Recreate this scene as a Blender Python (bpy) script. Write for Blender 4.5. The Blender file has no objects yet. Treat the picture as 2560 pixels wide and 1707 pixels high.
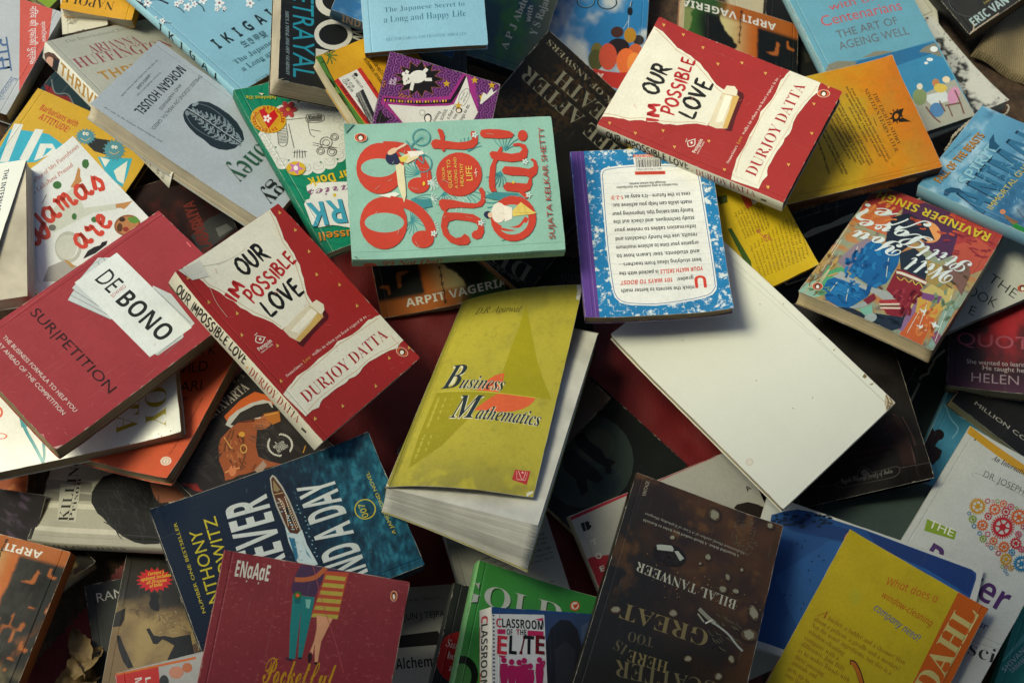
# A heap of second-hand books on bare ground, seen from above.  Blender 4.5
import bpy, bmesh, math, random
import numpy as np
from mathutils import Matrix, Vector
from mathutils.geometry import tessellate_polygon

S = bpy.context.scene
COL = S.collection
random.seed(7)
# ---------------------------------------------------------------- camera
cam = bpy.data.cameras.new('camera'); cam.lens = 50; cam.sensor_width = 36; cam.clip_start = .02; cam.clip_end = 60
cam.dof.use_dof = True; cam.dof.focus_distance = 1.25; cam.dof.aperture_fstop = 11
cam_o = bpy.data.objects.new('camera', cam); COL.objects.link(cam_o); S.camera = cam_o
CAM_R, CAM_U, CAM_B, CAM_P = ((0.989794, -0.028317, 0.139663), (-0.030636, 0.914859, 0.402609), (-0.139173, -0.402778, 0.904655), (-0.18093, -0.52361, 1.27605))
cam_o.matrix_world = Matrix(((CAM_R[0], CAM_U[0], CAM_B[0], CAM_P[0]), (CAM_R[1], CAM_U[1], CAM_B[1], CAM_P[1]), (CAM_R[2], CAM_U[2], CAM_B[2], CAM_P[2]), (0, 0, 0, 1)))
# ---------------------------------------------------------------- sky, sun, exposure
SUN_DIR = Vector((-.60, .08, .80)).normalized()          # towards the sun
SUN_EL = math.asin(SUN_DIR.z); SUN_AZ = math.atan2(SUN_DIR.x, SUN_DIR.y)
w = bpy.data.worlds.new('World'); S.world = w; w.use_nodes = True
nt = w.node_tree; nt.nodes.clear()
sky = nt.nodes.new('ShaderNodeTexSky'); sky.sky_type = 'NISHITA'; sky.sun_disc = False
sky.sun_elevation = SUN_EL; sky.sun_rotation = SUN_AZ; sky.dust_density = 3
bgn = nt.nodes.new('ShaderNodeBackground'); bgn.inputs['Strength'].default_value = 0.1
out = nt.nodes.new('ShaderNodeOutputWorld')
nt.links.new(sky.outputs[0], bgn.inputs[0]); nt.links.new(bgn.outputs[0], out.inputs[0])
sun = bpy.data.lights.new('sun', 'SUN'); sun.energy = 2.0; sun.angle = math.radians(19); sun.color = (1, .95, .66)
sun_o = bpy.data.objects.new('sun', sun); COL.objects.link(sun_o)
sun_o.rotation_euler = SUN_DIR.to_track_quat('Z', 'Y').to_euler()
S.view_settings.view_transform = 'Standard'; S.view_settings.look = 'None'
S.view_settings.exposure = 0.4; S.view_settings.gamma = 1; S.view_settings.use_curve_mapping = False
S.render.engine = 'CYCLES'; S.cycles.max_bounces = 6

# ---------------------------------------------------------------- colour, noise
def lin(hexs):
    c = np.array([int(hexs[i:i+2], 16) for i in (0, 2, 4)]) / 255.
    return np.where(c <= .04045, c / 12.92, ((c + .055) / 1.055) ** 2.4)
def noise(x, y, seed=0):
    xi = np.floor(x).astype(np.int64); yi = np.floor(y).astype(np.int64); fx = x - xi; fy = y - yi
    fx = fx * fx * (3 - 2 * fx); fy = fy * fy * (3 - 2 * fy)
    def h(a, b):
        n = (a * 374761393 + b * 668265263 + seed * 974711) & 0x7fffffff
        n = ((n ^ (n >> 13)) * 1274126177) & 0x7fffffff
        return ((n ^ (n >> 16)) & 0xffff) / 65535.
    return (h(xi, yi) * (1 - fx) + h(xi + 1, yi) * fx) * (1 - fy) + (h(xi, yi + 1) * (1 - fx) + h(xi + 1, yi + 1) * fx) * fy
def fbm(x, y, sc, seed=0, oct=4):
    s = 0; a = .5; t = 0
    for k in range(oct):
        s = s + a * noise(x / sc * 2 ** k, y / sc * 2 ** k, seed + k * 17); t += a; a *= .5
    return s / t
def sm(a, b, x): x = np.clip((x - a) / (b - a), 0, 1); return x * x * (3 - 2 * x)
def mix(a, b, t): return lin(a) * (1 - t)[:, None] + (lin(b) if isinstance(b, str) else b) * t[:, None]
def over(c, b, t): return c * (1 - t)[:, None] + lin(b) * t[:, None]
# printed cover pictures: colour as a function of millimetres x, y on the cover (u, v in 0..1)
def pic_marble(x, y, u, v):
    wx = x + 3.5 * fbm(x, y, 5, 3); wy = y + 3.5 * fbm(x, y, 5, 9)
    a = np.abs(fbm(wx, wy, 3.4, 21, 3) - .5); b = fbm(wx, wy, 4.2, 40, 3)
    return over(mix('2383bb', '1c73ac', fbm(x, y, 30, 5)), 'd4dfe2', np.maximum(sm(.035, .015, a) * sm(.42, .55, b), sm(.66, .72, b)))
def pic_olive(x, y, u, v):
    c = mix('b8ae3e', 'aea438', fbm(x, y, 40, 2)); c = over(c, '9a943a', sm(.5, .85, fbm(x, y, 18, 8)) * .6)
    c = over(c, '77732c', sm(.06, .0, u) * .8); c = over(c, '6e6a34', sm(.66, .85, fbm(x, y, 3, 5, 2)) * .2)
    return over(c, '8a8440', sm(.18, .0, v) * sm(.35, .6, fbm(x, y, 12, 77)) * .7)
def pic_love(x, y, u, v):
    c = mix('a8915c', '8a9a84', sm(.35, .65, fbm(x, y, 22, 3))); c = over(c, 'b8804a', sm(.55, .7, fbm(x, y, 16, 13)))
    return over(c, '7a6a5c', sm(.6, .75, fbm(x, y, 10, 33)))
def pic_hp(x, y, u, v):
    n = fbm(x, y, 45, 4); c = mix('b8981c', 'c4780f', sm(.45, .95, v + (n - .5) * .7))
    c = over(c, 'a88a2a', sm(.5, .8, fbm(x, y, 25, 12)) * .6); c = over(c, 'b8641a', sm(.78, 1, v) * .6)
    return over(c, '8a6a18', sm(.6, .8, fbm(x, y, 5, 70)) * .25)
def pic_night(x, y, u, v): return over(mix('171516', '2a2626', fbm(x, y, 30, 3)), '383332', sm(.55, .8, fbm(x * 3, y, 14, 9)) * .6)
def pic_sea(x, y, u, v):
    c = mix('124e66', '0f2136', sm(.12, .55, v + .15 * fbm(x, y, 40, 3)))
    n = fbm(x * .6 + y * .5, y, 3.2, 11, 3); return over(over(c, '2e7c92', sm(.5, .85, n) * (1 - sm(.1, .5, v)) * .8), '060f1c', sm(.5, .2, n) * .6 * (1 - sm(.35, .7, v)))
def pic_cloth(x, y, u, v):
    n = noise(x * .35 + y * .2, (y - x * .5) * 1.6, 5) * noise(x * .3, y * .9, 8); return over(mix('84303a', '7c2c36', fbm(x, y, 30, 2)), 'b0606a', sm(.45, .75, n) * .5)
def pic_map(x, y, u, v):
    n = fbm(x, y, 28, 6); c = mix('a08c5c', '7c6848', sm(.3, .65, n)); c = over(c, 'b8aa78', sm(.55, .7, fbm(x, y, 40, 16)) * sm(.7, .4, v))
    c = over(c, '5a4838', sm(.5, .56, fbm(x + 12 * fbm(x, y, 9, 3), y, 9, 26)) * sm(.5, .62, u) * sm(.3, .45, v))
    return over(c, '2b2a26', sm(.66, .78, v + .16 * (fbm(x, y, 16, 46) - .5)))
def pic_fire(x, y, u, v):
    c = mix('0a0d0c', '131817', fbm(x, y, 12, 5)); g = sm(.37, .4, u + .03 * fbm(y, x, 8, 3))
    warm = mix('b8601c', 'c8bc84', sm(.38, .66, u)); warm = over(warm, 'c0702c', sm(.5, .9, v) * .3); c = c * (1 - g)[:, None] + warm * g[:, None]
    c = over(c, '11130f', sm(.72, .66, np.abs(u - .78) * 3.4 + .9 * (fbm(x, y, 22, 9) - .5) + .35 * sm(.25, .0, v)))
    c = over(c, '3a6a28', sm(.84, .98, u + .1 * fbm(x, y, 15, 19)) * .7); c = over(c, '7c4519', sm(.57, .8, fbm(x * 1.9 + 6 * fbm(x, y, 6, 3), y * .6, 13, 29)) * sm(.40, .33, u) * sm(.3, .6, v) * .8)
    c = over(c, '2e5028', sm(.1, .06, v) * sm(.5, .75, u)); c = over(c, 'a85c22', sm(.1, .07, v) * sm(.75, .55, u))
    c = over(c, 'b0a070', sm(.62, .72, v) * sm(.3, .55, fbm(x, y, 30, 55)) * .6)
    return over(c, 'a85c24', sm(.8, .85, fbm(x, y, 6, 61, 1)) * sm(.4, .2, u))
def pic_lad(x, y, u, v):
    d = np.hypot(u - .55, v - .45); return over(mix('10100f', '181714', fbm(x, y, 20, 3)), '4a3410', sm(.34, .05, np.abs(u - v * .5 - .55)) * sm(.4, .7, fbm(x, y, 2.2, 4, 2)) * .55)
def pic_kalam(x, y, u, v):
    c = mix('16303c', '1c5058', fbm(x, y, 25, 3)); c = over(c, '2c6a34', sm(.45, .65, fbm(x, y, 30, 8)) * sm(.6, .2, v)); c = over(c, '6a7a34', sm(.6, .72, fbm(x, y, 18, 18)) * .6)
    return over(c, '56604e', sm(.14, .02, v))
def pic_sky(x, y, u, v): return over(mix('2c6a9c', '2a5a86', fbm(x, y, 25, 3)), '7aa0b8', sm(.55, .8, fbm(x, y, 20, 5)) * .5)
def pic_sky2(x, y, u, v): return over(mix('2f80b4', '246ca4', v), 'c8ccc4', sm(.5, .72, fbm(x, y, 36, 12)) * .85)
def pic_swirl(x, y, u, v):
    a = np.sin(np.hypot(x - 40 + 14 * fbm(x, y, 25, 3), y - 60 + 20 * fbm(x, y, 30, 5)) * .55); return over(mix('178a68', '127a5c', fbm(x, y, 40, 3)), '0f6e58', sm(.75, .95, a) * .6)
def pic_doodle(x, y, u, v):
    cx = np.floor(x / 9) * 9 + 4.5; cy = np.floor(y / 7) * 7; r = np.hypot(x - cx, y - cy); b = sm(.1, .5, np.sin(r * 2.6)); n = noise(np.floor(x / 9) + .5, np.floor(y / 7) + .5, 3)
    c = mix('54205c', '8a4a92', b); return over(over(c, 'c0782a', b * (n > .72)), '1a1018', sm(.5, .9, -np.sin(r * 2.6)) * .7)
def pic_greens(x, y, u, v): return over(mix('3f9044', '2f7a3a', sm(.2, .9, u + .3 * (fbm(x, y, 25, 4) - .5))), '57a858', sm(.7, .5, v) * .6)
def pic_bokeh(x, y, u, v):
    c = mix('4c3218', '2e2118', sm(.3, .7, fbm(x, y, 30, 4))); c = over(c, '1c1c16', sm(.25, .75, v * .55 + u * .5 + .3 * (fbm(x, y, 25, 14) - .5)))
    return over(c, '6a4820', sm(.62, .8, fbm(x, y, 14, 24)) * sm(.7, .3, v) * .6)
def pic_yellow(x, y, u, v): return over(mix('c4ae1c', 'b8a41a', fbm(x, y, 30, 3)), 'b09a1c', sm(.6, .8, fbm(x, y, 12, 6)) * .4)
def pic_cloud(x, y, u, v): return over(over(mix('5790b0', '285f8a', sm(.95, .3, v)), '9fbfd0', sm(.52, .8, fbm(x, y, 20, 4)) * .8), '1c4a70', sm(.55, .8, fbm(x, y, 26, 14)) * .6)
def pic_steel(x, y, u, v): return over(mix('0f1114', '191d22', fbm(x, y, 20, 4)), '1c5a84', sm(.5, .7, fbm(x * .5 + y, y - x * .5, 22, 9)) * sm(.35, .6, v) * .8)
def pic_splat(x, y, u, v):
    n = fbm(x, y, 34, 7, 5); d = sm(.46, .4, np.abs(u - .42) + .5 * (n - .5)); e = d * sm(.4, .56, fbm(x, y, 9, 17)); return over(over(mix('c6c8c0', 'b8bab2', fbm(x, y, 30, 2)), '8a8c8a', d * .5), '141516', np.maximum(e * .95, sm(.72, .76, fbm(x, y, 3, 27, 2)) * sm(.6, .4, n)))
def pic_plum(x, y, u, v):
    c = mix('2a1722', '160e14', sm(.1, .5, v)); r = np.hypot((u - .42) * 1.2, v - .42); return over(over(c, 'a81c28', sm(.34, .05, r + .25 * (fbm(x, y, 12, 8) - .5))), '4a2440', sm(.12, .0, v) * .7)
def pic_gray(x, y, u, v): return mix('1e1f22', '4a4c4e', sm(.15, .9, v + .3 * (fbm(x * .3, y, 20, 5) - .5)))
def pic_dark(x, y, u, v): return mix('0e0c0c', '191414', fbm(x, y, 30, 5))
def pic_dusk(x, y, u, v): return over(mix('1c0e0e', '32171a', fbm(x, y, 22, 5)), '54201f', sm(.5, .8, fbm(x * .4 + y, x - y * .2, 12, 8)) * .7)
def pic_dusk2(x, y, u, v): return over(mix('121012', '201a22', fbm(x, y, 22, 5)), '58485e', sm(.6, .8, fbm(x + y * .4, y * .3, 9, 8)) * .7)
def pic_cyan(x, y, u, v): return mix('4c93b0', '2c708e', fbm(x, y, 25, 5))
def pic_copper(x, y, u, v): return over(mix('a8501c', '7a3414', fbm(x, y, 14, 5)), 'c87838', sm(.6, .8, fbm(x, y, 8, 8)) * .6)
FINE = dict(marble=.6, cloth=.8, sea=.9, map=.9, doodle=.7)

# ---------------------------------------------------------------- materials (procedural)
def principled(name):
    m = bpy.data.materials.new(name); m.use_nodes = True
    return m, m.node_tree, m.node_tree.nodes['Principled BSDF']
def N(nt, typ, **kw):
    n = nt.nodes.new(typ)
    for k, v in kw.items():
        if isinstance(k, str) and k.startswith('i_'): n.inputs[k[2:].replace('_', ' ')].default_value = v
        else: setattr(n, k, v)
    return n
def cover_material(name, rough, coat=0, bump=.12, wear=1.0, mottle=1.0):
    """printed card: ink colour from the mesh's print, handled dirt, scuffed pale edges, slight waviness"""
    m, nt, b = principled(name); L = nt.links.new
    ink = N(nt, 'ShaderNodeAttribute', attribute_name='ink'); uv = N(nt, 'ShaderNodeAttribute', attribute_name='edge'); ub = N(nt, 'ShaderNodeAttribute', attribute_name='edge_far')
    sx = N(nt, 'ShaderNodeSeparateXYZ'); L(uv.outputs['Vector'], sx.inputs[0]); e1 = N(nt, 'ShaderNodeMath', operation='MINIMUM'); e2 = N(nt, 'ShaderNodeMath', operation='MINIMUM'); e3 = N(nt, 'ShaderNodeMath', operation='MINIMUM')
    L(sx.outputs[0], e1.inputs[0]); L(sx.outputs[1], e1.inputs[1]); L(sx.outputs[2], e2.inputs[0]); L(ub.outputs['Fac'], e2.inputs[1]); L(e1.outputs[0], e3.inputs[0]); L(e2.outputs[0], e3.inputs[1])
    tc = N(nt, 'ShaderNodeTexCoord'); oi = N(nt, 'ShaderNodeObjectInfo')
    off = N(nt, 'ShaderNodeVectorMath', operation='ADD'); L(tc.outputs['Object'], off.inputs[0]); L(oi.outputs['Random'], off.inputs[1])
    n1 = N(nt, 'ShaderNodeTexNoise', i_Scale=22, i_Detail=5, i_Roughness=.65); n2 = N(nt, 'ShaderNodeTexNoise', i_Scale=420, i_Detail=3); n3 = N(nt, 'ShaderNodeTexNoise', i_Scale=9, i_Detail=2)
    for n in (n1, n2, n3): L(off.outputs[0], n.inputs['Vector'])
    r1 = N(nt, 'ShaderNodeMapRange', i_From_Min=.35, i_From_Max=.75, i_To_Min=1 + .03 * mottle, i_To_Max=1 - .14 * mottle); L(n1.outputs[0], r1.inputs[0])
    r2 = N(nt, 'ShaderNodeMapRange', i_From_Min=.3, i_From_Max=.7, i_To_Min=1 - .05 * mottle, i_To_Max=1 + .05 * mottle); L(n2.outputs[0], r2.inputs[0])
    mu = N(nt, 'ShaderNodeMath', operation='MULTIPLY'); L(r1.outputs[0], mu.inputs[0]); L(r2.outputs[0], mu.inputs[1])
    sc = N(nt, 'ShaderNodeVectorMath', operation='SCALE'); L(ink.outputs['Color'], sc.inputs[0]); L(mu.outputs[0], sc.inputs['Scale'])
    # distance to the sheet's edge (stored in mm), compared with noise: chipped, rubbed edges
    n4 = N(nt, 'ShaderNodeTexNoise', i_Scale=130, i_Detail=4, i_Roughness=.7); L(off.outputs[0], n4.inputs['Vector'])
    r4 = N(nt, 'ShaderNodeMapRange', i_From_Min=.5, i_From_Max=.8, i_To_Min=.12, i_To_Max=1.9 * wear); L(n4.outputs[0], r4.inputs[0])
    lt = N(nt, 'ShaderNodeMath', operation='SUBTRACT'); L(r4.outputs[0], lt.inputs[0]); L(e3.outputs[0], lt.inputs[1])
    cl = N(nt, 'ShaderNodeMapRange', i_From_Min=0, i_From_Max=.5, i_To_Min=0, i_To_Max=.75); L(lt.outputs[0], cl.inputs[0])
    mx = N(nt, 'ShaderNodeMix', data_type='RGBA'); L(cl.outputs[0], mx.inputs['Factor']); L(sc.outputs[0], mx.inputs['A']); mx.inputs['B'].default_value = (.46, .43, .35, 1)
    mps = N(nt, 'ShaderNodeMapping'); mps.inputs['Scale'].default_value = (520, 26, 60); mps.inputs['Rotation'].default_value = (0, 0, .9); L(off.outputs[0], mps.inputs[0])
    n5 = N(nt, 'ShaderNodeTexNoise', i_Scale=1, i_Detail=3, i_Roughness=.6); L(mps.outputs[0], n5.inputs['Vector'])
    r5 = N(nt, 'ShaderNodeMapRange', i_From_Min=.64, i_From_Max=.74, i_To_Min=0, i_To_Max=.07 * wear); L(n5.outputs[0], r5.inputs[0])
    mx2 = N(nt, 'ShaderNodeMix', data_type='RGBA'); L(r5.outputs[0], mx2.inputs['Factor']); L(mx.outputs['Result'], mx2.inputs['A']); mx2.inputs['B'].default_value = (.42, .41, .37, 1)
    L(mx2.outputs['Result'], b.inputs['Base Color'])
    rr = N(nt, 'ShaderNodeMapRange', i_From_Min=.3, i_From_Max=.7, i_To_Min=rough - .1, i_To_Max=rough + .2); L(n1.outputs[0], rr.inputs[0]); L(rr.outputs[0], b.inputs['Roughness'])
    b.inputs['Coat Weight'].default_value = coat; b.inputs['Coat Roughness'].default_value = .12
    b.inputs['Specular IOR Level'].default_value = .24
    hg = N(nt, 'ShaderNodeAttribute', attribute_name='hinge'); h1 = N(nt, 'ShaderNodeMath', operation='SUBTRACT'); L(hg.outputs['Fac'], h1.inputs[0]); h1.inputs[1].default_value = 6.5
    h2 = N(nt, 'ShaderNodeMath', operation='ABSOLUTE'); L(h1.outputs[0], h2.inputs[0]); h3 = N(nt, 'ShaderNodeMapRange', i_From_Min=.1, i_From_Max=.9, i_To_Min=0, i_To_Max=1); L(h2.outputs[0], h3.inputs[0])
    bm0 = N(nt, 'ShaderNodeBump', i_Strength=.55, i_Distance=.0008); L(h3.outputs[0], bm0.inputs['Height'])
    bm1 = N(nt, 'ShaderNodeBump', i_Strength=bump, i_Distance=.012); L(n3.outputs[0], bm1.inputs['Height']); L(bm0.outputs[0], bm1.inputs['Normal'])
    bm2 = N(nt, 'ShaderNodeBump', i_Strength=.10, i_Distance=.0006); L(n2.outputs[0], bm2.inputs['Height']); L(bm1.outputs[0], bm2.inputs['Normal'])
    L(bm2.outputs[0], b.inputs['Normal'])
    return m
MAT = dict(satin=cover_material('satin_card', .5), gloss=cover_material('glossy_laminate', .33, .15), clean=cover_material('clean_white_card', .45, .05, .12, .8, .25), plastic=cover_material('plastic_wrapped_card', .36, .3, .3))
def paper_material():
    """stack of page edges: colour from the mesh, streaks along the leaves"""
    m, nt, b = principled('page_edges'); L = nt.links.new
    ink = N(nt, 'ShaderNodeAttribute', attribute_name='ink'); tc = N(nt, 'ShaderNodeTexCoord')
    mp = N(nt, 'ShaderNodeMapping'); mp.inputs['Scale'].default_value = (14, 14, 900); L(tc.outputs['Object'], mp.inputs[0])
    n1 = N(nt, 'ShaderNodeTexNoise', i_Scale=1, i_Detail=4, i_Roughness=.7); L(mp.outputs[0], n1.inputs['Vector'])
    n2 = N(nt, 'ShaderNodeTexNoise', i_Scale=35, i_Detail=4); L(tc.outputs['Object'], n2.inputs['Vector'])
    r1 = N(nt, 'ShaderNodeMapRange', i_From_Min=.3, i_From_Max=.7, i_To_Min=.74, i_To_Max=1.1); L(n1.outputs[0], r1.inputs[0])
    r2 = N(nt, 'ShaderNodeMapRange', i_From_Min=.35, i_From_Max=.75, i_To_Min=1.05, i_To_Max=.78); L(n2.outputs[0], r2.inputs[0])
    mu = N(nt, 'ShaderNodeMath', operation='MULTIPLY'); L(r1.outputs[0], mu.inputs[0]); L(r2.outputs[0], mu.inputs[1])
    sc = N(nt, 'ShaderNodeVectorMath', operation='SCALE'); L(ink.outputs['Color'], sc.inputs[0]); L(mu.outputs[0], sc.inputs['Scale']); L(sc.outputs[0], b.inputs['Base Color'])
    b.inputs['Roughness'].default_value = .85; b.inputs['Specular IOR Level'].default_value = .2
    bm_ = N(nt, 'ShaderNodeBump', i_Strength=.5, i_Distance=.0008); L(n1.outputs[0], bm_.inputs['Height']); L(bm_.outputs[0], b.inputs['Normal'])
    return m
MAT['pages'] = paper_material()

# ---------------------------------------------------------------- geometry collector with a colour per vertex
class Geo:
    def __init__(s): s.V = []; s.F = []; s.C = []; s.n = 0
    def add(s, v, f, c):
        v = np.asarray(v, float); c = np.asarray(c, float)
        if c.ndim == 1: c = np.tile(c, (len(v), 1))
        s.V.append(v); s.C.append(c); s.F.append([tuple(i + s.n for i in q) for q in f]); s.n += len(v)
    def arrays(s): return np.concatenate(s.V), [q for f in s.F for q in f], np.concatenate(s.C)
def to_mesh(name, v, f, c, edge, mat, parent=None, smooth=False):
    me = bpy.data.meshes.new(name); v = np.asarray(v, np.float32); ln_ = np.fromiter((len(q) for q in f), np.int32, len(f)); flat = np.fromiter((i for q in f for i in q), np.int32, int(ln_.sum()))
    me.vertices.add(len(v)); me.vertices.foreach_set('co', v.ravel()); me.loops.add(len(flat)); me.loops.foreach_set('vertex_index', flat)
    me.polygons.add(len(f)); me.polygons.foreach_set('loop_start', np.concatenate([[0], np.cumsum(ln_)[:-1]]).astype(np.int32)); me.update(calc_edges=True); me.validate()
    a = me.attributes.new('ink', 'FLOAT_COLOR', 'POINT'); a.data.foreach_set('color', np.concatenate([c, np.ones((len(c), 1))], 1).astype(np.float32).ravel())
    if edge is not None:
        e = me.attributes.new('edge', 'FLOAT_VECTOR', 'POINT'); e.data.foreach_set('vector', np.ascontiguousarray(edge[:, :3], np.float32).ravel())
        e = me.attributes.new('hinge', 'FLOAT', 'POINT'); e.data.foreach_set('value', np.ascontiguousarray(edge[:, 4] if edge.shape[1] > 4 else edge[:, 0] * 0 + 99, np.float32))
        e = me.attributes.new('edge_far', 'FLOAT', 'POINT'); e.data.foreach_set('value', np.ascontiguousarray(edge[:, 3], np.float32))
    me.materials.append(mat)
    if smooth: me.polygons.foreach_set('use_smooth', [True] * len(me.polygons))
    o = bpy.data.objects.new(name, me); COL.objects.link(o)
    if parent: o.parent = parent
    return o

# ---------------------------------------------------------------- lettering
def amap(s, up, lo, dg=None):
    r = ''
    for ch in s:
        if 'A' <= ch <= 'Z': r += chr(up + ord(ch) - 65)
        elif 'a' <= ch <= 'z': r += '\u210e' if (up == 0x1D434 and ch == 'h') else chr(lo + ord(ch) - 97)
        elif dg and '0' <= ch <= '9': r += chr(dg + ord(ch) - 48)
        else: r += ch
    return r
STY = {'s': (None, 0, 0), 'l': (None, -.011, 0), 'i': (None, .004, .2), 'b': ((0x1D5D4, 0x1D5EE, 0x1D7EC), 0, 0), 'bo': ((0x1D5D4, 0x1D5EE, 0x1D7EC), .006, 0), 'bi': ((0x1D5D4, 0x1D5EE, 0x1D7EC), 0, .2), 'bc': ((0x1D5D4, 0x1D5EE, 0x1D7EC), .003, 0),
       'sf': ((0x1D400, 0x1D41A, 0x1D7CE), -.010, 0), 'sb': ((0x1D400, 0x1D41A, 0x1D7CE), 0, 0), 'si': ((0x1D434, 0x1D44E, None), 0, 0), 'sbi': ((0x1D468, 0x1D482, None), 0, 0), 'sbiO': ((0x1D468, 0x1D482, None), .03, 0),
       'sc': ((0x1D4D0, 0x1D4EA, None), .004, 0), 'm': ((0x1D670, 0x1D68A, None), 0, 0), 'hw': ((0x1D608, 0x1D622, None), 0, 0)}
TXT = {}
LETTER = bpy.data.objects.new('lettering', bpy.data.curves.new('lettering', 'FONT')); LETTER.data.resolution_u = 3   # never linked to the scene
def text_mesh(st, s):
    if (st, s) not in TXT:
        k, off, sh = STY[st]; cu = LETTER.data; cu.body = amap(s, *k) if k else s; cu.offset = off; o = LETTER; me = bpy.data.meshes.new_from_object(o)
        v = np.empty(len(me.vertices) * 3); me.vertices.foreach_get('co', v); v = v.reshape(-1, 3)[:, :2].copy(); v[:, 0] += sh * v[:, 1]
        TXT[st, s] = (v, [tuple(p.vertices) for p in me.polygons])
        bpy.data.meshes.remove(me)
    return TXT[st, s]
BRUSH = dict(O=[[(.55, .95), (.25, .95), (.05, .6), (.1, .2), (.35, .03), (.6, .3), (.62, .7), (.42, .98)]], U=[[(.08, 1), (.05, .4), (.2, .06), (.42, .1), (.55, .45), (.55, 1.02)]], R=[[(.12, .98), (.08, 0)], [(.0, .95), (.4, 1), (.52, .75), (.4, .52), (.12, .48)], [(.22, .5), (.65, -.08)]],
             I=[[(.15, 1), (.12, 0)]], M=[[(.05, 0), (.12, 1)], [(.12, 1), (.35, .35), (.6, 1.0)], [(.6, 1.0), (.66, 0)]], P=[[(.12, .98), (.08, -.05)], [(.0, .95), (.42, 1), (.54, .75), (.4, .48), (.12, .42)]], S=[[(.5, .9), (.3, 1), (.08, .8), (.2, .55), (.45, .42), (.5, .18), (.28, 0), (.02, .12)]],
             B=[[(.12, 1), (.08, 0)], [(.0, .97), (.4, 1), (.46, .75), (.15, .55)], [(.15, .55), (.5, .45), (.5, .1), (.05, .0)]], L=[[(.14, 1), (.06, .05)], [(.06, .05), (.58, .1)]], E=[[(.14, 1), (.08, 0)], [(.1, .97), (.55, 1.02)], [(.1, .52), (.48, .56)], [(.06, .04), (.56, .06)]], V=[[(.05, 1), (.28, .02)], [(.28, .02), (.6, 1.05)]],
             a=[[(.5, .52), (.3, .62), (.06, .4), (.1, .08), (.3, .02), (.5, .3), (.54, .6)], [(.54, .62), (.52, .15), (.66, .02), (.8, .12)]], m=[[(.0, .5), (.1, .6), (.1, .0)], [(.1, .4), (.3, .62), (.38, .5), (.37, .0)], [(.37, .4), (.58, .62), (.68, .5), (.66, .1), (.8, .02), (.92, .14)]], s=[[(.0, .1), (.28, .62), (.34, .7)], [(.34, .66), (.5, .3), (.36, .02), (.12, .06)]],
             r=[[(.0, .45), (.12, .66), (.14, .5), (.42, .56)], [(.36, .56), (.34, .1), (.48, .0), (.6, .12)]], e=[[(.05, .28), (.3, .36), (.44, .52), (.3, .64), (.1, .45), (.1, .12), (.32, .0), (.6, .16)]], p=[[(.1, .62), (.02, -.4)], [(.1, .4), (.34, .62), (.52, .4), (.4, .06), (.1, .1)]], y=[[(.04, .6), (.08, .2), (.3, .08), (.5, .3), (.54, .6)], [(.54, .6), (.44, -.3), (.2, -.5), (.0, -.3)]], j=[[(.3, .62), (.3, .0), (.2, -.45), (-.05, -.5), (-.1, -.25), (.3, .02), (.42, .1)]])
def stroke(pts, wid, rng=None, taper=False):
    p = np.array(pts, float); q = [p[0]]
    for i in range(len(p) - 1):                                         # Catmull-Rom smoothing
        a, b, c, d = p[max(i - 1, 0)], p[i], p[i + 1], p[min(i + 2, len(p) - 1)]
        for t in ((.25, .5, .75, 1) if len(p) > 2 else (.5, 1)): q.append(.5 * (2 * b + (c - a) * t + (2 * a - 5 * b + 4 * c - d) * t * t + (3 * b - a - 3 * c + d) * t ** 3))
    q = np.array(q); tg = np.gradient(q, axis=0); tg /= np.maximum(np.linalg.norm(tg, axis=1), 1e-9)[:, None]; n = np.stack([-tg[:, 1], tg[:, 0]], 1)
    h = np.full(len(q), wid / 2.)
    if rng is not None: h *= np.array([rng.uniform(.78, 1.15) for _ in h])
    if taper: h[0] *= .8; h[-1] *= .55
    v = np.concatenate([q + n * h[:, None], q - n * h[:, None]]); m = len(q)
    return v, [(i, m + i, m + i + 1, i + 1) for i in range(m - 1)]
def brush_mesh(s):
    rng = random.Random(len(s)); V = []; F = []; x = 0; n = 0
    for ch in s:
        if ch == ' ': x += .35; continue
        dy = rng.uniform(-.06, .06); wd = 0
        for st in BRUSH[ch]:
            v, f = stroke(st, .205, rng, True); v = v + (x, dy); wd = max(wd, v[:, 0].max()); V.append(v); F += [tuple(i + n for i in q) for q in f]; n += len(v)
        x = wd + .07
    return np.concatenate(V), F
CAPH = {}
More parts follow.
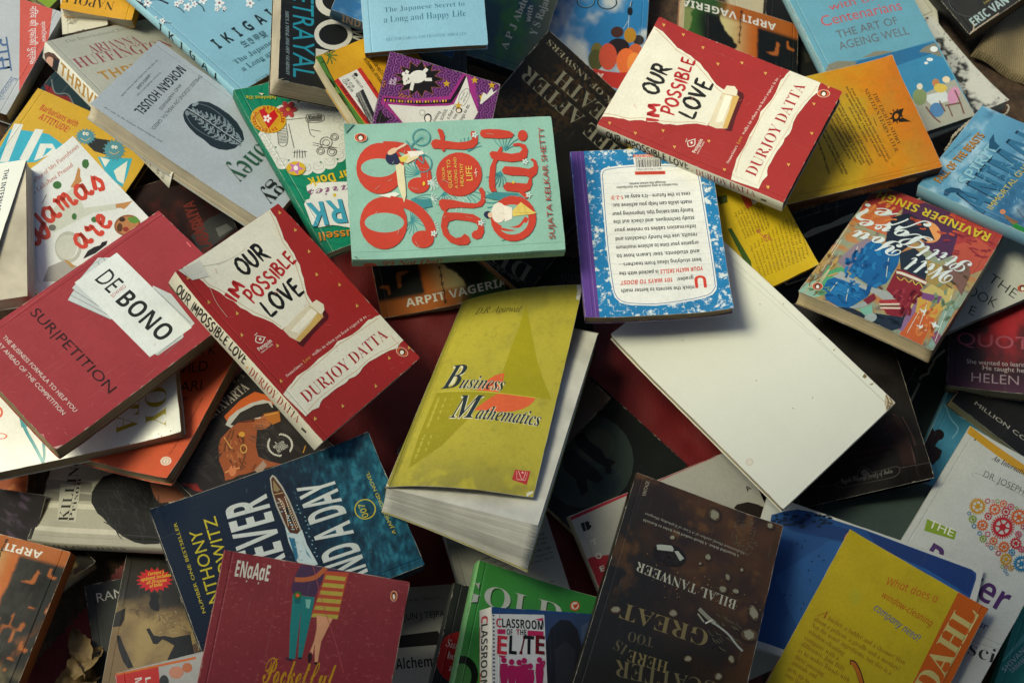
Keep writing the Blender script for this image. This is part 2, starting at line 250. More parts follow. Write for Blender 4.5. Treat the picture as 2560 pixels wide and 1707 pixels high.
def flat_art(prims):
    """print primitives in sheet millimetres -> list of (verts2d, faces, colour); ink lies in list order"""
    out = []
    for p in prims:
        k, col = p[0], lin(p[1]) if p[0] not in 'g' else None
        if k == 'p':
            a = np.array(p[2]).reshape(-1, 2); tri = tessellate_polygon([[Vector((x, y, 0)) for x, y in a]]); out.append((a, [tuple(t) for t in tri], col))
        elif k == 'l': v, f = stroke(np.array(p[3]).reshape(-1, 2), p[2]); out.append((v, f, col))
        elif k in 'ew':
            cx, cy, ux, uy, vx, vy = p[2]; n = 22 if k == 'e' else 18; T = np.arange(n) * 2 * math.pi / n
            C0 = np.array((cx, cy)); U = np.array((ux, uy)); Vv = np.array((vx, vy)); P = lambda r, t: C0 + r * np.cos(t)[:, None] * U + r * np.sin(t)[:, None] * Vv
            inner = p[3] if k == 'e' else .6
            if inner: out.append((np.concatenate([P(1 if k == 'e' else .82, T), P(inner, T)]), [(i, (i + 1) % n, n + (i + 1) % n, n + i) for i in range(n)], col))
            else: out.append((P(1, T), [tuple(range(n))], col))
            if k == 'w':                                                # gear wheel: teeth, spokes, hub
                nt_ = p[3]; vs = []; fs = []
                for i in range(nt_):
                    a = 2 * math.pi * i / nt_; d = .45 * math.pi / nt_; vs.append(np.concatenate([P(.78, np.array([a - d * 1.2, a + d * 1.2])), P(1, np.array([a + d * .8, a - d * .8]))])); fs.append(tuple(range(4 * i, 4 * i + 4)))
                out.append((np.concatenate(vs), fs, col))
                if p[4] > 1: out.append((P(.3 if p[4] == 3 else .36, T[::2]), [tuple(range(n // 2))], col))
                if p[4] == 3:
                    for i in range(6):
                        a = 2 * math.pi * i / 6 + .2; out.append((np.concatenate([P(.66, np.array([a - .09, a + .09])), P(.2, np.array([a + .3, a - .3]))]), [(0, 1, 2, 3)], col))
        elif k == 'k':                                                  # scattered short strokes of one ink
            cx, cy, ux, uy, vx, vy, dx, dy = p[2]; rg = random.Random(p[1] + str(p[2])); vs = []; fs = []
            for i in range(p[4]):
                r, a = math.sqrt(rg.random()), 6.2832 * rg.random(); o = np.array((cx + r * (ux * math.cos(a) + vx * math.sin(a)), cy + r * (uy * math.cos(a) + vy * math.sin(a)))); an = rg.gauss(0, p[5]); d = np.array((dx * math.cos(an) - dy * math.sin(an), dx * math.sin(an) + dy * math.cos(an))) * rg.uniform(.25, .6); n = np.array((-d[1], d[0])) / np.hypot(*d)
                bn = n * np.hypot(*d) * rg.uniform(-.3, .3); v, f = stroke([o - d, o + bn, o + d], p[3] * rg.uniform(.6, 1.2), rg, True); fs += [tuple(q + sum(map(len, vs)) for q in t) for t in f]; vs.append(v)
            out.append((np.concatenate(vs), fs, col))
        elif k == 't':
            st, s, x0, y0, x1, y1, cap = p[2:9]
            if st == 'br': v, f = brush_mesh(s); ch = 1.
            else:
                v, f = text_mesh(st, s)
                if st not in CAPH: CAPH[st] = text_mesh(st, 'H')[0][:, 1].max()
                ch = CAPH[st]
            if not len(v): continue
            a, b = v[:, 0].min(), v[:, 0].max(); d = np.array((x1 - x0, y1 - y0)); nrm = np.array((-d[1], d[0])) / max(np.hypot(*d), 1e-6) * cap
            out.append((np.array((x0, y0)) + ((v[:, 0] - a) / max(b - a, 1e-6))[:, None] * d + (v[:, 1] / ch)[:, None] * nrm, f, col))
    return out

# ---------------------------------------------------------------- a book
def rot(yaw, tx, ty):
    a = math.hypot(tx, ty); R = Matrix.Rotation(yaw, 3, 'Z')
    return Matrix.Rotation(a, 3, Vector((tx, ty, 0)).normalized()) @ R if a > 1e-9 else R
def bender(spec, w, h, lift=1.):
    """'cx a': bowed across x by a mm, 'cy a' across y, 'tx a': right side drops, 'lift cx cy r a': corner curls up; all local mm"""
    ops = [s.split() for s in spec.split(';') if s.strip()]
    def D(x, y):
        z = np.zeros_like(x)
        for o in ops:
            a = [float(k) for k in o[1:]]
            if o[0] == 'cx': z = z + a[0] * (1 - (2 * x / w - 1) ** 2)
            elif o[0] == 'cy': z = z + a[0] * (1 - (2 * y / h - 1) ** 2)
            elif o[0] == 'tx': z = z - a[0] * np.clip(x / w - .4, 0, 1) ** 2 * 2.5
            elif o[0] == 'lift': z = z + lift * a[3] * np.clip(1 - np.hypot(x - a[0] * w, y - a[1] * h) / a[2], 0, 1) ** 2
        return z
    return D if ops else None
def sheet_outline(w, h, rng, r=1.6):
    pts = []; cor = [(0, 0), (w, 0), (w, h), (0, h)]
    for i in range(4):
        a = np.array(cor[i], float); b = np.array(cor[(i + 1) % 4], float); d = (b - a) / np.linalg.norm(b - a); n = np.array((-d[1], d[0])); L = np.linalg.norm(b - a)
        rr = r * rng.uniform(.5, 1.5); pts.append(a + d * rr * .3 + n * rr * .3)
        m = int(L / 9)
        for k in range(m + 1): pts.append(a + d * (rr + (L - 2 * rr) * k / m) + n * abs(rng.gauss(0, .16)))
    return np.array(pts)
def lattice(D, w, h, mx, my):
    """D sampled on a lattice of triangles, so that card and every layer of print follow exactly the same facets"""
    gx, gy = np.meshgrid(np.linspace(0, w, mx + 1), np.linspace(0, h, my + 1)); Z = D(gx, gy)
    def L(x, y):
        a = np.clip(x / w * mx, 0, mx - 1e-9); b = np.clip(y / h * my, 0, my - 1e-9); i = a.astype(int); j = b.astype(int); u = a - i; v = b - j
        z00, z10, z01, z11 = Z[j, i], Z[j, i + 1], Z[j + 1, i], Z[j + 1, i + 1]
        return np.where(u + v <= 1, z00 + u * (z10 - z00) + v * (z01 - z00), z11 + (1 - u) * (z01 - z11) + (1 - v) * (z10 - z11))
    return L
def bisect_grid(v, f, c, w, h, mx, my):
    bm = bmesh.new(); ly = bm.verts.layers.float_color.new('k')
    bv = [bm.verts.new(p) for p in v]
    for b, k in zip(bv, c): b[ly] = (*k, 1)
    for q in f:
        try: bm.faces.new([bv[i] for i in q])
        except ValueError: pass
    planes = [((w * k / mx, 0, 0), (1, 0, 0)) for k in range(1, mx)] + [((0, h * k / my, 0), (0, 1, 0)) for k in range(1, my)] + [((w * k / mx, 0, 0), (mx / w, my / h, 0)) for k in range(1, mx + my)]
    for co, no in planes: bmesh.ops.bisect_plane(bm, geom=bm.verts[:] + bm.edges[:] + bm.faces[:], plane_co=co, plane_no=no, dist=1e-5)
    bm.verts.index_update(); v2 = np.array([b.co[:] for b in bm.verts]); c2 = np.array([b[ly][:3] for b in bm.verts]); f2 = [tuple(x.index for x in q.verts) for q in bm.faces]
    bm.free(); return v2, f2, c2
PAPER = 'cdc7b2'
def sheet(name, prims, w, h, ztop, mat, parent, D=None, warp=None, thick=.35, rng=None, under=None, hinge='L'):
    """one printed sheet: card, rim of raw paper, then the print in order; local mm with the sheet's lower left corner at 0,0"""
    g = Geo(); ol = sheet_outline(w, h, rng); base = 'c8c4b4'
    for p in prims:
        if p[0] == 'b': base = p[1]
    n = len(ol); z0 = np.full((n, 1), 0.)
    tri = [tuple(t) for t in tessellate_polygon([[Vector((x, y, 0)) for x, y in ol]])]
    tri = [t if np.cross(ol[t[1]] - ol[t[0]], ol[t[2]] - ol[t[0]]) > 0 else t[::-1] for t in tri]
    pics = [p[1] for p in prims if p[0] == 'g']
    g.add(np.hstack([ol, z0]), tri, lin(base))
    if under: g.add(np.hstack([ol, z0 - thick]), [t[::-1] for t in tri], lin(under))
    g.add(np.concatenate([np.hstack([ol, z0]), np.hstack([ol, z0 - thick])]), [(i, n + i, n + (i + 1) % n, (i + 1) % n) for i in range(n)], lin(PAPER))
    z = .03
    if pics:                                                            # picture: fine grid, clipped to the outline by pulling border points in
        nm = pics[0]; st = FINE.get(nm, 1.2); nx, ny = int(w / st), int(h / st); X, Y = np.meshgrid(np.linspace(.25, w - .25, nx + 1), np.linspace(.25, h - .25, ny + 1)); X = X.ravel(); Y = Y.ravel()
        colr = globals()['pic_' + nm](X * 129 / w if nm not in FINE else X, Y * 198 / h if nm not in FINE else Y, X / w, Y / h)
        i = np.arange(nx * ny); i = i // nx * (nx + 1) + i % nx
        q = np.stack([i, i + 1, i + nx + 2, i + nx + 1], 1); g.add(np.stack([X, Y, np.full(len(X), z)], 1), [tuple(t) for t in q.tolist()], colr); z += .03
    for v, f, c in flat_art([p for p in prims if p[0] not in 'bg']):
        v = np.asarray(v); v = np.stack([np.clip(v[:, 0], .3, w - .3), np.clip(v[:, 1], .3, h - .3)], 1)
        if np.ptp(v[:, 0]) < .02 or np.ptp(v[:, 1]) < .02: continue
        g.add(np.hstack([v, np.full((len(v), 1), z)]), f, c); z += .007
    v, f, c = g.arrays()
    if D or warp:
        mx, my = int(w / 7), int(h / 7); v, f, c = bisect_grid(v, f, c, w, h, mx, my)
        if D: D = lattice(D, w, h, mx, my)
    edge = np.stack([v[:, 0], w - v[:, 0], v[:, 1], h - v[:, 1], {'L': v[:, 0], 'R': w - v[:, 0], 'B': v[:, 1], 'T': h - v[:, 1]}[hinge]], 1)                # distances to the four edges, mm
    if D: v[:, 2] += D(v[:, 0], v[:, 1])
    if warp: v = warp(v)
    v = v - (w / 2, h / 2, 0); v[:, 2] += ztop
    return to_mesh(name, v * .001, f, c, edge, mat, parent)
def page_block(w, h, z0, z1, col, parent, rng, spine, D=None, inset=1.2, wedge=None):
    g = Geo(); k = max(5, int((z1 - z0) / 1.6)); c = lin(col); prev = None
    zs = np.linspace(z0, z1, k + 1)
    def ring(ins, z):
        i = {s: ins for s in 'LRBT'}; i[spine] = .2
        x0, x1, y0, y1 = i['L'], w - i['R'], i['B'], h - i['T']; pts = []
        for (ax, ay), (bx, by) in (((x0, y0), (x1, y0)), ((x1, y0), (x1, y1)), ((x1, y1), (x0, y1)), ((x0, y1), (x0, y0))):
            m = int(max(abs(bx - ax), abs(by - ay)) / 8)
            for t in range(m): pts.append((ax + (bx - ax) * t / m, ay + (by - ay) * t / m))
        p = np.array(pts); zz = np.full((len(p), 1), z); return np.hstack([p, zz])
    rings = []
    for q in range(k):                                                  # gatherings of leaves, each a hair in or out
        ins = inset + rng.uniform(-.12, .15) + .5 * math.sin(math.pi * (q + .5) / k); t = c * rng.uniform(.96, 1.04)
        for z in (zs[q], zs[q + 1]): rings.append((ring(ins, z), t))
    for (a, ca), (b, cb) in zip(rings[:-1], rings[1:]):
        n = min(len(a), len(b)); g.add(np.concatenate([a[:n], b[:n]]), [(i, (i + 1) % n, n + (i + 1) % n, n + i) for i in range(n)], np.concatenate([np.tile(ca, (n, 1)), np.tile(cb, (n, 1))]))
    for z, up in ((z1 - .25, True), (z0, False)):                       # uppermost and lowest leaf
        x0, x1, y0, y1 = (.3 if spine == 'L' else inset + .6), w - (.3 if spine == 'R' else inset + .6), (.3 if spine == 'B' else inset + .6), h - (.3 if spine == 'T' else inset + .6)
        nx, ny = int(w / 7), int(h / 7); X, Y = np.meshgrid(np.linspace(x0, x1, nx + 1), np.linspace(y0, y1, ny + 1)); X = X.ravel(); Y = Y.ravel(); i = np.arange(nx * ny); i = i // nx * (nx + 1) + i % nx
        f4 = np.stack([i, i + 1, i + nx + 2, i + nx + 1], 1); g.add(np.stack([X, Y, np.full(len(X), z)], 1), [tuple(q if up else q[::-1]) for q in f4.tolist()], c)
    v, f, cc = g.arrays()
    if wedge: v = wedge(v[:, 0], v[:, 1], v[:, 2])
    if D: v[:, 2] += D(v[:, 0], v[:, 1])
    return to_mesh('page_block', (v - (w / 2, h / 2, 0)) * .001, f, cc, None, MAT['pages'], parent)
def spine_strip(prims, w, h, t, side, col, mat, parent, D=None):
    L = h if side in 'LR' else w; g = Geo(); rngz = [0, .7, t - .7, t]; offs = [-.25, .35, .35, -.25]
    for p in prims:
        if p[0] == 'b': col = p[1]
    m = int(L / 8); rows = []
    for z, o in zip(rngz, offs): rows.append(np.stack([np.linspace(.15, L - .15, m + 1), np.full(m + 1, z), np.full(m + 1, o)], 1))
    n = m + 1; g.add(np.concatenate(rows), [(r * n + i, r * n + i + 1, (r + 1) * n + i + 1, (r + 1) * n + i) for r in range(3) for i in range(m)], lin(col)); d = .38
    for v, f, c in flat_art([p for p in prims if p[0] not in 'bg']):
        v = np.asarray(v); v = np.stack([np.clip(v[:, 0], .3, L - .3), np.clip(v[:, 1], .8, t - .8)], 1); g.add(np.hstack([v, np.full((len(v), 1), d)]), f, c); d += .008
    v, f, c = g.arrays(); edge = np.stack([v[:, 0], L - v[:, 0], v[:, 1] + .3, t - v[:, 1] + .3], 1)
    a, z, o = v[:, 0], v[:, 1], v[:, 2]
    P = {'L': (-o, h - a), 'R': (w + o, a), 'B': (a, -o), 'T': (w - a, h + o)}[side]
    q = np.stack([P[0], P[1], z], 1)
    if D: q[:, 2] += D(np.clip(q[:, 0], 0, w), np.clip(q[:, 1], 0, h))
    return to_mesh('spine', (q - (w / 2, h / 2, 0)) * .001, f, c, edge, mat, parent)
def new_root(name, label, cat, x, y, z, R, t):
    o = bpy.data.objects.new(name, None); COL.objects.link(o); o.empty_display_size = .03
    M = R.to_4x4(); M.translation = (Vector((x, y, z)) - R @ Vector((0, 0, t))) * .001; o.matrix_world = M
    o['label'] = label; o['category'] = cat; o['group'] = 'second-hand books in the heap'
    return o
def make_book(pose, name, label, face, side, scol, pcol, finish, bend, cover, spine, warp=None, wedge=None, lid=True):
    x, y, z, yaw, tx, ty, w, h, t = pose; rng = random.Random(label); mat = MAT[finish]; D = bender(bend, w, h)
    root = new_root(name, label, 'book', x, y, z, rot(yaw, tx, ty), t)
    hard = name == 'hardback_book'
    if lid: sheet(face, cover, w, h, t, mat, root, D, warp, 1.6 if hard else .35, rng, 'c8c2ae' if warp else None, side)
    wb = None
    if wedge:
        def wb(v): v = v.copy(); q = wedge(v[:, 0], v[:, 1], v[:, 2] + .4); v[:, :2] = q[:, :2]; v[:, 2] = q[:, 2] - .4; return v
    sheet('back_cover' if face == 'front_cover' else 'front_cover', [('b', scol)], w, h, .4, mat, root, D, wb, .4, rng)
    page_block(w, h, .45, t - (1.7 if hard else .42), pcol, root, rng, side, bender(bend, w, h, .45), 3.2 if hard else 1.0, wedge)
    spine_strip(spine, w, h, t, side, scol, mat, root, D)
    return root

# ================================================================ the setting
def soil_material():
    m, nt, b = principled('bare_soil'); L = nt.links.new; tc = N(nt, 'ShaderNodeTexCoord')
    n1 = N(nt, 'ShaderNodeTexNoise', i_Scale=60, i_Detail=8, i_Roughness=.75); n2 = N(nt, 'ShaderNodeTexNoise', i_Scale=9, i_Detail=3)
    for n in (n1, n2): L(tc.outputs['Object'], n.inputs['Vector'])
    cr = N(nt, 'ShaderNodeValToRGB'); cr.color_ramp.elements[0].position = .3; cr.color_ramp.elements[0].color = (.028, .016, .009, 1); cr.color_ramp.elements[1].position = .72; cr.color_ramp.elements[1].color = (.17, .10, .055, 1)
    L(n1.outputs[0], cr.inputs[0]); mx = N(nt, 'ShaderNodeMix', data_type='RGBA', blend_type='MULTIPLY', i_Factor=.5); L(cr.outputs[0], mx.inputs['A']); L(n2.outputs[0], mx.inputs['B']); L(mx.outputs['Result'], b.inputs['Base Color'])
    bp = N(nt, 'ShaderNodeBump', i_Strength=.9, i_Distance=.006); L(n1.outputs[0], bp.inputs['Height']); L(bp.outputs[0], b.inputs['Normal']); b.inputs['Roughness'].default_value = .95; return m
def woven_material(name, c0, c1, sx, sy, rough=.6, strength=.5):
    m, nt, b = principled(name); L = nt.links.new; tc = N(nt, 'ShaderNodeTexCoord')
    wv = []
    for ax, s in (('X', sx), ('Y', sy)):
        n = N(nt, 'ShaderNodeTexWave', bands_direction=ax, i_Scale=s, i_Distortion=1.2, i_Detail=2); n.inputs['Detail Scale'].default_value = 2; L(tc.outputs['Object'], n.inputs['Vector']); wv.append(n)
    mu = N(nt, 'ShaderNodeMath', operation='MULTIPLY'); L(wv[0].outputs['Fac'], mu.inputs[0]); L(wv[1].outputs['Fac'], mu.inputs[1])
    nz = N(nt, 'ShaderNodeTexNoise', i_Scale=14, i_Detail=5); L(tc.outputs['Object'], nz.inputs['Vector']); ad = N(nt, 'ShaderNodeMath', operation='MULTIPLY_ADD'); L(nz.outputs[0], ad.inputs[0]); ad.inputs[1].default_value = .6; L(mu.outputs[0], ad.inputs[2])
    cr = N(nt, 'ShaderNodeValToRGB'); cr.color_ramp.elements[0].position = .2; cr.color_ramp.elements[0].color = (*lin(c0), 1); cr.color_ramp.elements[1].position = .95; cr.color_ramp.elements[1].color = (*lin(c1), 1); L(ad.outputs[0], cr.inputs[0]); L(cr.outputs[0], b.inputs['Base Color'])
    bp = N(nt, 'ShaderNodeBump', i_Strength=strength, i_Distance=.001); L(mu.outputs[0], bp.inputs['Height']); L(bp.outputs[0], b.inputs['Normal']); b.inputs['Roughness'].default_value = rough; return m
def grid_object(name, x0, y0, x1, y1, nx, ny, zf, mat, clip=None):
    X, Y = np.meshgrid(np.linspace(x0, x1, nx + 1), np.linspace(y0, y1, ny + 1)); X = X.ravel(); Y = Y.ravel(); Z = zf(X, Y)
    i = np.arange(nx * ny); i = i // nx * (nx + 1) + i % nx; q = np.stack([i, i + 1, i + nx + 2, i + nx + 1], 1)
    if clip is not None: q = q[clip(X[q].mean(1), Y[q].mean(1))]
    return to_mesh(name, np.stack([X, Y, Z], 1), [tuple(t) for t in q.tolist()], np.ones((len(X), 3)) * .5, None, mat, None, True)
ground = grid_object('ground', -4, -4, 4, 4, 160, 160, lambda x, y: -.006 + .004 * (fbm(x * 100, y * 100, 9, 3) - .5), soil_material()); ground['kind'] = 'structure'
# cloth awning added overhead, unseen, to shade the heap's near and right-hand side
def added_awning(p0, p1, z, depth, ext):
    p0 = Vector(p0); p1 = Vector(p1); t = (p1 - p0).normalized(); n = Vector((t.y, -t.x)); q = [p0 - t * ext, p1 + t * ext]; L = (q[1] - q[0]).length
    m, nt, b = principled('added_awning_cloth'); b.inputs['Base Color'].default_value = (.24, .21, .15, 1); b.inputs['Roughness'].default_value = .9
    nz = N(nt, 'ShaderNodeTexNoise', i_Scale=3, i_Detail=4); cr = N(nt, 'ShaderNodeValToRGB'); cr.color_ramp.elements[0].color = (.2, .17, .12, 1); cr.color_ramp.elements[1].color = (.28, .25, .18, 1); nt.links.new(nz.outputs[0], cr.inputs[0]); nt.links.new(cr.outputs[0], b.inputs['Base Color'])
    root = bpy.data.objects.new('added_awning', None); COL.objects.link(root); root.location = (q[0].x, q[0].y, 0); root['kind'] = 'structure'
    V = []; nx, ny = 24, 18
    for j in range(ny + 1):
        for i in range(nx + 1):
            p = t * (L * i / nx) + n * (depth * j / ny); V.append((p.x, p.y, z - .06 * math.sin(math.pi * i / nx) * math.sin(math.pi * j / ny)))
    F = [(j * (nx + 1) + i, j * (nx + 1) + i + 1, (j + 1) * (nx + 1) + i + 1, (j + 1) * (nx + 1) + i) for j in range(ny) for i in range(nx)]
    to_mesh('added_canopy', V, F, np.ones((len(V), 3)) * .3, None, m, root, True)
    pm, pnt, pb = principled('added_pole_wood'); pb.inputs['Base Color'].default_value = (.14, .09, .05, 1)
    for i, j in ((0, 0), (nx, 0), (0, ny), (nx, ny)):
        c = V[j * (nx + 1) + i]; a = [(c[0] + .03 * math.cos(k), c[1] + .03 * math.sin(k), h) for h in (0, z) for k in np.arange(10) * math.pi / 5]
        to_mesh('added_pole', a, [(k, (k + 1) % 10, 10 + (k + 1) % 10, 10 + k) for k in range(10)], np.ones((20, 3)) * .1, None, pm, root)
added_awning((-1.54, -.245), (-.49, .055), 1.46, 5, 2)
# ================================================================ the books, bottom of the heap first
# pose: centre of the upper cover x y z (mm), yaw, tilt x, tilt y (rad), width, height, thickness (mm)
# print: one primitive a line; p polygon, l line, e ellipse, w cog wheel, t lettering, b card colour, g picture
def parse(txt):
    o = []
    for ln in txt.strip().split('\n'):
        if not ln: continue
        k = ln[0]
        if k in 'bg': o.append((k, ln[2:])); continue
        if k == 't':
            q = ln[2:].split('~'); o.append(('t', q[0], q[1], q[2], *[float(v) for v in q[3].split()])); continue
        q = ln.split(); f = [float(v) for v in q[2:]]
        if k == 'p': o.append(('p', q[1], f))
        elif k == 'l': o.append(('l', q[1], f[0], f[1:]))
        elif k == 'e': o.append(('e', q[1], f[:6], f[6]))
        elif k == 'k': o.append(('k', q[1], f[:8], f[8], int(f[9]), f[10]))
        elif k == 'w': o.append(('w', q[1], f[:6], int(f[6]), int(f[7])))
    return o
def half_open(w, h):
    """a loose cover slid askew on its block, outer edge standing a little off"""
    def W(v):
        v = v.copy(); v[:, 2] += 1.2 + 5 * np.clip(v[:, 0] / w, 0, 1) ** 3 * (1 - v[:, 1] / h); v[:, 0] -= .29 * (h - v[:, 1]); return v
    return W
def swollen(w, h, t):
    """a thick, tired text block: leaves slide forward and sag towards the open corner"""
    def W(x, y, z):
        r = np.clip(1 - z / t, 0, 1); u = np.clip(x / w, 0, 1); k = np.clip(1 - y / h, 0, 1)
        return np.stack([x - 3 * r * r, y - r * (4 + 15 * u ** 1.2) * k ** .7 - 4 * np.sin(np.minimum(r * 1.2, 1) * 3.14) * k * u, z - r * (4 + 13 * u ** 1.3) * (.35 + .65 * k)], 1)
    return W
def rescale(prims, sx, sy, st=1):
    """the same print on a slightly different trim size"""
    o = []
    for p in prims:
        p = list(p)
        if p[0] == 'p': p[2] = [v * (sx, sy)[i % 2] for i, v in enumerate(p[2])]
        elif p[0] == 'l': p[3] = [v * (sx, sy)[i % 2] for i, v in enumerate(p[3])]
        elif p[0] in 'ew': p[2] = [v * (sx, sy)[i % 2] for i, v in enumerate(p[2])]
        elif p[0] == 't': p[4:9] = [p[4] * sx, p[5] * sy, p[6] * sx, p[7] * sy, p[8] * sy]
        o.append(tuple(p))
    return o
romance_cover = parse("""b a12a2a
p e4e3d3 122 194.5 120.9 188.9 120.5 184.7 117.4 177.8 114.3 170.9 110.6 163.8 110.2 158.9 108.8 154.3 107.9 147.9 105.7 142.8 104.1 136.1 99.6 129.3 97.4 124.3 93.6 119.2 88.4 110.8 87.4 106.5 85.9 99.3 43.8 99 41.7 108.9 37.3 117.1 32.1 124.9 30.3 131.8 27.5 137 27 144.5 23.9 150.8 22.7 158.1 19.7 164.4 17.1 168.4 16.7 174.8 15 179.2 13.9 185.2 11.7 190.7 9.9 196.2
l b8935a 0.53 120 192.5 114.4 177.6 107.5 162.2 105.8 150.8 100.4 137.6 93.1 123.5 85.3 109.3 83.4 102
l b8935a 0.51 13.2 195.5 16.6 185.3 19 170.7 25.3 158.1 29.2 143 34.9 126.3 41.5 114 45.4 101.1
p 53131a 92 91.9 90.7 83.5 87.2 81.2 64.3 78.7 48 75.4 46.4 80.3 47.8 83.6 74.8 91.4
p dcd3b8 92 101.5 94.4 94.3 91.4 90 86.8 88.4 85.2 85.4 49 80.7 44.8 89.8 44.7 98.4 65 100.9 82.6 102.2 86.9 101
p d0ac62 87.9 92.5 85.2 85.4 49 80.7 47.9 84.9 68.9 87.9
p eeead8 84.9 98.8 86.4 92.4 54 87.8 49.8 93.5
p e3dcc4 92 101.5 94.4 94.3 90.7 89.7 84.9 88.5 81.9 101.9
l b08a4a 0.63 81.9 101.3 84.8 87.8
t 1d1d1c~br~OUR~51.5 158.1 87.2 157.4 16.9
t b5282c~br~IM~28.2 141.9 46.6 149.1 12.3
t b5282c~br~POSSIBLE~39.8 133.3 105.2 140.6 13.1
t 1d1d1c~br~LOVE~43.8 113.8 88.4 114.1 17.1
t e8d0c8~sf~Sometimes~15.6 63.1 36 63.3 2.8
t d8a04c~sf~Love~38.3 63.1 47 63.5 3.1
t e8d0c8~sf~walks in when you least expect it to ...~49.6 63.4 124.5 60.2 2.9
t e4ded4~b~Penguin~12.2 96.1 28.2 95.7 3.6
t e4ded4~s~metro reads~12.5 93.4 26.8 93.3 1.9
l e4ded4 0.87 19.8 107.9 16.1 104.8 19.6 100.7 25.2 102.8
l e4ded4 0.75 20.2 108.7 26.1 102.6
l e4ded4 0.50 19 109.7 23.2 110.2
l e4ded4 2.24 19.9 104.7 21.8 103.7
p d8a858 127.7 188.7 128.3 188.1 127.7 186.9 128.9 186.5 128 185.3 125.1 185.7
p d8a858 127.2 167 127.8 166.5 127.1 165.3 128.4 164.8 127.5 163.7 124.6 164
p d8a858 122.1 143.3 122.7 142.7 122.1 141.5 123.3 141.1 122.4 140 119.6 140.3
p d8a858 111.1 121.9 111.7 121.4 111.1 120.2 112.3 119.8 111.4 118.7 108.6 119
p d8a858 122.2 101.6 122.8 101.1 122.1 99.9 123.4 99.5 122.5 98.4 119.7 98.8
p d8a858 121 76.3 121.7 75.7 121 74.6 122.2 74.1 121.3 73.1 118.6 73.4
p d8a858 7.2 186.4 7.9 185.9 7.3 184.7 8.4 184.3 7.6 183.2 4.9 183.5
p d8a858 7.8 159.1 8.5 158.5 7.9 157.4 9 156.9 8.2 155.8 5.5 156.2
p d8a858 21.6 136.5 22.2 135.9 21.6 134.8 22.8 134.4 22 133.3 19.3 133.6
p d8a858 10.4 118.7 11.1 118.2 10.5 117.1 11.6 116.6 10.8 115.6 8.1 115.9
p d8a858 29.8 92.2 30.4 91.7 29.8 90.6 31 90.1 30.2 89.1 27.5 89.4
p d8a858 8.7 65.9 9.3 65.3 8.7 64.2 9.9 63.8 9 62.7 6.4 63.1
p d8a858 9.7 21.8 10.3 21.3 9.7 20.2 10.9 19.8 10 18.8 7.4 19.2
p e4e3d3 136.3 54.6 131.5 55 128 55.9 123.3 56.3 119.5 57.8 110.8 56.9 105.1 56.2 95.9 56.4 91 57.3 84.3 58.7 79.1 60.1 71.1 58.2 65.2 58 57.6 58.3 51.6 58.6 43.1 57.7 37.3 57.5 23.6 58.6 15.7 56.8 10.3 56.1 1.2 53.8 3.5 26.7 12.6 27.1 19.3 25.2 23.9 27.6 27.8 28.6 33.8 28.2 41 28.4 47 28.1 55 26.8 59.3 26.9 62 27.5 68.8 25.6 74.6 25.8 81.2 27.5 90 27.8 98.1 26.4 104.5 25.5 114.4 23.7 121.9 20.8 128.6 22.5 136.9 22.5
l c4a070 0.51 129.3 53.3 112 54.3 90.2 55.7 74.5 57.3 49.9 55.9 30.3 56.8 10.1 53.4
l c4a070 0.38 129.3 24.1 115.2 25.3 104.8 28.2 89 29.8 73.2 28.8 59.3 30 39.8 31 23.8 31 8.8 29.1
t a8282e~sf~DURJOY DATTA~13.3 34.7 123.7 33.6 10.8
e e8dcc8 123.3 15.1 2.6 -5.4 -4.1 -1.8 0
e c65a36 123.3 15.1 2.4 -5 -3.8 -1.7 0
e 1a1614 123.3 15.1 1.3 -2.7 -3 -1.3 0
e ece6da 122.8 14.9 0.8 -1.7 -2.1 -0.9 0
p d8a858 121 76.2 121.7 75.7 121 74.5 122.2 74.1 121.4 73 118.6 73.4
p d8a858 132.5 15.8 133.1 15.3 132.4 14.2 133.6 13.7 132.8 12.7 130 13.1
p d8a858 109.2 20.5 109.8 19.9 109.2 18.8 110.3 18.4 109.5 17.3 106.8 17.7
p d8a858 78.8 9 79.4 8.5 78.8 7.4 79.9 6.9 79.1 5.9 76.4 6.3
p d8a858 38.9 14.5 39.6 14 38.9 12.9 40.1 12.5 39.3 11.4 36.6 11.8
p d8a858 9.1 21.5 9.8 21 9.2 19.9 10.3 19.4 9.5 18.4 6.9 18.8
k c86660 71 115.4 29.8 -63 -60.5 -29.4 -0.7 -4.9 0.27 16 0.9""")
romance_spine = parse("""b dedcc8
t 25231f~br~OUR IMPOSSIBLE LOVE~10 0.3 98 5.6 12.1
t a84038~sf~DURJOY DATTA~105.8 2.2 167.2 7.4 10.2
p d8a858 100.7 7.3 101.3 8.1 101.9 7.3 102.5 8.9 103 7.8 101.9 4.2
l 4a4640 3.44 172.8 7.6 178.4 8.5""")
thriller_cover = parse("""g fire
t dadad0~b~ARPIT VAGERIA~25.4 7.4 127.6 8.4 8.4
l 1a120c 0.88 64.7 43.6 65.3 34.2 64.1 24 64.7 16 63.4 3.2
l 1a120c 0.63 63.7 44.1 66.8 40.2
l 1a120c 0.63 67.3 43.6 63.2 40.8
l 1a120c 0.62 63.3 34.9 66.5 31.1
l 1a120c 0.62 66.9 34.4 62.9 31.6
l 1a120c 0.62 63 26.5 66.1 22.6
l 1a120c 0.62 66.6 25.9 62.6 23.1
l 1a120c 0.62 62.6 18 65.8 14.2
l 1a120c 0.62 66.2 17.5 62.2 14.7
l 1a120c 0.62 62.2 7.6 65.4 3.8
l 1a120c 0.62 65.8 7.1 61.8 4.3""")
thriller_spine = parse("""b 9a5626""")
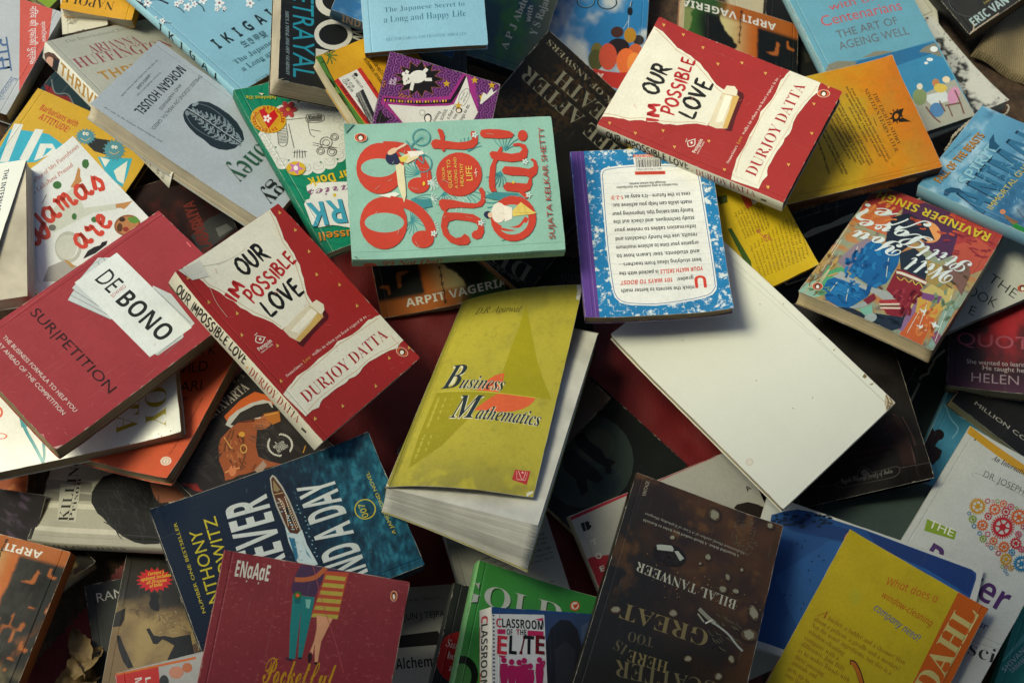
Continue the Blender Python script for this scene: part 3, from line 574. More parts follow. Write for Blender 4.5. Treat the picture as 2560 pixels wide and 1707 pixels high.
make_book((45.4, 77.2, 21.9, -3.1504, -0.0002, -0.0081, 96.3, 106.5, 22.0), 'paperback_book', 'black thriller almost hidden below the workbook’s purple strip', 'front_cover', 'L', '0c0c0c', 'c8bfa4', 'satin', '', parse("""b 0b0b0c
t 343434~b~ROBERT~-1.9 26 29.9 26.5 6.2
t 343434~b~LUDLUM~-2.1 19.5 30.5 19.9 6.2
e 1c1c1c 21.7 23.6 -14.3 -0.7 0.4 12.3 0.96"""), [])
make_book((89.0, -87.3, 16.0, -0.7829, -0.0051, -0.0038, 127.5, 129.1, 16.0), 'paperback_book', 'dark book with a round elephant picture deep beside the yellow-green textbook', 'front_cover', 'L', '121414', 'c8bfa4', 'satin', '', parse("""b 131817
e 35443f 55.8 61.4 31.9 33 31.8 -35.5 0
e 46503f 51.6 80.3 12.5 12.9 11.6 -13 0
e 2a3c3e 82.8 59.4 9.9 10.2 9.7 -10.9 0
p 0c0f0e 30.9 71.3 35 81 44.1 77.9 58.3 80 67.3 76.9 76.4 81 76.4 73.9 82.1 69.2 78 64.9 72.3 69.6 60.7 66.5 39.2 65.6
p 0c0f0e 34.3 49.9 40.1 61.1 50.8 59.8 68.1 61.8 79.6 59.6 78.7 51.7 68 47.7 77 39.5 76.1 31.7 60.7 40.1 47.5 38.8"""), [])
make_book((-317.2, 134.4, 16.0, 1.9989, 0.0106, -0.0100, 134.3, 121.6, 16.0), 'paperback_book', 'dark red and black book with red capitals in the gap above the red card-fan book', 'front_cover', 'L', '2a1012', 'c8bfa4', 'satin', '', parse("""g dusk
p 3c3e40 76.5 22 78.4 -4.2 57.6 -13.8 42.4 41.6 65.1 44.1
p 6a6c6c 63.8 19.4 64.8 7.6 57.5 4.1 53.6 19.6
t 742a24~bc~PARAIYA~56.4 29.9 101 27.7 11.3
t 742a24~bc~PARAIYA~24.6 29.7 80.5 28.1 11.2
t a8a098~si~AMI~89.7 5.4 98.8 7.6 3.8"""), [])
make_book((-409.9, 252.4, 14.1, -0.5097, 0.0162, 0.0030, 134.2, 84.4, 14.0), 'paperback_book', 'dark teal book with a red hexagon, sunk beside the yellow monster book', 'front_cover', 'L', '10262c', 'c8bfa4', 'satin', '', parse("""b 12303a
p 7c1c24 -2.1 66.1 9.7 66.9 15.4 62.8 19.7 62.8 27 66.9 37.2 62.4 34.1 58.7 23.7 57.1 8 58.9
l 6a7478 1.32 2.9 74.6 14.9 63.4 25.7 68.7 37.2 62.4"""), [])
make_book((423.2, -67.0, 14.0, -0.4216, 0.0084, 0.0029, 110.6, 271.5, 14.0), 'paperback_book', 'blackish green book with a long torn white edge right of the blank white cover', 'front_cover', 'L', '222a26', 'c8bfa4', 'satin', '', parse("""b 252f2a
l c8beaa 2.31 45.3 252.1 38.3 238.1 38 232 35.9 223.4 36.5 219.5 30.1 212 30.5 204.4 29.3 193.5 28 184.1 26.8 174.1
l 4c5a54 3.73 5.7 203.5 16.6 205.1 31.7 206.5"""), [])
make_book((308.7, 11.5, 19.5, -0.6041, 0.0047, -0.0311, 181.2, 187.5, 10.0), 'paperback_book', 'dim black-and-white portrait book under the right edge of the blank white cover', 'front_cover', 'L', '141414', 'c8bfa4', 'satin', '', parse("""g dark
p 3c3838 70 146 90.5 150.7 107.7 139.8 119.1 131.5 99.8 127.5 76.4 133.9
p 4a423e 106.6 155.7 126.7 158.4 143.4 162.1 165.3 138.4 176.8 123.9 155.7 126.6 130.6 139.7 111.9 142.8
e 141212 87.9 144.7 4.8 1.2 0.6 -3.6 0
p 0e0c0c 91.3 154.7 116.7 136.3 128.7 126.8 105.6 138.3"""), [])
make_book((451.5, -94.7, 27.8, -0.5406, -0.0019, -0.0246, 88.8, 180.4, 16.0), 'paperback_book', 'pale blue swirl-patterned book with dark figures, sunk left of the gear-brain book', 'front_cover', 'L', '5a8fa4', 'c8bfa4', 'satin', '', parse("""g cyan
p 1a0f10 -9.3 111.1 -4.8 120 4.6 116.7 11.3 113.3 10 103.4 18.3 102.6 19.1 94.1 15.6 83.1 -0.9 90.7
e 1a0f10 8.8 116.3 4.8 3 2.2 -5.4 0
l 7ab0c4 1.17 1.9 150.2 13.2 138.8 23.6 133 22.1 120
l 7ab0c4 1.04 11.5 153.1 19.8 145.9 31.5 147.1
p 7a3420 -0.3 41.2 12 53 17.9 45 13.4 33.6 7.8 34.5
e 2a8078 13.1 24.8 4.2 2.6 2.1 -5.1 0"""), [])
make_book((382.9, 176.1, 30.5, -1.2061, 0.0160, -0.0125, 70.7, 211.5, 12.0), 'paperback_book', 'black book with a ragged white band, under the orange-yellow back cover', 'front_cover', 'L', '0e0e0e', 'c8bfa4', 'satin', '', parse("""b 0e0e0d
p a4a493 25.2 41.2 22.1 54.5 22.9 74.9 20.7 90.9 19.8 106.4 27.1 101 28 81.1 28.5 64.5 30.3 43
t 302f2c~sc~Key~7.9 64.1 8.6 95.8 18.1"""), [])
make_book((351.7, -134.5, 41.8, -0.3717, -0.0019, -0.0446, 108.2, 84.2, 20.0), 'paperback_book', 'grey-teal book showing its page edge under the black yogi book', 'front_cover', 'L', '4a5c58', 'b8aa88', 'satin', '', parse("""b 40504c"""), [])
make_book((489.6, 527.3, 15.9, -0.0246, 0.0066, 0.0629, 65.8, 144.3, 16.0), 'paperback_book', 'plain cream book with a rounded corner beside the black thriller at top right', 'front_cover', 'L', 'b8b8aa', 'c8bfa4', 'satin', '', parse("""b c2c4b6
l 3a3c38 0.66 43.5 5.9 60.1 16
l 6a6c66 0.50 60.1 16 50 32.6"""), [])
make_book((486.5, 370.5, 33.5, 0.4438, -0.1420, -0.0751, 117.9, 141.4, 14.3), 'paperback_book', 'white book splashed with black ink, lying on bare soil at top right', 'front_cover', 'L', 'b0b2ac', 'c8bfa4', 'satin', 'cy -5', parse("""g splat"""), [])
make_book((314.3, 525.7, 12.0, 0.1375, 0.0026, 0.0094, 95.8, 168.7, 12.0), 'paperback_book', 'beige cover peeping out at the top edge behind the fire-lit thriller', 'front_cover', 'L', 'a89e84', 'c8bfa4', 'satin', '', parse("""b b4ab90"""), [])
make_book((352.1, 416.9, 22.8, -0.1654, 0.0004, -0.0102, 91.8, 138.6, 14.0), 'paperback_book', 'plain black cover in the shade left of the ageing-well book', 'front_cover', 'L', '101110', 'c8bfa4', 'satin', '', parse("""b 121311
p 26261f 45.4 49.5 52.5 47.8 57.1 38.9 49 33.7"""), [])
make_book((-473.0, -83.5, 27.6, -0.0001, 0.1351, -0.0965, 93.7, 88.8, 21.5), 'paperback_book', 'copper-orange book with a brown page edge under the white gold-lettered novel', 'front_cover', 'L', '7a3c1a', '8a7450', 'satin', '', parse("""g copper"""), [])
make_book((-464.9, -150.9, 32.6, -0.1432, 0.0002, 0.0045, 106.8, 54.0, 12.0), 'paperback_book', 'dark purple streaked book in the shadow left of the grey memoir', 'front_cover', 'L', '1a141c', 'c8bfa4', 'satin', '', parse("""g dusk2"""), [])
make_book((-468.7, 453.4, 13.0, -0.6021, 0.0948, -0.0107, 66.9, 75.9, 12.0), 'paperback_book', 'lime green book cut off by the top left edge', 'front_cover', 'L', '6a8a2a', 'c8bfa4', 'satin', '', parse("""b 7a9c2c"""), [])
make_book((-424.5, 395.6, 31.2, 0.1836, -0.1502, -0.2179, 46.4, 77.7, 14.0), 'paperback_book', 'cream book with a small leaf drawing, squeezed under the amber book', 'front_cover', 'L', 'b8b6a4', 'c8bfa4', 'satin', '', parse("""b c6c4b2
t 30302a~sf~Jane Used~17 15.6 7.2 22.2 5
t 30302a~sf~and~13.1 14.1 8.2 16.9 4.7
e 20221c 22.2 -1.1 2.3 -1.9 -0.6 -1.8 0
e a0a090 14.8 -1.5 3.3 1.6 0.8 -2.4 0"""), [])
make_book((-392.2, 453.9, 59.1, 2.9612, 0.0806, -0.0901, 74.2, 173.9, 15.4), 'paperback_book', 'amber yellow book with upside-down capitals at the top left', 'front_cover', 'L', 'b8861c', 'c8c0a8', 'satin', 'cx -2', parse("""b cf9a22
t 32240c~sf~NAPOLEON~22.4 155.3 94.7 156 9.9"""), [])
make_book((-101.3, -296.8, 16.0, 0.0861, -0.0284, -0.0032, 117.6, 176.9, 16.0), 'paperback_book', 'grey book with one black band under the maroon couple book', 'front_cover', 'L', '8a8c86', 'c8bfa4', 'satin', '', parse("""b 9a9c94
t 605f56~s~PAGES * FINALIST~77.4 163.6 107.5 163.9 2.9
t 2c302e~s~ARJUN J TEJPAL~63.9 147.4 113.5 147.7 5.8
p 0c0c0c 42.1 132.7 102.3 135.3 106.6 122.8 41.3 123
t 161818~b~Alchemy~62.5 104.3 100.4 104.2 9.2"""), [])
make_book((1.5, -195.8, 32.1, -2.8883, -0.0662, -0.0246, 95.7, 175.5, 14.0), 'paperback_book', 'pale back cover printed with a paragraph, beneath the thick textbook’s page block', 'back_cover', 'R', 'a0a29a', 'c8bfa4', 'satin', 'cy 3;lift 0 0 50 8.5', parse("""b adaea4
t 3c3e3a~sf~In the Time Traveller’s mind machine~5.5 85.2 67.3 87.5 2.2
t 3c3e3a~sf~we will be carried from a Victorian~4.4 80.6 65.7 82 2.2
t 3c3e3a~sf~802,701 AD, when the earth is divided~5.5 75.8 68.7 76.4 2.2
t 3c3e3a~sf~the gentle Eloi and the ape-like~7.9 70.4 69.6 71.4 2.2
t 3c3e3a~sf~Morlocks, and on years or so~5.7 66.1 69.8 64.2 2.2
t 3c3e3a~sf~The world of days and~6.4 61.6 69.6 59.5 2.2
t 3c3e3a~sf~with~11.7 107.1 15.3 107.4 2.1"""), [])
make_book((-392.8, -192.5, 13.7, -0.8031, -0.3955, -0.1205, 32.9, 51.4, 8.0), 'paperback_book', 'small map-printed booklet corner between the fire-lit thriller and the red tarpaulin', 'front_cover', 'L', '8a8a7a', 'c8bfa4', 'satin', '', parse("""g map"""), [])
make_book((-554.4, 355.1, 22.6, -1.9129, 0.0267, -0.0492, 130.3, 189.3, 19.9), 'paperback_book', 'grey book with a red strip of Hindi lettering in the top left corner', 'front_cover', 'T', '9aa2aa', '6a5438', 'satin', '', parse("""b acb4bc
p c0544c -7.6 141.8 -2.6 177.8 33.6 195.3 63.2 195.9 101.2 193.5
t d4dade~s~निरव की एकांकी पुस्तक~5.6 155.4 69.1 184.8 6.3
t d4dade~s~स्वरचितबाल~18.3 173.9 40.2 184.7 3.6
t 44628e~s~राम~54.8 138.2 89.6 160.4 15.5
t 44628e~s~श्रीमातारामदु~118.3 176.9 88.3 179.5 5.5"""), [])
make_book((261.2, 316.9, 44.5, 3.0377, 0.0830, 0.1924, 137.9, 223.0, 16.0), 'paperback_book', 'fire-lit thriller, upside down, at the top edge above the right red torn-paper novel', 'front_cover', 'L', '9a5626', 'b8a888', 'satin', 'cx 2', rescale(thriller_cover, 1.110, 1.074), rescale(thriller_spine, 1.074, 1.020))
make_book((109.9, 460.8, 24.2, -3.2505, 0.0601, -0.0555, 134.1, 252.9, 16.0), 'paperback_book', 'sky blue book with a bunch of balloons, partly shaded at the top', 'front_cover', 'L', '2a6a98', 'c8bfa4', 'gloss', '', parse("""g sky2
e 241816 30.2 194.7 -12 -1.7 -0.7 10.8 0
e 302a26 8.7 183.1 -6 -0.9 -0.4 6.5 0
e 43271a 32.7 176.3 -7 -1 -0.4 7.1 0
e a87a1e 18.4 178.2 -6.7 -1 -0.6 9.6 0
e 6a6224 53.2 203.4 -6.7 -0.9 -0.7 10.7 0
e 4c4e1c 53.8 214.3 -8.2 -1.2 -0.9 12.9 0
e c25c2e 11.3 196.7 -7.4 -1 -0.5 8.5 0
e c24c30 40.8 208.6 -9.8 -1.4 -1.1 16.8 0
e e06c30 20.5 211.9 -10.9 -1.5 -1 16.7 0
e e88a3c 11.7 213 -8 -1.1 -0.8 13.7 0
p b83022 56.4 225.4 41.6 227.1 28.3 226.8 13.7 224 10.6 231.2 27 247.2 40.5 244.5 54.5 234.3
t d8ccc0~b~A~44.1 230.5 50.8 230 6.1
l c0ccd0 0.58 21 169.2 21 156.6 20.5 142.2 19.6 134.1
l c0ccd0 0.44 26.2 171.5 21.5 159.8
e 16181c 20.2 147.7 -3 -0.4 -0.3 5.5 0
l 16181c 1.18 19.8 142.1 18.6 134.8
e 101418 69.6 141.7 -10.1 -1.5 -0.6 9.1 0.84
e 101418 45.9 139.9 -11.1 -1.6 -0.6 9.1 0.85
e 8ab0c0 69.6 141.7 -8.9 -1.3 -0.5 7.9 0.95
e 8ab0c0 45.9 139.9 -9.7 -1.4 -0.5 7.9 0.96"""), [])
make_book((-319.0, -117.3, 39.1, 1.4517, -0.2178, -0.1974, 134.1, 186.5, 11.3), 'paperback_book', 'grey memoir with a dark-haired head, spine toward the viewer, at the left', 'front_cover', 'L', 'bcb9a8', 'c8bfa4', 'satin', 'cx 2;lift 0 1 37 5.1', parse("""b a9a89a
p 343636 -1 205.6 0.1 182.9 43.2 186.7 65.7 186.9 70.5 193.9
p c6c5b6 15.1 183.7 14.6 78.7 9.9 77.6 10.1 182.8
p c6c5b6 38.6 190.5 38 84.2 33.1 83.1 33.5 189.5
p c2c1b2 62.1 197.2 61.2 89.7 56.3 88.6 56.8 196.3
p 7c7c72 50.7 185.4 47.7 141.3 41.6 139.6 40.2 183.6
p 8c8b80 62 186.4 60 144.5 50.1 143 50.7 184.9
p babaac 57.5 173.2 57.1 154.4 36.1 151.6 20.3 149.6 20.8 166.4
t b8b8ae~s~PERSONA~16.8 185.8 66.9 189.7 2.6
t 22241f~sf~KILLING DAYS~21.2 157.2 132 163.4 8.4
t 2c2e2a~sf~Prison~21.2 151.7 63.9 155.5 4.6
p 191b1d 40.3 140.4 50.1 142.5 57.7 140.5 66.7 136.1 70.9 125.9 72.9 109.4 63.6 91.4 52.8 83.3 41.1 68.4 19.8 59.1 7.7 62.9 3.4 71.7 2.5 83.5 3.9 92.5 9.2 104.8 18.2 118 26.3 126.7 29.7 132.1
p 8c5840 66 94.8 67.7 85.7 64.4 73.7 54.3 49.2 45 63.7 41.9 79.6 50.2 86
p b49a8c 63.2 73.4 66.1 65.1 55.5 50.6 52.9 53.3
k 2a2d31 37.1 102.9 1.3 -28.5 -27.5 -6.8 -12.2 -9.6 0.91 50 0.3
k 0f1012 37.1 102.9 1.3 -28.5 -27.5 -6.8 -11.1 -6.5 0.77 40 0.3
l 4a4c48 0.35 10.4 105.1 9.6 72.1"""), parse("""b bcb9a8
t 6a685c~sf~KILLING DAYS~12 2.6 85.3 4.4 5"""))
make_book((-213.1, -127.0, 80.2, 0.8093, -0.0463, 0.0021, 118.5, 182.8, 18.0), 'paperback_book', 'dark epic with a bare-chested warrior under the left torn-paper novel', 'front_cover', 'L', '241c1a', 'c8bfa4', 'satin', '', parse("""g night
p cc6128 70.4 161.1 90.8 162.5 105.8 159.5 113.9 144.6 109.7 138.7 83.2 148.3 67.7 150.5
p bfc0bc 65.7 154.2 72.6 157.2 82.8 157.1 95.9 153.8 105.7 148.6 109.4 142.3 106.4 136.9 98.8 144.5 83.7 151.1 67.3 148.5
p 2c2826 68.5 151.3 82.6 153.9 96.7 150 106.7 143.4 105.6 136.1 96.9 134.7 83.7 141.1 73.7 144.5
p 98502c 47.9 144 54.1 147.6 64.6 148.7 75.8 148.2 85.3 141.2 81.8 131.5 70.6 121.3 64.9 112.3 68.1 103.4 74.3 93.1 53.6 105 46.4 108.2 41.2 111.8 35.2 113.1 29.7 116.3 34 122.4 38.8 133.6
e a8603a 89.3 133.1 7.4 -4 -3.1 -5.3 0
p b06a42 88.8 139.5 100.8 135.8 102.9 128.7 91.8 126.5 84.2 130.8
p b8702c 96.2 138.7 108.2 131 102.1 122.9 94.1 125.8
l e0b060 0.68 95.7 136.7 106.2 130.5
l e4dcd0 0.90 87.6 140.6 92.2 137.7
l 6a3c20 1.56 68.9 139.4 67.9 133.8 61.2 129 57.5 121.3 45.1 114.4
l 6a3c20 1.56 66.1 147.2 55.9 142.6 47.3 136.5
l 6a3c20 1.54 58.7 108.8 52.5 106.9
l 6a3c20 1.56 67.6 145.7 60.5 141.3 53.5 138.5
e d0983c 69.4 137.6 1.9 -1.9 -1.8 -1.9 0
e c89a50 61.1 126.7 2.2 -2.2 -3 -3.2 0.7
l d8985c 1.09 34.7 121.6 39.2 120.3 46.7 116
e c87a50 40.3 118.4 2.2 -2.2 -3.5 -3.7 0
l 5a1a14 1.01 74.7 148.6 86 138.9
l d0a060 0.89 56.8 146.6 53.3 132.1
p a08878 54 105.5 65.5 106.8 64.5 101.3 53.8 99.2
k b47042 53.3 132.1 5.9 -6 -10.2 -10.8 -2 -4.2 1.38 16 0.3
k 643620 55.4 126.7 7.4 -7.5 -11 -11.6 -1.1 -3.9 1.37 16 0.3
k 4a4644 82.2 119.6 10.5 -10.5 -8.9 -9.2 1.5 -6.4 0.66 26 0.3
k 3a3634 37 148.5 8.9 -8.9 -12.4 -13.4 7.2 -1.5 0.63 40 0.3
k 7a4024 88.2 135 4.5 -4.5 -3.3 -3.4 2 -2 0.53 14 0.3
l 8a2420 0.86 1.6 140.7 4.4 134.6 5.7 126.9
l 8a2420 0.86 2.6 139.6 4.9 133.6 6.1 126.5
l 8a2420 0.86 3.6 138.6 5.4 132.7 6.6 126.1
l 8a2420 0.86 4.6 137.6 5.9 131.7 7 125.6
l 8a2420 0.86 5.6 136.6 6.4 130.7 7.4 125.2
l 8a2420 0.86 6.7 135.5 6.9 129.7 7.9 124.7
l 8a2420 0.86 7.7 134.5 7.4 128.8 8.3 124.3
l 8a2420 0.86 8.7 133.5 7.9 127.8 8.8 123.9
l 8a2420 0.86 9.7 132.5 8.4 126.8 9.2 123.4
l 8a2420 0.86 10.7 131.4 8.9 125.8 9.6 123
t b8b0a4~sb~ARYAVARTA~56.7 166.5 104.8 164.7 8.9
t 6a6258~sf~KARNA~64.1 180.7 110.8 175.7 15.7
t 8a8276~sf~THE~69 189.1 85.5 188 3.5
t c4c4be~b~5~83.8 109.7 85.1 109.5 2.5
t c4c4be~b~MILLION~79.9 107.9 90.1 105.9 2.5
t c4c4be~b~COPIES~80.4 104.6 89.4 103.3 2.5
t c4c4be~b~IN PRINT~79.4 102.4 90.2 100.3 2.5
e c4c4be 79 99.4 -1.5 0.1 0.1 0.7 0
e c4c4be 88.3 96.8 -1.1 -1.2 -0.5 0.4 0
e c4c4be 77.7 100.9 -1.4 0.4 0.2 0.6 0
e c4c4be 90.1 97.4 -0.8 -1.4 -0.6 0.3 0
e c4c4be 76.7 102.6 -1.3 0.7 0.3 0.6 0
e c4c4be 91.8 98.3 -0.6 -1.5 -0.6 0.2 0
e c4c4be 76 104.4 -1.1 1 0.4 0.5 0
e c4c4be 93.3 99.6 -0.3 -1.6 -0.7 0.1 0
e c4c4be 75.7 106.4 -0.9 1.2 0.5 0.4 0
e c4c4be 94.5 101.2 -0 -1.6 -0.7 -0.1 0
e c4c4be 75.7 108.4 -0.6 1.4 0.6 0.3 0
e c4c4be 95.4 102.9 0.3 -1.5 -0.7 -0.2 0
e c4c4be 76.1 110.3 -0.4 1.5 0.6 0.2 0
e c4c4be 95.9 104.8 0.6 -1.4 -0.6 -0.3 0
e c4c4be 76.9 112.1 -0.1 1.6 0.7 0.1 0
e c4c4be 96.1 106.8 0.8 -1.2 -0.6 -0.4 0
e c4c4be 78 113.7 0.2 1.6 0.7 -0 0
e c4c4be 95.8 108.8 1.1 -1 -0.5 -0.5 0
e c4c4be 79.4 115.1 0.5 1.5 0.6 -0.2 0
e c4c4be 95.2 110.7 1.3 -0.8 -0.4 -0.6 0
e c4c4be 81 116.1 0.8 1.4 0.6 -0.3 0
e c4c4be 94.3 112.5 1.4 -0.5 -0.3 -0.6 0
e c4c4be 82.8 116.9 1 1.3 0.5 -0.4 0
e c4c4be 93 114 1.5 -0.2 -0.2 -0.7 0
l b8882c 0.89 94.7 87.3 101.1 90.8"""), [])
make_book((174.8, -205.4, 34.7, 0.3960, 0.2210, 0.0380, 177.5, 198.2, 13.8), 'paperback_book', 'white and red book with a torn spine between textbook and brown novel', 'front_cover', 'L', 'c8c4b4', 'b8b098', 'satin', 'cy 3', parse("""b afafa6
l a83040 2.92 -0.8 195.6 58.5 197.3 94.5 198.4 152.8 199
p a8303a -0.6 156.4 3.9 157 9.5 155.7 19 153.1 40.7 147 23.4 106.7 -1.7 126.3
t d4d0c8~b~T~9.6 165.6 14.9 165.4 5.3
e d4d0c8 11 155.6 2.8 -1.1 -1.1 -2.6 0.58
t d4d0c8~b~E~7.4 141.4 12.1 141.3 4.9
p 1a2228 7 188.3 10.7 188.3 9.4 180.3 6.7 180.7
p 1a2228 11 187.9 13.7 188.3 15.3 186.2 14.4 184.8 15.9 182.4 12.6 180.5 10.1 180.3
p 28211e 147.6 147.9 151.8 149.9 162.7 148.1 170.7 142.5 179.9 135.4 169.9 123.3 159.5 132.2
t 2a2a28~b~A~166.3 156.7 171.1 158 4.5"""), [])
make_book((0.8, -57.6, 39.9, -0.7635, 0.0432, -0.0068, 109.2, 181.3, 10.0), 'paperback_book', 'plain dull brown cover just right of the textbook', 'front_cover', 'L', '4a4036', 'c8bfa4', 'satin', '', parse("""b 4e4338
e 1a1410 108.7 169 0.7 0.7 0.5 -0.6 0"""), [])
make_book((574.1, 8.2, 48.8, -0.7004, 0.0821, -0.0281, 155.0, 215.7, 14.5), 'paperback_book', 'dark grey book with a diagonal cream page edge at the right edge', 'front_cover', 'R', '26282a', 'b0a480', 'satin', '', parse("""g gray
t b0b0aa~s~MILLION COPIES SOLD~19.8 12.9 129.6 16.8 4.1"""), [])
make_book((-319.7, -32.2, 73.3, -0.3687, -0.1915, -0.2601, 129.2, 187.1, 13.3), 'paperback_book', 'bright orange novel with black capitals and a round badge under the red card-fan book', 'front_cover', 'L', 'c04a2c', '98886a', 'satin', 'lift 1 0 62 6.8', parse("""b cc5a3a
t 2c1310~s~TIWARI~71.6 74.6 114.6 91.3 10.7
t 2c1310~s~WILD~81.6 98.5 110.6 111.5 10.9
t 2c1310~s~A K~92.9 123 109.8 129.5 8.9
t 2c1310~i~poems~97.8 74.4 107 79.4 4
t 2c1310~s~For sale in the Indian Subcontinent only~119 23.9 120 84.2 1.7
e e4d8c8 118.7 16.4 4.8 1.3 2.2 -4.3 0
e d8a890 118.7 16.4 3.6 1 1.6 -3.1 0
e e4d8c8 118.7 16.4 2.5 0.7 1.1 -2.2 0
l 8a6a50 0.58 118.7 15.2 118.9 17.7"""), [])
make_book((-385.2, -47.9, 83.0, -1.4069, -0.0572, -0.2207, 134.2, 180.6, 16.2), 'paperback_book', 'white novel with gold capitals and a teal arrow under the red card-fan book', 'front_cover', 'L', 'd4d6ce', 'a08e70', 'gloss', 'cx 5;lift 1 1 50 3.4', parse("""b e1e4dc
t a8982c~sf~JOY~71.8 154.9 123.9 149.7 18.2
t a8982c~sf~TA~91.7 129.7 122 123.9 18.4
l 22929a 2.72 94.4 44.9 104.6 48.3 116.3 53.2 129 58 140 60.7
p 22929a 87.3 42.1 98.6 49.9 98.5 46.1 98.3 43.7
l 1f868e 2.43 139.5 58.6 127.5 61.3 113.6 61.5
e d8603a 79.6 24.7 0.9 3.7 5.4 -0.2 0.53
e d8603a 102.3 25.8 1.2 5.3 2.8 -0.1 0.72
e 8a8878 130.8 160.6 0.1 0.6 0.7 -0.1 0
e 8a8878 133.1 163 0.1 0.6 0.7 -0.1 0
e 8a8878 131 171.2 0.1 0.6 0.7 -0.1 0
e 8a8878 133.3 133.8 0.1 0.6 0.7 -0 0
t 8a8c7c~sf~Bestselling author of~112.5 117 99.9 134 2.7"""), [])
make_book((-38.8, 441.1, 51.1, 1.2801, 0.2144, -0.0082, 155.8, 215.8, 20.8), 'paperback_book', 'dark teal-green book with white names up its cover, at top centre', 'front_cover', 'L', '183844', 'c8bfa4', 'gloss', 'cx 2', parse("""g kalam
t b4b8a4~sb~A P J Abdul~19.2 35.5 87.3 30 7.2
t b4b8a4~b~with~57.6 20.7 76.7 22.9 5.5
t b4b8a4~sb~Y S Rajan~44.7 10 91.5 8.4 8.1"""), parse("""b 183844
t 5a9a62~b~A P J Abdul Kalam~106.2 -9.8 160.8 -15.6 11.8
t 48805a~s~with Y S Rajan~111 -18.3 152.5 -21.6 8"""))
make_book((-439.6, 176.7, 24.5, -0.4400, 0.0321, -0.0356, 134.4, 193.8, 13.4), 'paperback_book', 'yellow children’s book with two furry blue creatures at the left', 'front_cover', 'L', 'c89a20', '4a341c', 'satin', 'cy 1.5', parse("""b c8a232
p 35a8c4 1.1 140.2 13.6 145.4 36.4 152.6 55.2 148.3 42.2 120.1 12.5 102.6 5.3 101.2
p d8deda 1.2 147.6 9.3 150.7 18.6 108 11.4 104.3
p d8deda 22.1 151.7 29.7 154.4 34.3 117.6 26.4 115.1
p d8deda 34.8 139.4 45.2 144.7 54.2 138.6 39.4 120.3
p 35a8c4 42.4 137.9 48 140 44.6 127.5
p 35a8c4 90.9 152 121.2 165.6 126.4 146.5 128.5 133.2 110.4 136.8
p d8deda 112.2 145.4 118.4 161.1 127.9 136.7 120.7 137.5
p d8deda 93.3 152.5 103 154.4 102.9 145.2
t b8502e~b~Barbarians with~13.8 172.5 55.3 171.4 7
t b8502e~b~ATTITUDE!~18.2 162.7 51.1 161.7 7.4
p 23282c 76.1 168.4 92.1 173.6 97.2 157.6 84.7 155.8 72.6 160.4
e 4e8c9e 69.1 166.4 7.3 3.8 3.8 -6.6 0
l 4e8c9e 1.15 74.9 169.4 78.5 169.7
l 4e8c9e 1.15 75.7 167.1 79 166.1
l 4e8c9e 1.15 75.4 164.8 78 162.7
l 4e8c9e 1.15 74.2 162.6 75.6 159.8
l 4e8c9e 1.15 72.1 161.1 72.3 157.9
l 4e8c9e 1.15 69.7 160.3 68.5 157.3
l 4e8c9e 1.15 67.1 160.5 64.8 158
l 4e8c9e 1.15 64.9 161.5 61.7 160.1
l 4e8c9e 1.15 63.2 163.3 59.7 163.1
l 4e8c9e 1.15 62.5 165.6 59.2 166.6
l 4e8c9e 1.15 62.8 167.9 60.2 170
l 4e8c9e 1.15 64 170.1 62.5 173
l 4e8c9e 1.15 66 171.6 65.9 174.9
l 4e8c9e 1.15 68.5 172.4 69.7 175.5
l 4e8c9e 1.15 71.1 172.2 73.4 174.7
l 4e8c9e 1.15 73.3 171.2 76.5 172.7
e e0e4e0 66.1 168.7 1.3 0.6 1 -1.7 0
e e0e4e0 69 169.7 1.3 0.6 1 -1.7 0
e 1a1a1a 66.4 168.7 0.4 0.2 0.3 -0.6 0
e 1a1a1a 69.2 169.7 0.4 0.2 0.3 -0.6 0
l c8b080 0.77 66 162.4 71.5 162.2 74.1 167.1
e 4e8c9e 101.2 165.9 8.2 4.2 5.1 -8.9 0
l 4e8c9e 1.15 107.8 169.2 111.8 169.2
l 4e8c9e 1.15 108.8 166.2 112.8 164.6
l 4e8c9e 1.15 108.7 163.2 112 160.2
l 4e8c9e 1.15 107.5 160.5 109.5 156.6
l 4e8c9e 1.15 105.3 158.7 105.8 154.5
l 4e8c9e 1.15 102.5 158 101.4 154.1
l 4e8c9e 1.15 99.5 158.4 97 155.4
l 4e8c9e 1.15 96.8 160 93.2 158.4
l 4e8c9e 1.15 94.7 162.5 90.6 162.5
l 4e8c9e 1.15 93.6 165.5 89.7 167.1
l 4e8c9e 1.15 93.7 168.6 90.5 171.5
l 4e8c9e 1.15 94.9 171.2 92.9 175.1
l 4e8c9e 1.15 97.1 173 96.6 177.3
l 4e8c9e 1.15 99.9 173.8 101 177.7
l 4e8c9e 1.15 103 173.3 105.5 176.3
l 4e8c9e 1.15 105.7 171.7 109.3 173.3
e e0e4e0 98.3 168.2 1.3 0.6 1 -1.7 0
e e0e4e0 101.2 169.2 1.3 0.6 1 -1.7 0
e 1a1a1a 98.5 168.2 0.4 0.2 0.3 -0.6 0
e 1a1a1a 101.4 169.2 0.4 0.2 0.3 -0.6 0
l c8b080 0.76 98.1 161.9 103.6 161.7 106.2 166.6"""), parse("""b c89a20"""))
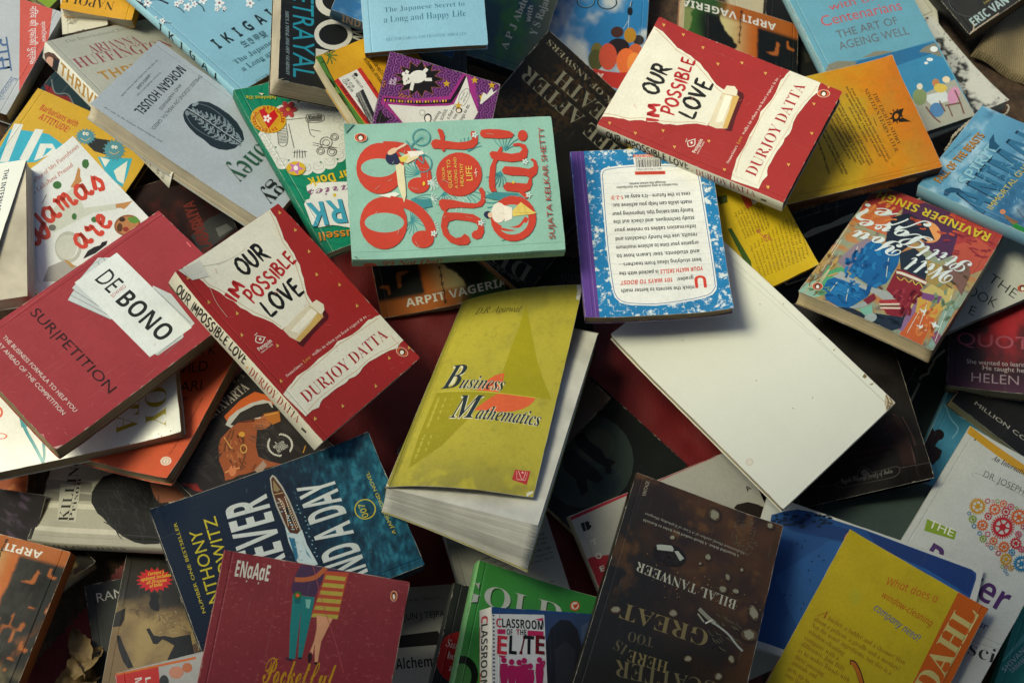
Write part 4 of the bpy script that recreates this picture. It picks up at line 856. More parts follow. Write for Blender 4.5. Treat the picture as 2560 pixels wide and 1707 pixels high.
make_book((-329.0, 280.4, 55.8, 0.6826, -0.3636, 0.2256, 142.8, 209.0, 19.8), 'paperback_book', 'grey book with rose serif capitals and a white gold-lettered spine at upper left', 'front_cover', 'L', 'd6d9d0', '8a7a60', 'satin', 'cx 2', parse("""b acafa5
t 868a82~sf~The International Bestseller~17.4 199.5 108.4 198.2 4.7
t 8c4a52~sf~ARIANNA~32.3 176.8 90.1 175.1 12.9
t 8c4a52~sf~HUFFINGTON~7.5 161.8 118.1 159.2 14.5
t a88246~b~THRIVE~18.6 137.2 82.6 135.6 13.2"""), parse("""b d6d9d0
t ac8440~b~THRIVE~28.8 2.5 92.6 4.5 13.9
p 5a4038 1.4 6.5 7.9 13.4 16.5 17.4 26.4 17.1 25.1 -0.1 15.3 -1.3 5.2 -1.9
e cca08e 12.3 4.7 5.2 5.4 3.7 -3.2 0
p 26282e 16.4 12.9 26.3 15.6 24.6 -0.5 17.1 0
t a88e8c~sf~HUFFINGTON~106.5 5.4 179.8 1.6 9.1
t 3a3c3c~s~WH~192.5 2.7 192.6 13.1 4.9
t 3a3c3c~s~ALLEN~199.4 2.7 199.1 13.1 3.8"""))
make_book((-380.9, 74.2, 107.9, 0.7479, 0.0377, -0.0192, 117.9, 193.6, 14.0), 'paperback_book', 'white book with big red brush script and bare feet at the left', 'front_cover', 'L', 'c8ccca', 'c8bfa4', 'gloss', 'cy 2;lift 1 1 50 5.1', parse("""b d9dedd
p c6ccc0 57.3 147.2 65.1 148.6 87.5 154.7 85 144.6 80.7 130.3 104.6 115.5 101.4 110.6 83.4 121.6 59.6 125.8 45.5 128.3
p b8854e 84.5 155.2 91.8 158.5 102.3 166.8 101.9 163.1 97.8 158.3 96.2 153.4 86.8 152.1
p b8854e 104 115.6 109.1 112.5 117.4 108.2 110 106.8 106.3 106.4 105.2 109.3 101.8 112
e b2b6ac 46.3 108.5 8.8 -7.6 -9.6 -12.3 0.75
e c2c6bc 45.1 109.6 6.7 -5.8 -7.4 -9.5 0
e 6a6a60 47.7 132.9 2.4 -2.1 -1.9 -2.5 0
p a0a09a 9.2 96.5 21.8 104.4 35 100.9 40.8 87.8 25.8 82.1
p b08a50 35.7 101.8 38.2 98.1 39.3 89.2 36.1 90.4
e 3a6c34 77.1 164.4 2.9 -2.5 -2.4 -3.2 0
e 3a6c34 109.2 165.1 2.3 -2 -2.8 -3.6 0
e 3a6c34 68.8 129.2 1.6 -1.4 -2.1 -2.7 0
e 3a6c34 80.2 115.4 2.1 -1.8 -1.8 -2.3 0
p 3a6c34 108 167.9 113.6 167.2 111.3 162.5 106.2 160.3 106.9 163.8
l 5a3a20 0.57 55.8 158.2 63.9 162.7
e 8a5430 98.5 92 10.1 -5.7 -5.3 -9.1 0
e b07a4a 98.5 92 8.6 -4.8 -4.4 -7.7 0
p 5a8a34 103.1 98.1 109.6 94.1 109.8 87.5 104.2 89.1 102 93.3
e 8a3020 95 89.7 2 -1.8 -1.5 -1.9 0
e 5a3418 92.1 94.6 1.9 -1.7 -2.7 -3.4 0
e 3a2410 98.7 99.5 2.1 -1.8 -1.5 -1.9 0
p 191919 48.8 91.2 56.8 94.6 63.1 94 68.2 91.9 71.3 93.3 75.8 91.3 72.6 88.9 60.1 88.5
t c8402c~br~pyjamas~12.7 142.4 110 136 22.8
t c8402c~br~are~52.4 100.1 91.1 101.1 21.9
t b85a4c~si~Author of Mrs Funnybones~59.1 179.3 115.3 181.4 4.1
t b85a4c~si~and Lakshmi Prasad~49.6 170.3 100.2 170.3 4.1"""), [])
make_book((-451.8, -252.6, 52.0, 2.8618, -0.0334, -0.1628, 110.3, 160.0, 15.6), 'paperback_book', 'fire-lit thriller lying upside down in the bottom left corner', 'front_cover', 'L', '8a4a20', '7a6848', 'satin', 'cx 2', rescale(thriller_cover, 0.888, 0.771), rescale(thriller_spine, 0.771, 0.992))
make_book((-298.4, -279.3, 13.7, 0.2228, 0.0051, -0.0008, 110.6, 172.1, 14.0), 'paperback_book', 'charcoal grey book with two thin white capitals left of the map book', 'front_cover', 'L', '303432', 'c8bfa4', 'satin', '', parse("""b 383c3a
t d8d8d2~s~RAM~8.9 155.2 31.4 155.7 7.9"""), [])
make_book((-288.7, -274.4, 40.2, -0.0681, -0.1734, -0.0734, 110.3, 185.3, 12.6), 'paperback_book', 'book with a satellite map cover and a red starburst in shiny plastic wrap', 'front_cover', 'L', '4c4a42', 'c8bfa4', 'plastic', 'cy 2;cx 2', parse("""g map
p 1c1e1f 26.5 147 30.9 149 35.6 146.3 34.7 141.7 37.3 135.1 36.9 131.1 30.4 132.5 27.4 138 28.3 142.6
p 1c1e1f 4.9 108.4 8 108 11.9 100.5 19 88.9 24.1 80.5 19.7 79.2 14.5 85.4 8.4 97.1
p 1c1e1f 29 114.5 31.6 115.8 36.3 109.3 41.6 108.5 45.6 109.2 53.1 107.9 63 110.6 67.1 111.3 74.5 88.7 51 87.6 53 94.8 55 100.9 48.4 104.4 44.1 105.9 40.6 101.3 37 101.7 33.3 108.1
p 26251f -7.8 118.3 -1.3 128.7 8.3 133.7 9.1 122.5 7 116.8 -6.3 115.6
k 6c5840 47.4 124.3 14.5 0.7 1.7 -11 4.1 -1.3 0.76 34 1.2
k a8946a 47.9 121 14.5 0.7 1.7 -11 3.6 -0.5 0.63 24 1.2
k 5c4c38 21.5 129.8 11.4 0.5 0.9 -5.6 3.3 1.5 0.91 20 1.2
p c4282e 44.9 161.2 40.7 159.4 44.5 157 39.7 156.4 42.2 153.2 37.4 153.9 38.3 150.4 34 152.2 33.3 148.7 30 151.5 27.6 148.4 25.8 151.8 22.1 149.6 21.9 153.2 17.4 152 18.9 155.4 13.9 155.5 16.9 158.2 12.3 159.5 16.4 161.3 12.6 163.7 17.4 164.3 14.8 167.5 19.7 166.8 18.7 170.4 23.1 168.5 23.8 172.1 27.1 169.3 29.5 172.4 31.3 169 35.1 171.2 35.2 167.6 39.8 168.7 38.3 165.3 43.2 165.2 40.2 162.5
t d8bc3c~bi~Current &~22.3 164.4 36 166.9 3.1
t d8bc3c~bi~updated, Includes~17.2 158.6 42.2 164.5 3.1
t d8bc3c~bi~all 29 states~22.4 156 39.3 159.4 3
t d8bc3c~bi~of India~25.8 152.7 36.2 155.3 3"""), parse("""b 4c4a42"""))
make_book((-17.4, -317.0, 53.5, -0.2240, 0.0884, 0.1064, 113.9, 183.1, 16.5), 'paperback_book', 'black book with a large red circle beside the green book', 'front_cover', 'L', '3c403e', '9a9484', 'satin', '', parse("""b 202624
e 981a18 18.4 121.5 19.8 4.9 4.9 -21.4 0
t c4b8b0~si~Sunday~4.4 128.5 27.6 127 6.3
t c4b8b0~sf~bestselling~8.1 118.5 38.3 118.9 6.2
t c4b8b0~sf~author~12 108.9 32.7 109.2 6.2"""), parse("""b 3c403e
t c8c8c0~sf~Master of~35 -57.6 79.5 -85.8 29.1"""))
make_book((427.0, -187.3, 70.3, -0.6426, -0.0636, -0.2175, 120.4, 226.3, 17.0), 'paperback_book', 'white book with a brain of coloured gears at the lower right', 'front_cover', 'L', 'aeb2aa', 'c8bfa4', 'gloss', 'cx 2;lift 0 1 43 5.1', parse("""b bec4c0
p c09222 0 226.4 62.4 218.3 66.7 209.3 1.1 218.5
t 262626~sbi~An International Bestseller~32.5 207.2 98 210.7 5.7
t 343434~l~DR. JOSEPH MURPHY~33.6 187.5 106.2 193.5 6.7
l 6a6a68 0.30 26.2 182.7 30 187.7 97.7 190.8
e 3a3a38 10.6 216.5 0.8 0.5 0.3 -0.7 0
p 7c9a22 10.3 121.7 38.3 125 40.3 116.7 13.3 110
t dfe0d4~s~THE~14.3 115.3 37.6 118.4 7.7
t 4c2c64~b~Power~25.8 79.1 107.3 78 25
t 4c2c64~s~of your~70.9 53.6 103.2 56.2 7.1
t 26282a~sf~Subconscious~29.9 13.2 153.7 39.7 13.1
l 7a7c7a 0.33 56 35.5 145.4 47.2
l 8a8c8a 0.33 95.3 48.2 141.8 54.7
w b88a1c 43.1 157.8 6.7 4.4 4 -7.8 21 3
w c85c22 57.5 163.7 4.8 3.2 2.8 -5.7 15 3
w b02430 67 167 3.7 2.5 2.2 -4.4 11 2
w c85c22 61.6 172.9 3.1 2 1.8 -3.6 9 2
w b83a58 68.6 173.9 2.8 1.8 1.6 -3.3 8 2
w 7a9420 55.8 172.3 1.7 1.1 1 -2 7 1
w b83a58 52.5 170.1 1.1 0.7 0.7 -1.3 7 1
w b02430 48.3 167.4 2.2 1.5 1.3 -2.6 7 1
w c85c22 79.1 168.8 6.5 4.3 3.7 -7.6 20 3
w b02430 55.5 154.1 3.1 2 1.8 -3.6 9 2
w c85c22 55.1 143.3 4.5 2.9 2.6 -5.2 14 3
w b02430 71.1 151.7 9.1 6 5.2 -10.6 28 3
w b02430 88.1 144.1 4.6 3 2.6 -5.4 14 3
w c85c22 80.7 135 4.4 2.9 2.5 -5.1 14 3
w c85c22 70.3 134.8 3.3 2.2 1.9 -3.8 10 2
w b83a58 62.9 138 2.2 1.5 1.3 -2.6 7 1
w 7a9420 61.5 131.6 3 2 1.7 -3.4 9 2
w 2274a0 89 134.1 2.7 1.8 1.6 -3.2 8 2
w b88a1c 87.5 125.4 4.8 3.2 2.7 -5.5 15 3
w 2274a0 100.9 129.4 6.4 4.2 3.6 -7.4 20 3
w 2274a0 39.6 147.1 1.5 1 0.9 -1.7 7 1
w 7a9420 44.9 143.7 3.2 2.1 1.9 -3.7 10 2
w 2274a0 49 138.1 1.9 1.2 1.1 -2.2 7 1
w 2274a0 56.4 134.6 1.9 1.2 1.1 -2.1 7 1
w b02430 67.3 128.9 1.7 1.1 1 -1.9 7 1
w 2274a0 71.5 127.7 1.7 1.1 1 -1.9 7 1
w b88a1c 74.7 130.3 1.5 1 0.8 -1.7 7 1
w b83a58 79 126.7 2.2 1.5 1.3 -2.5 7 1
w 7a9420 87.9 117.2 1.6 1.1 0.9 -1.9 7 1
w b02430 91 118.8 1.3 0.8 0.7 -1.5 7 1
w b88a1c 94.8 120.4 2.4 1.6 1.3 -2.7 7 2
w 2274a0 91.7 115.1 1.5 1 0.8 -1.7 7 1
w 2274a0 94.6 113 1.3 0.8 0.7 -1.5 7 1
w 7a9420 73.3 175.5 1.3 0.9 0.8 -1.5 7 1
w b83a58 86.1 153.1 2.8 1.8 1.6 -3.2 8 2
w b83a58 94.7 141.7 2.7 1.8 1.6 -3.2 8 2
w b02430 86.2 161.7 1.8 1.2 1.1 -2.2 7 1
w b83a58 91.7 165.3 5.5 3.7 3.1 -6.5 17 3
w c85c22 100.9 151.4 4.6 3 2.6 -5.4 14 3
w b88a1c 83.8 181.7 3.7 2.4 2.1 -4.4 11 2
w 7a9420 108 139.2 3.6 2.4 2.1 -4.2 11 2"""), parse("""b aeb2aa
t 26282a~b~MURPHY~169.4 152.1 164.8 88.9 69.8"""))
make_book((-74.1, 172.0, 30.6, 0.1908, 0.1012, -0.1555, 124.2, 207.6, 15.7), 'paperback_book', 'fire-lit thriller the right way up under the teal health book', 'front_cover', 'L', '9a5626', 'c0a880', 'satin', 'cx -5;tx 4', rescale(thriller_cover, 1.000, 1.000), rescale(thriller_spine, 1.000, 1.000))
make_book((35.5, 209.8, 71.3, 2.5113, 0.2700, 0.1664, 148.8, 232.0, 15.7), 'paperback_book', 'black book with wide-spaced serif capitals between teal health book and right torn-paper novel', 'front_cover', 'L', '161512', 'b08a58', 'satin', 'cy 3', parse("""g lad
t 7d7a68~sf~LIFE AFTER~4.9 45.4 142.9 45.3 16.2
t 7d7a68~sf~DEATH~35.3 22.1 113.1 23.2 17.2
t 857f6a~sf~BOOK OF ANSWERS~26.7 11.3 142.3 6.9 6.4
t 8a8878~si~Author of the worldwide bestseller~12.8 222.3 84.3 234.5 3.8
t 7a7a6c~sf~DEEPAK~10.9 204.4 133.1 223.2 17.1"""), [])
make_book((-280.2, 208.8, 99.2, -2.1010, -0.1454, 0.2698, 112.0, 196.7, 21.2), 'paperback_book', 'blue-grey book with an engraved brain at upper left', 'front_cover', 'L', '9aa6b0', 'd2cab4', 'satin', 'cy -2.5;cx 1', parse("""b aebac4
t 27363c~bc~MORGAN HOUSEL~11.1 30.4 88.9 32 9.3
t 27363c~s~TIMELESS LESSONS ON WEALTH, GREED,~4.9 51 95.1 55.2 3.4
t 27363c~s~AND HAPPINESS~30 44 70.2 47.4 3.1
t 27363c~sf~New York Times Bestselling Author of Atomic Habits~21.8 12.3 84 14.1 1.8
t 27363c~b~—JAMES CLEAR~40 17.3 65.7 18.8 2.6
t 27363c~sf~‘Everyone should own a copy’~32.2 23.1 73.5 24.1 1.7
t 27363c~si~For sale in the Indian Subcontinent only~106.4 11.5 100.6 71.8 1.9
p 22313b 55.6 66 50.8 65.8 42.9 65.5 33.3 69.6 27.7 76.7 26 86.3 26 98.6 28.7 109.5 34.7 119.5 41.9 125.8 48.8 125.6 57.7 124.9 64.9 120.4 69.5 114.3 71.5 106.5 70 98 70.1 89.1 68 80.1 64.6 72.8 59.9 68
l 8496a2 1.77 48.7 70 48.4 70 46.9 73.8 45.8 69
l a8b6c0 0.74 48.6 71.7 47.7 73 46.6 70.9
l 6a7c88 0.88 47.5 70.4 46.9 73.2 47.4 75
l 8496a2 1.33 48.6 74.3 47.7 76.6 45.7 75.3 44 73
l a8b6c0 0.74 48 75.9 46.7 77.2 45.2 74.9
l 6a7c88 0.89 46.5 74.6 45.7 77.3 46.4 79.1
l 8496a2 1.33 48.5 78.6 47.2 75.9 44.5 77.5 42.3 77.1
l a8b6c0 0.74 47.4 80.1 45.8 81.3 43.8 79
l 6a7c88 0.89 45.4 78.7 44.4 81.4 45.3 83.3
l 8496a2 1.77 48.4 82.8 46.4 82.6 43.2 84.7 40.5 81.1
l a8b6c0 0.74 46.8 84.3 44.8 85.5 42.4 83.1
l 6a7c88 0.89 44.4 82.8 43.1 85.5 44.3 87.4
l 8496a2 1.33 48.2 87.1 45.7 89.2 41.9 89.9 38.7 85.2
l a8b6c0 0.74 46.3 88.5 43.9 89.6 41 87.2
l 6a7c88 0.89 43.4 87 41.9 89.6 43.2 91.6
l 8496a2 1.33 48.1 91.4 45.1 88.4 40.7 90.7 36.9 89.2
l a8b6c0 0.74 45.7 92.8 42.9 93.8 39.6 91.3
l 6a7c88 0.89 42.3 91.1 40.6 93.8 42.2 95.7
l 8496a2 1.77 48 95.7 44.4 95.3 39.4 94.5 35.1 93.3
l a8b6c0 0.74 45.1 97 42 98 38.2 95.4
l 6a7c88 0.89 41.3 95.3 39.3 97.9 41.1 99.9
l 8496a2 1.33 47.9 99.9 43.9 101.8 38.6 102.2 34.2 97.5
l a8b6c0 0.74 44.7 101.2 41.4 102.2 37.4 99.6
l 6a7c88 0.89 40.7 99.5 38.6 102.1 40.5 104.1
l 8496a2 1.33 47.7 104.2 43.9 101.2 38.5 105.9 34 101.8
l a8b6c0 0.74 44.6 105.5 41.3 106.5 37.3 103.9
l 6a7c88 0.89 40.6 103.8 38.5 106.4 40.4 108.4
l 8496a2 1.77 47.6 108.5 44.2 108.2 39.5 107 35.4 106.3
l a8b6c0 0.74 44.9 109.9 41.9 110.9 38.3 108.4
l 6a7c88 0.89 41.2 108.2 39.4 110.8 41.1 112.8
l 8496a2 1.33 47.5 112.8 44.9 114.8 41.2 113 37.9 110.9
l a8b6c0 0.74 45.5 114.2 43.1 115.4 40.2 113
l 6a7c88 0.89 42.6 112.7 41.1 115.4 42.5 117.3
l 8496a2 1.33 47.4 117.1 45.8 114.3 42.8 120.5 40.4 115.6
l a8b6c0 0.74 46.1 118.6 44.3 119.8 42.1 117.5
l 6a7c88 0.89 43.9 117.2 42.8 119.9 43.8 121.8
l 8496a2 1.77 47.2 121.4 46.5 121.5 44.5 122.8 43 120.2
l a8b6c0 0.74 46.7 123 45.5 124.3 44.1 122.1
l 6a7c88 0.89 45.3 121.7 44.5 124.5 45.1 126.3
l 6a7c88 0.74 40.8 67.1 33.4 77.5 32.9 94.7 38.3 112.7
l 8496a2 1.76 50.7 70.3 51 70.4 52.2 74.6 53.4 70.2
l a8b6c0 0.74 50.7 72.1 51.5 73.6 52.6 71.8
l 6a7c88 0.88 51.8 71.1 52.2 74 51.6 75.6
l 8496a2 1.32 50.6 74.6 51.3 77.2 53.2 76.4 54.9 74.7
l a8b6c0 0.74 51 76.4 52.1 78 53.6 76.2
l 6a7c88 0.88 52.5 75.5 53.1 78.4 52.4 80
l 8496a2 1.32 50.5 78.9 51.8 76.6 54.2 78.9 56.3 79.2
l a8b6c0 0.74 51.3 80.7 52.8 82.3 54.7 80.6
l 6a7c88 0.88 53.2 79.8 54.1 82.8 53.1 84.4
l 8496a2 1.77 50.4 83.1 52.1 83.4 55 86.4 57.7 83.6
l a8b6c0 0.74 51.6 85 53.4 86.7 55.8 85.1
l 6a7c88 0.88 54 84.2 55 87.2 53.8 88.8
l 8496a2 1.32 50.2 87.4 52.4 90.2 55.9 91.9 59.1 88.1
l a8b6c0 0.73 51.9 89.4 54.1 91.1 56.9 89.5
l 6a7c88 0.88 54.7 88.6 55.9 91.6 54.6 93.2
l 8496a2 1.32 50.1 91.7 53 89.6 56.9 93 60.5 92.6
l a8b6c0 0.73 52.2 93.7 54.7 95.5 57.9 93.9
l 6a7c88 0.88 55.4 93 56.8 96.1 55.3 97.5
l 8496a2 1.77 50 95.9 53.3 96.5 57.9 97.1 61.9 97.1
l a8b6c0 0.73 52.5 98 55.4 99.8 59 98.4
l 6a7c88 0.88 56.1 97.4 57.8 100.5 56 101.9
l 8496a2 1.33 49.8 100.2 53.4 103.1 58.2 104.9 62.5 101.4
l a8b6c0 0.73 52.6 102.3 55.6 104.2 59.4 102.7
l 6a7c88 0.88 56.4 101.7 58.2 104.8 56.3 106.2
l 8496a2 1.33 49.7 104.5 53.4 102.5 58.1 108.5 62.4 105.7
l a8b6c0 0.74 52.5 106.6 55.5 108.4 59.3 106.9
l 6a7c88 0.88 56.3 106 58 109.1 56.2 110.5
l 8496a2 1.77 49.6 108.8 52.7 109.3 57.1 109.4 60.9 109.7
l a8b6c0 0.74 52 110.8 54.7 112.6 58.1 111.1
l 6a7c88 0.88 55.4 110.1 57 113.2 55.3 114.7
l 8496a2 1.33 49.5 113.1 51.7 115.7 55.2 114.9 58.3 113.7
l a8b6c0 0.74 51.2 115 53.3 116.7 56.1 115.1
l 6a7c88 0.88 53.9 114.2 55.2 117.2 53.8 118.8
l 8496a2 1.33 49.3 117.3 50.9 115 53.3 121.8 55.8 117.6
l a8b6c0 0.74 50.4 119.2 52 120.8 54.1 119.1
l 6a7c88 0.88 52.4 118.3 53.3 121.3 52.3 122.9
l 8496a2 1.77 49.2 121.6 49.9 121.9 51.6 123.7 53.2 121.6
l a8b6c0 0.74 49.5 123.4 50.6 124.9 52 123.1
l 6a7c88 0.88 51 122.4 51.5 125.3 50.8 127
l 6a7c88 0.73 58.1 69.8 64.3 82.1 63.8 99 57.9 115.3
l a8b6c0 1.03 50 66 48.9 85.8 48.7 107 48.2 125.8
l 131d24 0.88 51.4 66.5 50.2 86.4 50 107.5 49.6 125.8
e 8e9faa 40.5 68.9 -3.8 1.1 1.1 1.6 0
e 7f909b 55.1 69.4 -2.3 0.7 1.7 2.4 0
t 2b5844~sf~Money~9.5 139.1 87.5 134.3 22.8
t 1c2428~sf~Psychology~-42.2 181.6 89.9 172.7 18.2"""), [])
make_book((-286.0, 381.8, 76.5, 0.7795, -0.1713, 0.0908, 143.5, 221.0, 11.3), 'paperback_book', 'pale blue book with cherry blossom and big black capitals at upper left', 'front_cover', 'L', '9acfe2', '8a7a60', 'gloss', 'cy 2', parse("""b 80b4cb
l 2a2230 2.87 -7.4 160 -0 148.8 -0.8 136.9 -3.7 122.6 -6.1 116.2
l 2a2230 2.31 1.8 152.7 9.6 143.8 18.6 138 23 127.7
l 2a2230 1.73 0.8 146.1 2.4 138.9 -2.1 131.7
l 2a2230 1.02 25.8 122.7 27.9 116.1 27.4 109.2
l 2a2230 1.17 46.9 114.4 47.3 105.8 44.6 99.4
l 2a2230 1.18 64.3 108.7 64.5 98.1 60.6 88.3
l 2a2230 0.85 1.6 110.8 7.8 105.5
e dfe6ea 9.2 138.7 1.7 -1.1 -1.2 -1.4 0
e dfe6ea 5.7 137.1 -1.3 -2.5 -1.4 0.3 0
e dfe6ea 4.3 139.6 -2.4 -0.4 0.3 1.6 0
e dfe6ea 6.9 142.7 -0.2 2.2 1.6 0.7 0
e dfe6ea 10 142.2 2.3 1.8 0.6 -1.1 0
e 8a5060 7.2 140.1 0.8 -0.6 -0.9 -1.1 0
e dfe6ea -1.7 115.2 1.9 -1.3 -1.4 -1.6 0
e dfe6ea -5.8 113.4 -1.5 -2.8 -1.6 0.3 0
e dfe6ea -7.4 116.3 -2.8 -0.4 0.4 1.8 0
e dfe6ea -4.4 119.9 -0.3 2.6 1.8 0.8 0
e dfe6ea -0.8 119.2 2.7 2 0.7 -1.3 0
e 8a5060 -4 116.8 1 -0.7 -1.1 -1.3 0
e dfe6ea 37.2 112.3 1.7 -1.2 -1.2 -1.4 0
e dfe6ea 33.7 110.8 -1.3 -2.4 -1.4 0.3 0
e dfe6ea 32.3 113.3 -2.5 -0.4 0.4 1.6 0
e dfe6ea 35 116.4 -0.2 2.2 1.6 0.7 0
e dfe6ea 38 115.8 2.3 1.7 0.6 -1.1 0
e 8a5060 35.2 113.7 0.8 -0.6 -1 -1.1 0
e dfe6ea 44.9 112 1.3 -0.9 -0.9 -1.1 0
e dfe6ea 42.2 110.8 -1 -1.9 -1.1 0.2 0
e dfe6ea 41.1 112.8 -1.9 -0.3 0.3 1.2 0
e dfe6ea 43.2 115.1 -0.2 1.7 1.2 0.5 0
e dfe6ea 45.5 114.7 1.8 1.3 0.5 -0.9 0
e 8a5060 43.4 113.1 0.6 -0.4 -0.7 -0.8 0
e dfe6ea 56.2 111.1 1.8 -1.2 -1.3 -1.5 0
e dfe6ea 52.4 109.5 -1.4 -2.6 -1.5 0.3 0
e dfe6ea 50.9 112.1 -2.7 -0.4 0.4 1.7 0
e dfe6ea 53.8 115.5 -0.2 2.4 1.7 0.8 0
e dfe6ea 57.1 114.8 2.5 1.9 0.7 -1.2 0
e 8a5060 54.1 112.6 0.9 -0.6 -1 -1.2 0
e dfe6ea 67.1 98.4 2 -1.4 -1.5 -1.7 0
e dfe6ea 62.8 96.6 -1.6 -2.9 -1.7 0.3 0
e dfe6ea 61.1 99.6 -3 -0.4 0.4 1.9 0
e dfe6ea 64.4 103.2 -0.3 2.6 1.9 0.8 0
e dfe6ea 68.1 102.5 2.8 2.1 0.8 -1.4 0
e 8a5060 64.7 100.1 1 -0.7 -1.2 -1.3 0
e dfe6ea 91.9 81 1.8 -1.3 -1.4 -1.5 0
e dfe6ea 87.9 79.3 -1.4 -2.6 -1.5 0.3 0
e dfe6ea 86.4 82 -2.7 -0.4 0.4 1.7 0
e dfe6ea 89.4 85.3 -0.2 2.4 1.8 0.7 0
e dfe6ea 92.8 84.7 2.6 1.8 0.7 -1.2 0
e 8a5060 89.7 82.5 0.9 -0.6 -1.1 -1.2 0
e dfe6ea 3.8 111.7 1.2 -0.8 -0.8 -1 0
e dfe6ea 1.4 110.6 -0.9 -1.7 -1 0.2 0
e dfe6ea 0.4 112.4 -1.7 -0.2 0.2 1.1 0
e dfe6ea 2.2 114.5 -0.2 1.6 1.1 0.5 0
e dfe6ea 4.4 114.1 1.6 1.2 0.4 -0.8 0
e 8a5060 2.4 112.7 0.6 -0.4 -0.7 -0.8 0
e dfe6ea 31.1 121.6 1.3 -0.9 -0.9 -1.1 0
e dfe6ea 28.4 120.4 -1 -1.9 -1.1 0.2 0
e dfe6ea 27.3 122.3 -1.9 -0.3 0.3 1.2 0
e dfe6ea 29.4 124.7 -0.2 1.7 1.2 0.5 0
e dfe6ea 31.7 124.2 1.8 1.3 0.5 -0.9 0
e 8a5060 29.6 122.6 0.6 -0.4 -0.7 -0.8 0
e dfe6ea 57.9 93.9 1 -0.7 -0.7 -0.8 0
e dfe6ea 55.8 93 -0.8 -1.4 -0.8 0.2 0
e dfe6ea 55 94.5 -1.5 -0.2 0.2 0.9 0
e dfe6ea 56.6 96.3 -0.1 1.3 1 0.4 0
e dfe6ea 58.4 95.9 1.4 1 0.4 -0.7 0
e 8a5060 56.7 94.7 0.5 -0.3 -0.6 -0.6 0
e dfe6ea 64.6 90.7 0.9 -0.6 -0.7 -0.7 0
e dfe6ea 62.7 89.9 -0.7 -1.3 -0.8 0.1 0
e dfe6ea 61.9 91.3 -1.3 -0.2 0.2 0.8 0
e dfe6ea 63.4 92.9 -0.1 1.2 0.9 0.4 0
e dfe6ea 65 92.6 1.3 0.9 0.3 -0.6 0
e 8a5060 63.5 91.5 0.4 -0.3 -0.5 -0.6 0
e dfe6ea 36.3 121.7 1.1 -0.7 -0.8 -0.9 0
e dfe6ea 34 120.7 -0.8 -1.6 -0.9 0.2 0
e dfe6ea 33.1 122.3 -1.6 -0.2 0.2 1 0
e dfe6ea 34.8 124.3 -0.2 1.4 1 0.5 0
e dfe6ea 36.8 123.9 1.5 1.1 0.4 -0.7 0
e 8a5060 35 122.6 0.5 -0.4 -0.6 -0.7 0
e dfe6ea 46.4 118.9 1 -0.7 -0.7 -0.8 0
e dfe6ea 44.3 118 -0.8 -1.4 -0.8 0.2 0
e dfe6ea 43.4 119.5 -1.5 -0.2 0.2 0.9 0
e dfe6ea 45 121.3 -0.1 1.3 1 0.4 0
e dfe6ea 46.9 121 1.4 1 0.4 -0.7 0
e 8a5060 45.2 119.7 0.5 -0.3 -0.6 -0.7 0
e dfe6ea 5.2 147.3 1 -0.7 -0.7 -0.8 0
e dfe6ea 3.1 146.3 -0.7 -1.4 -0.8 0.1 0
e dfe6ea 2.3 147.8 -1.4 -0.2 0.2 0.9 0
e dfe6ea 3.8 149.6 -0.1 1.3 0.9 0.4 0
e dfe6ea 5.6 149.3 1.3 1 0.4 -0.7 0
e 8a5060 4 148.1 0.5 -0.3 -0.5 -0.7 0
t 1b282d~b~I  K  I  G  A  I~22.6 53.1 98.5 54.1 13.2
t 3f6270~s~生き甲斐~43.8 40.9 74.5 39.3 6.7
t 3a6678~sf~The Japanese Secret to~22.4 28.6 118.2 28.4 5.3
t 3a6678~sf~a Long and Happy Life~22.4 17.6 116.1 17.3 6.2
t 4a7888~sf~HECTOR GARGIA AND FRANCESC MIRALLES~23.4 0 105.4 -1 2.6
l 6ab0d0 0.60 98.4 81.1 114.4 78.6"""), parse("""b 9acfe2
t 1b282d~b~I  K  I  G  A  I~107.1 -1.3 191.8 2.9 11.2"""))
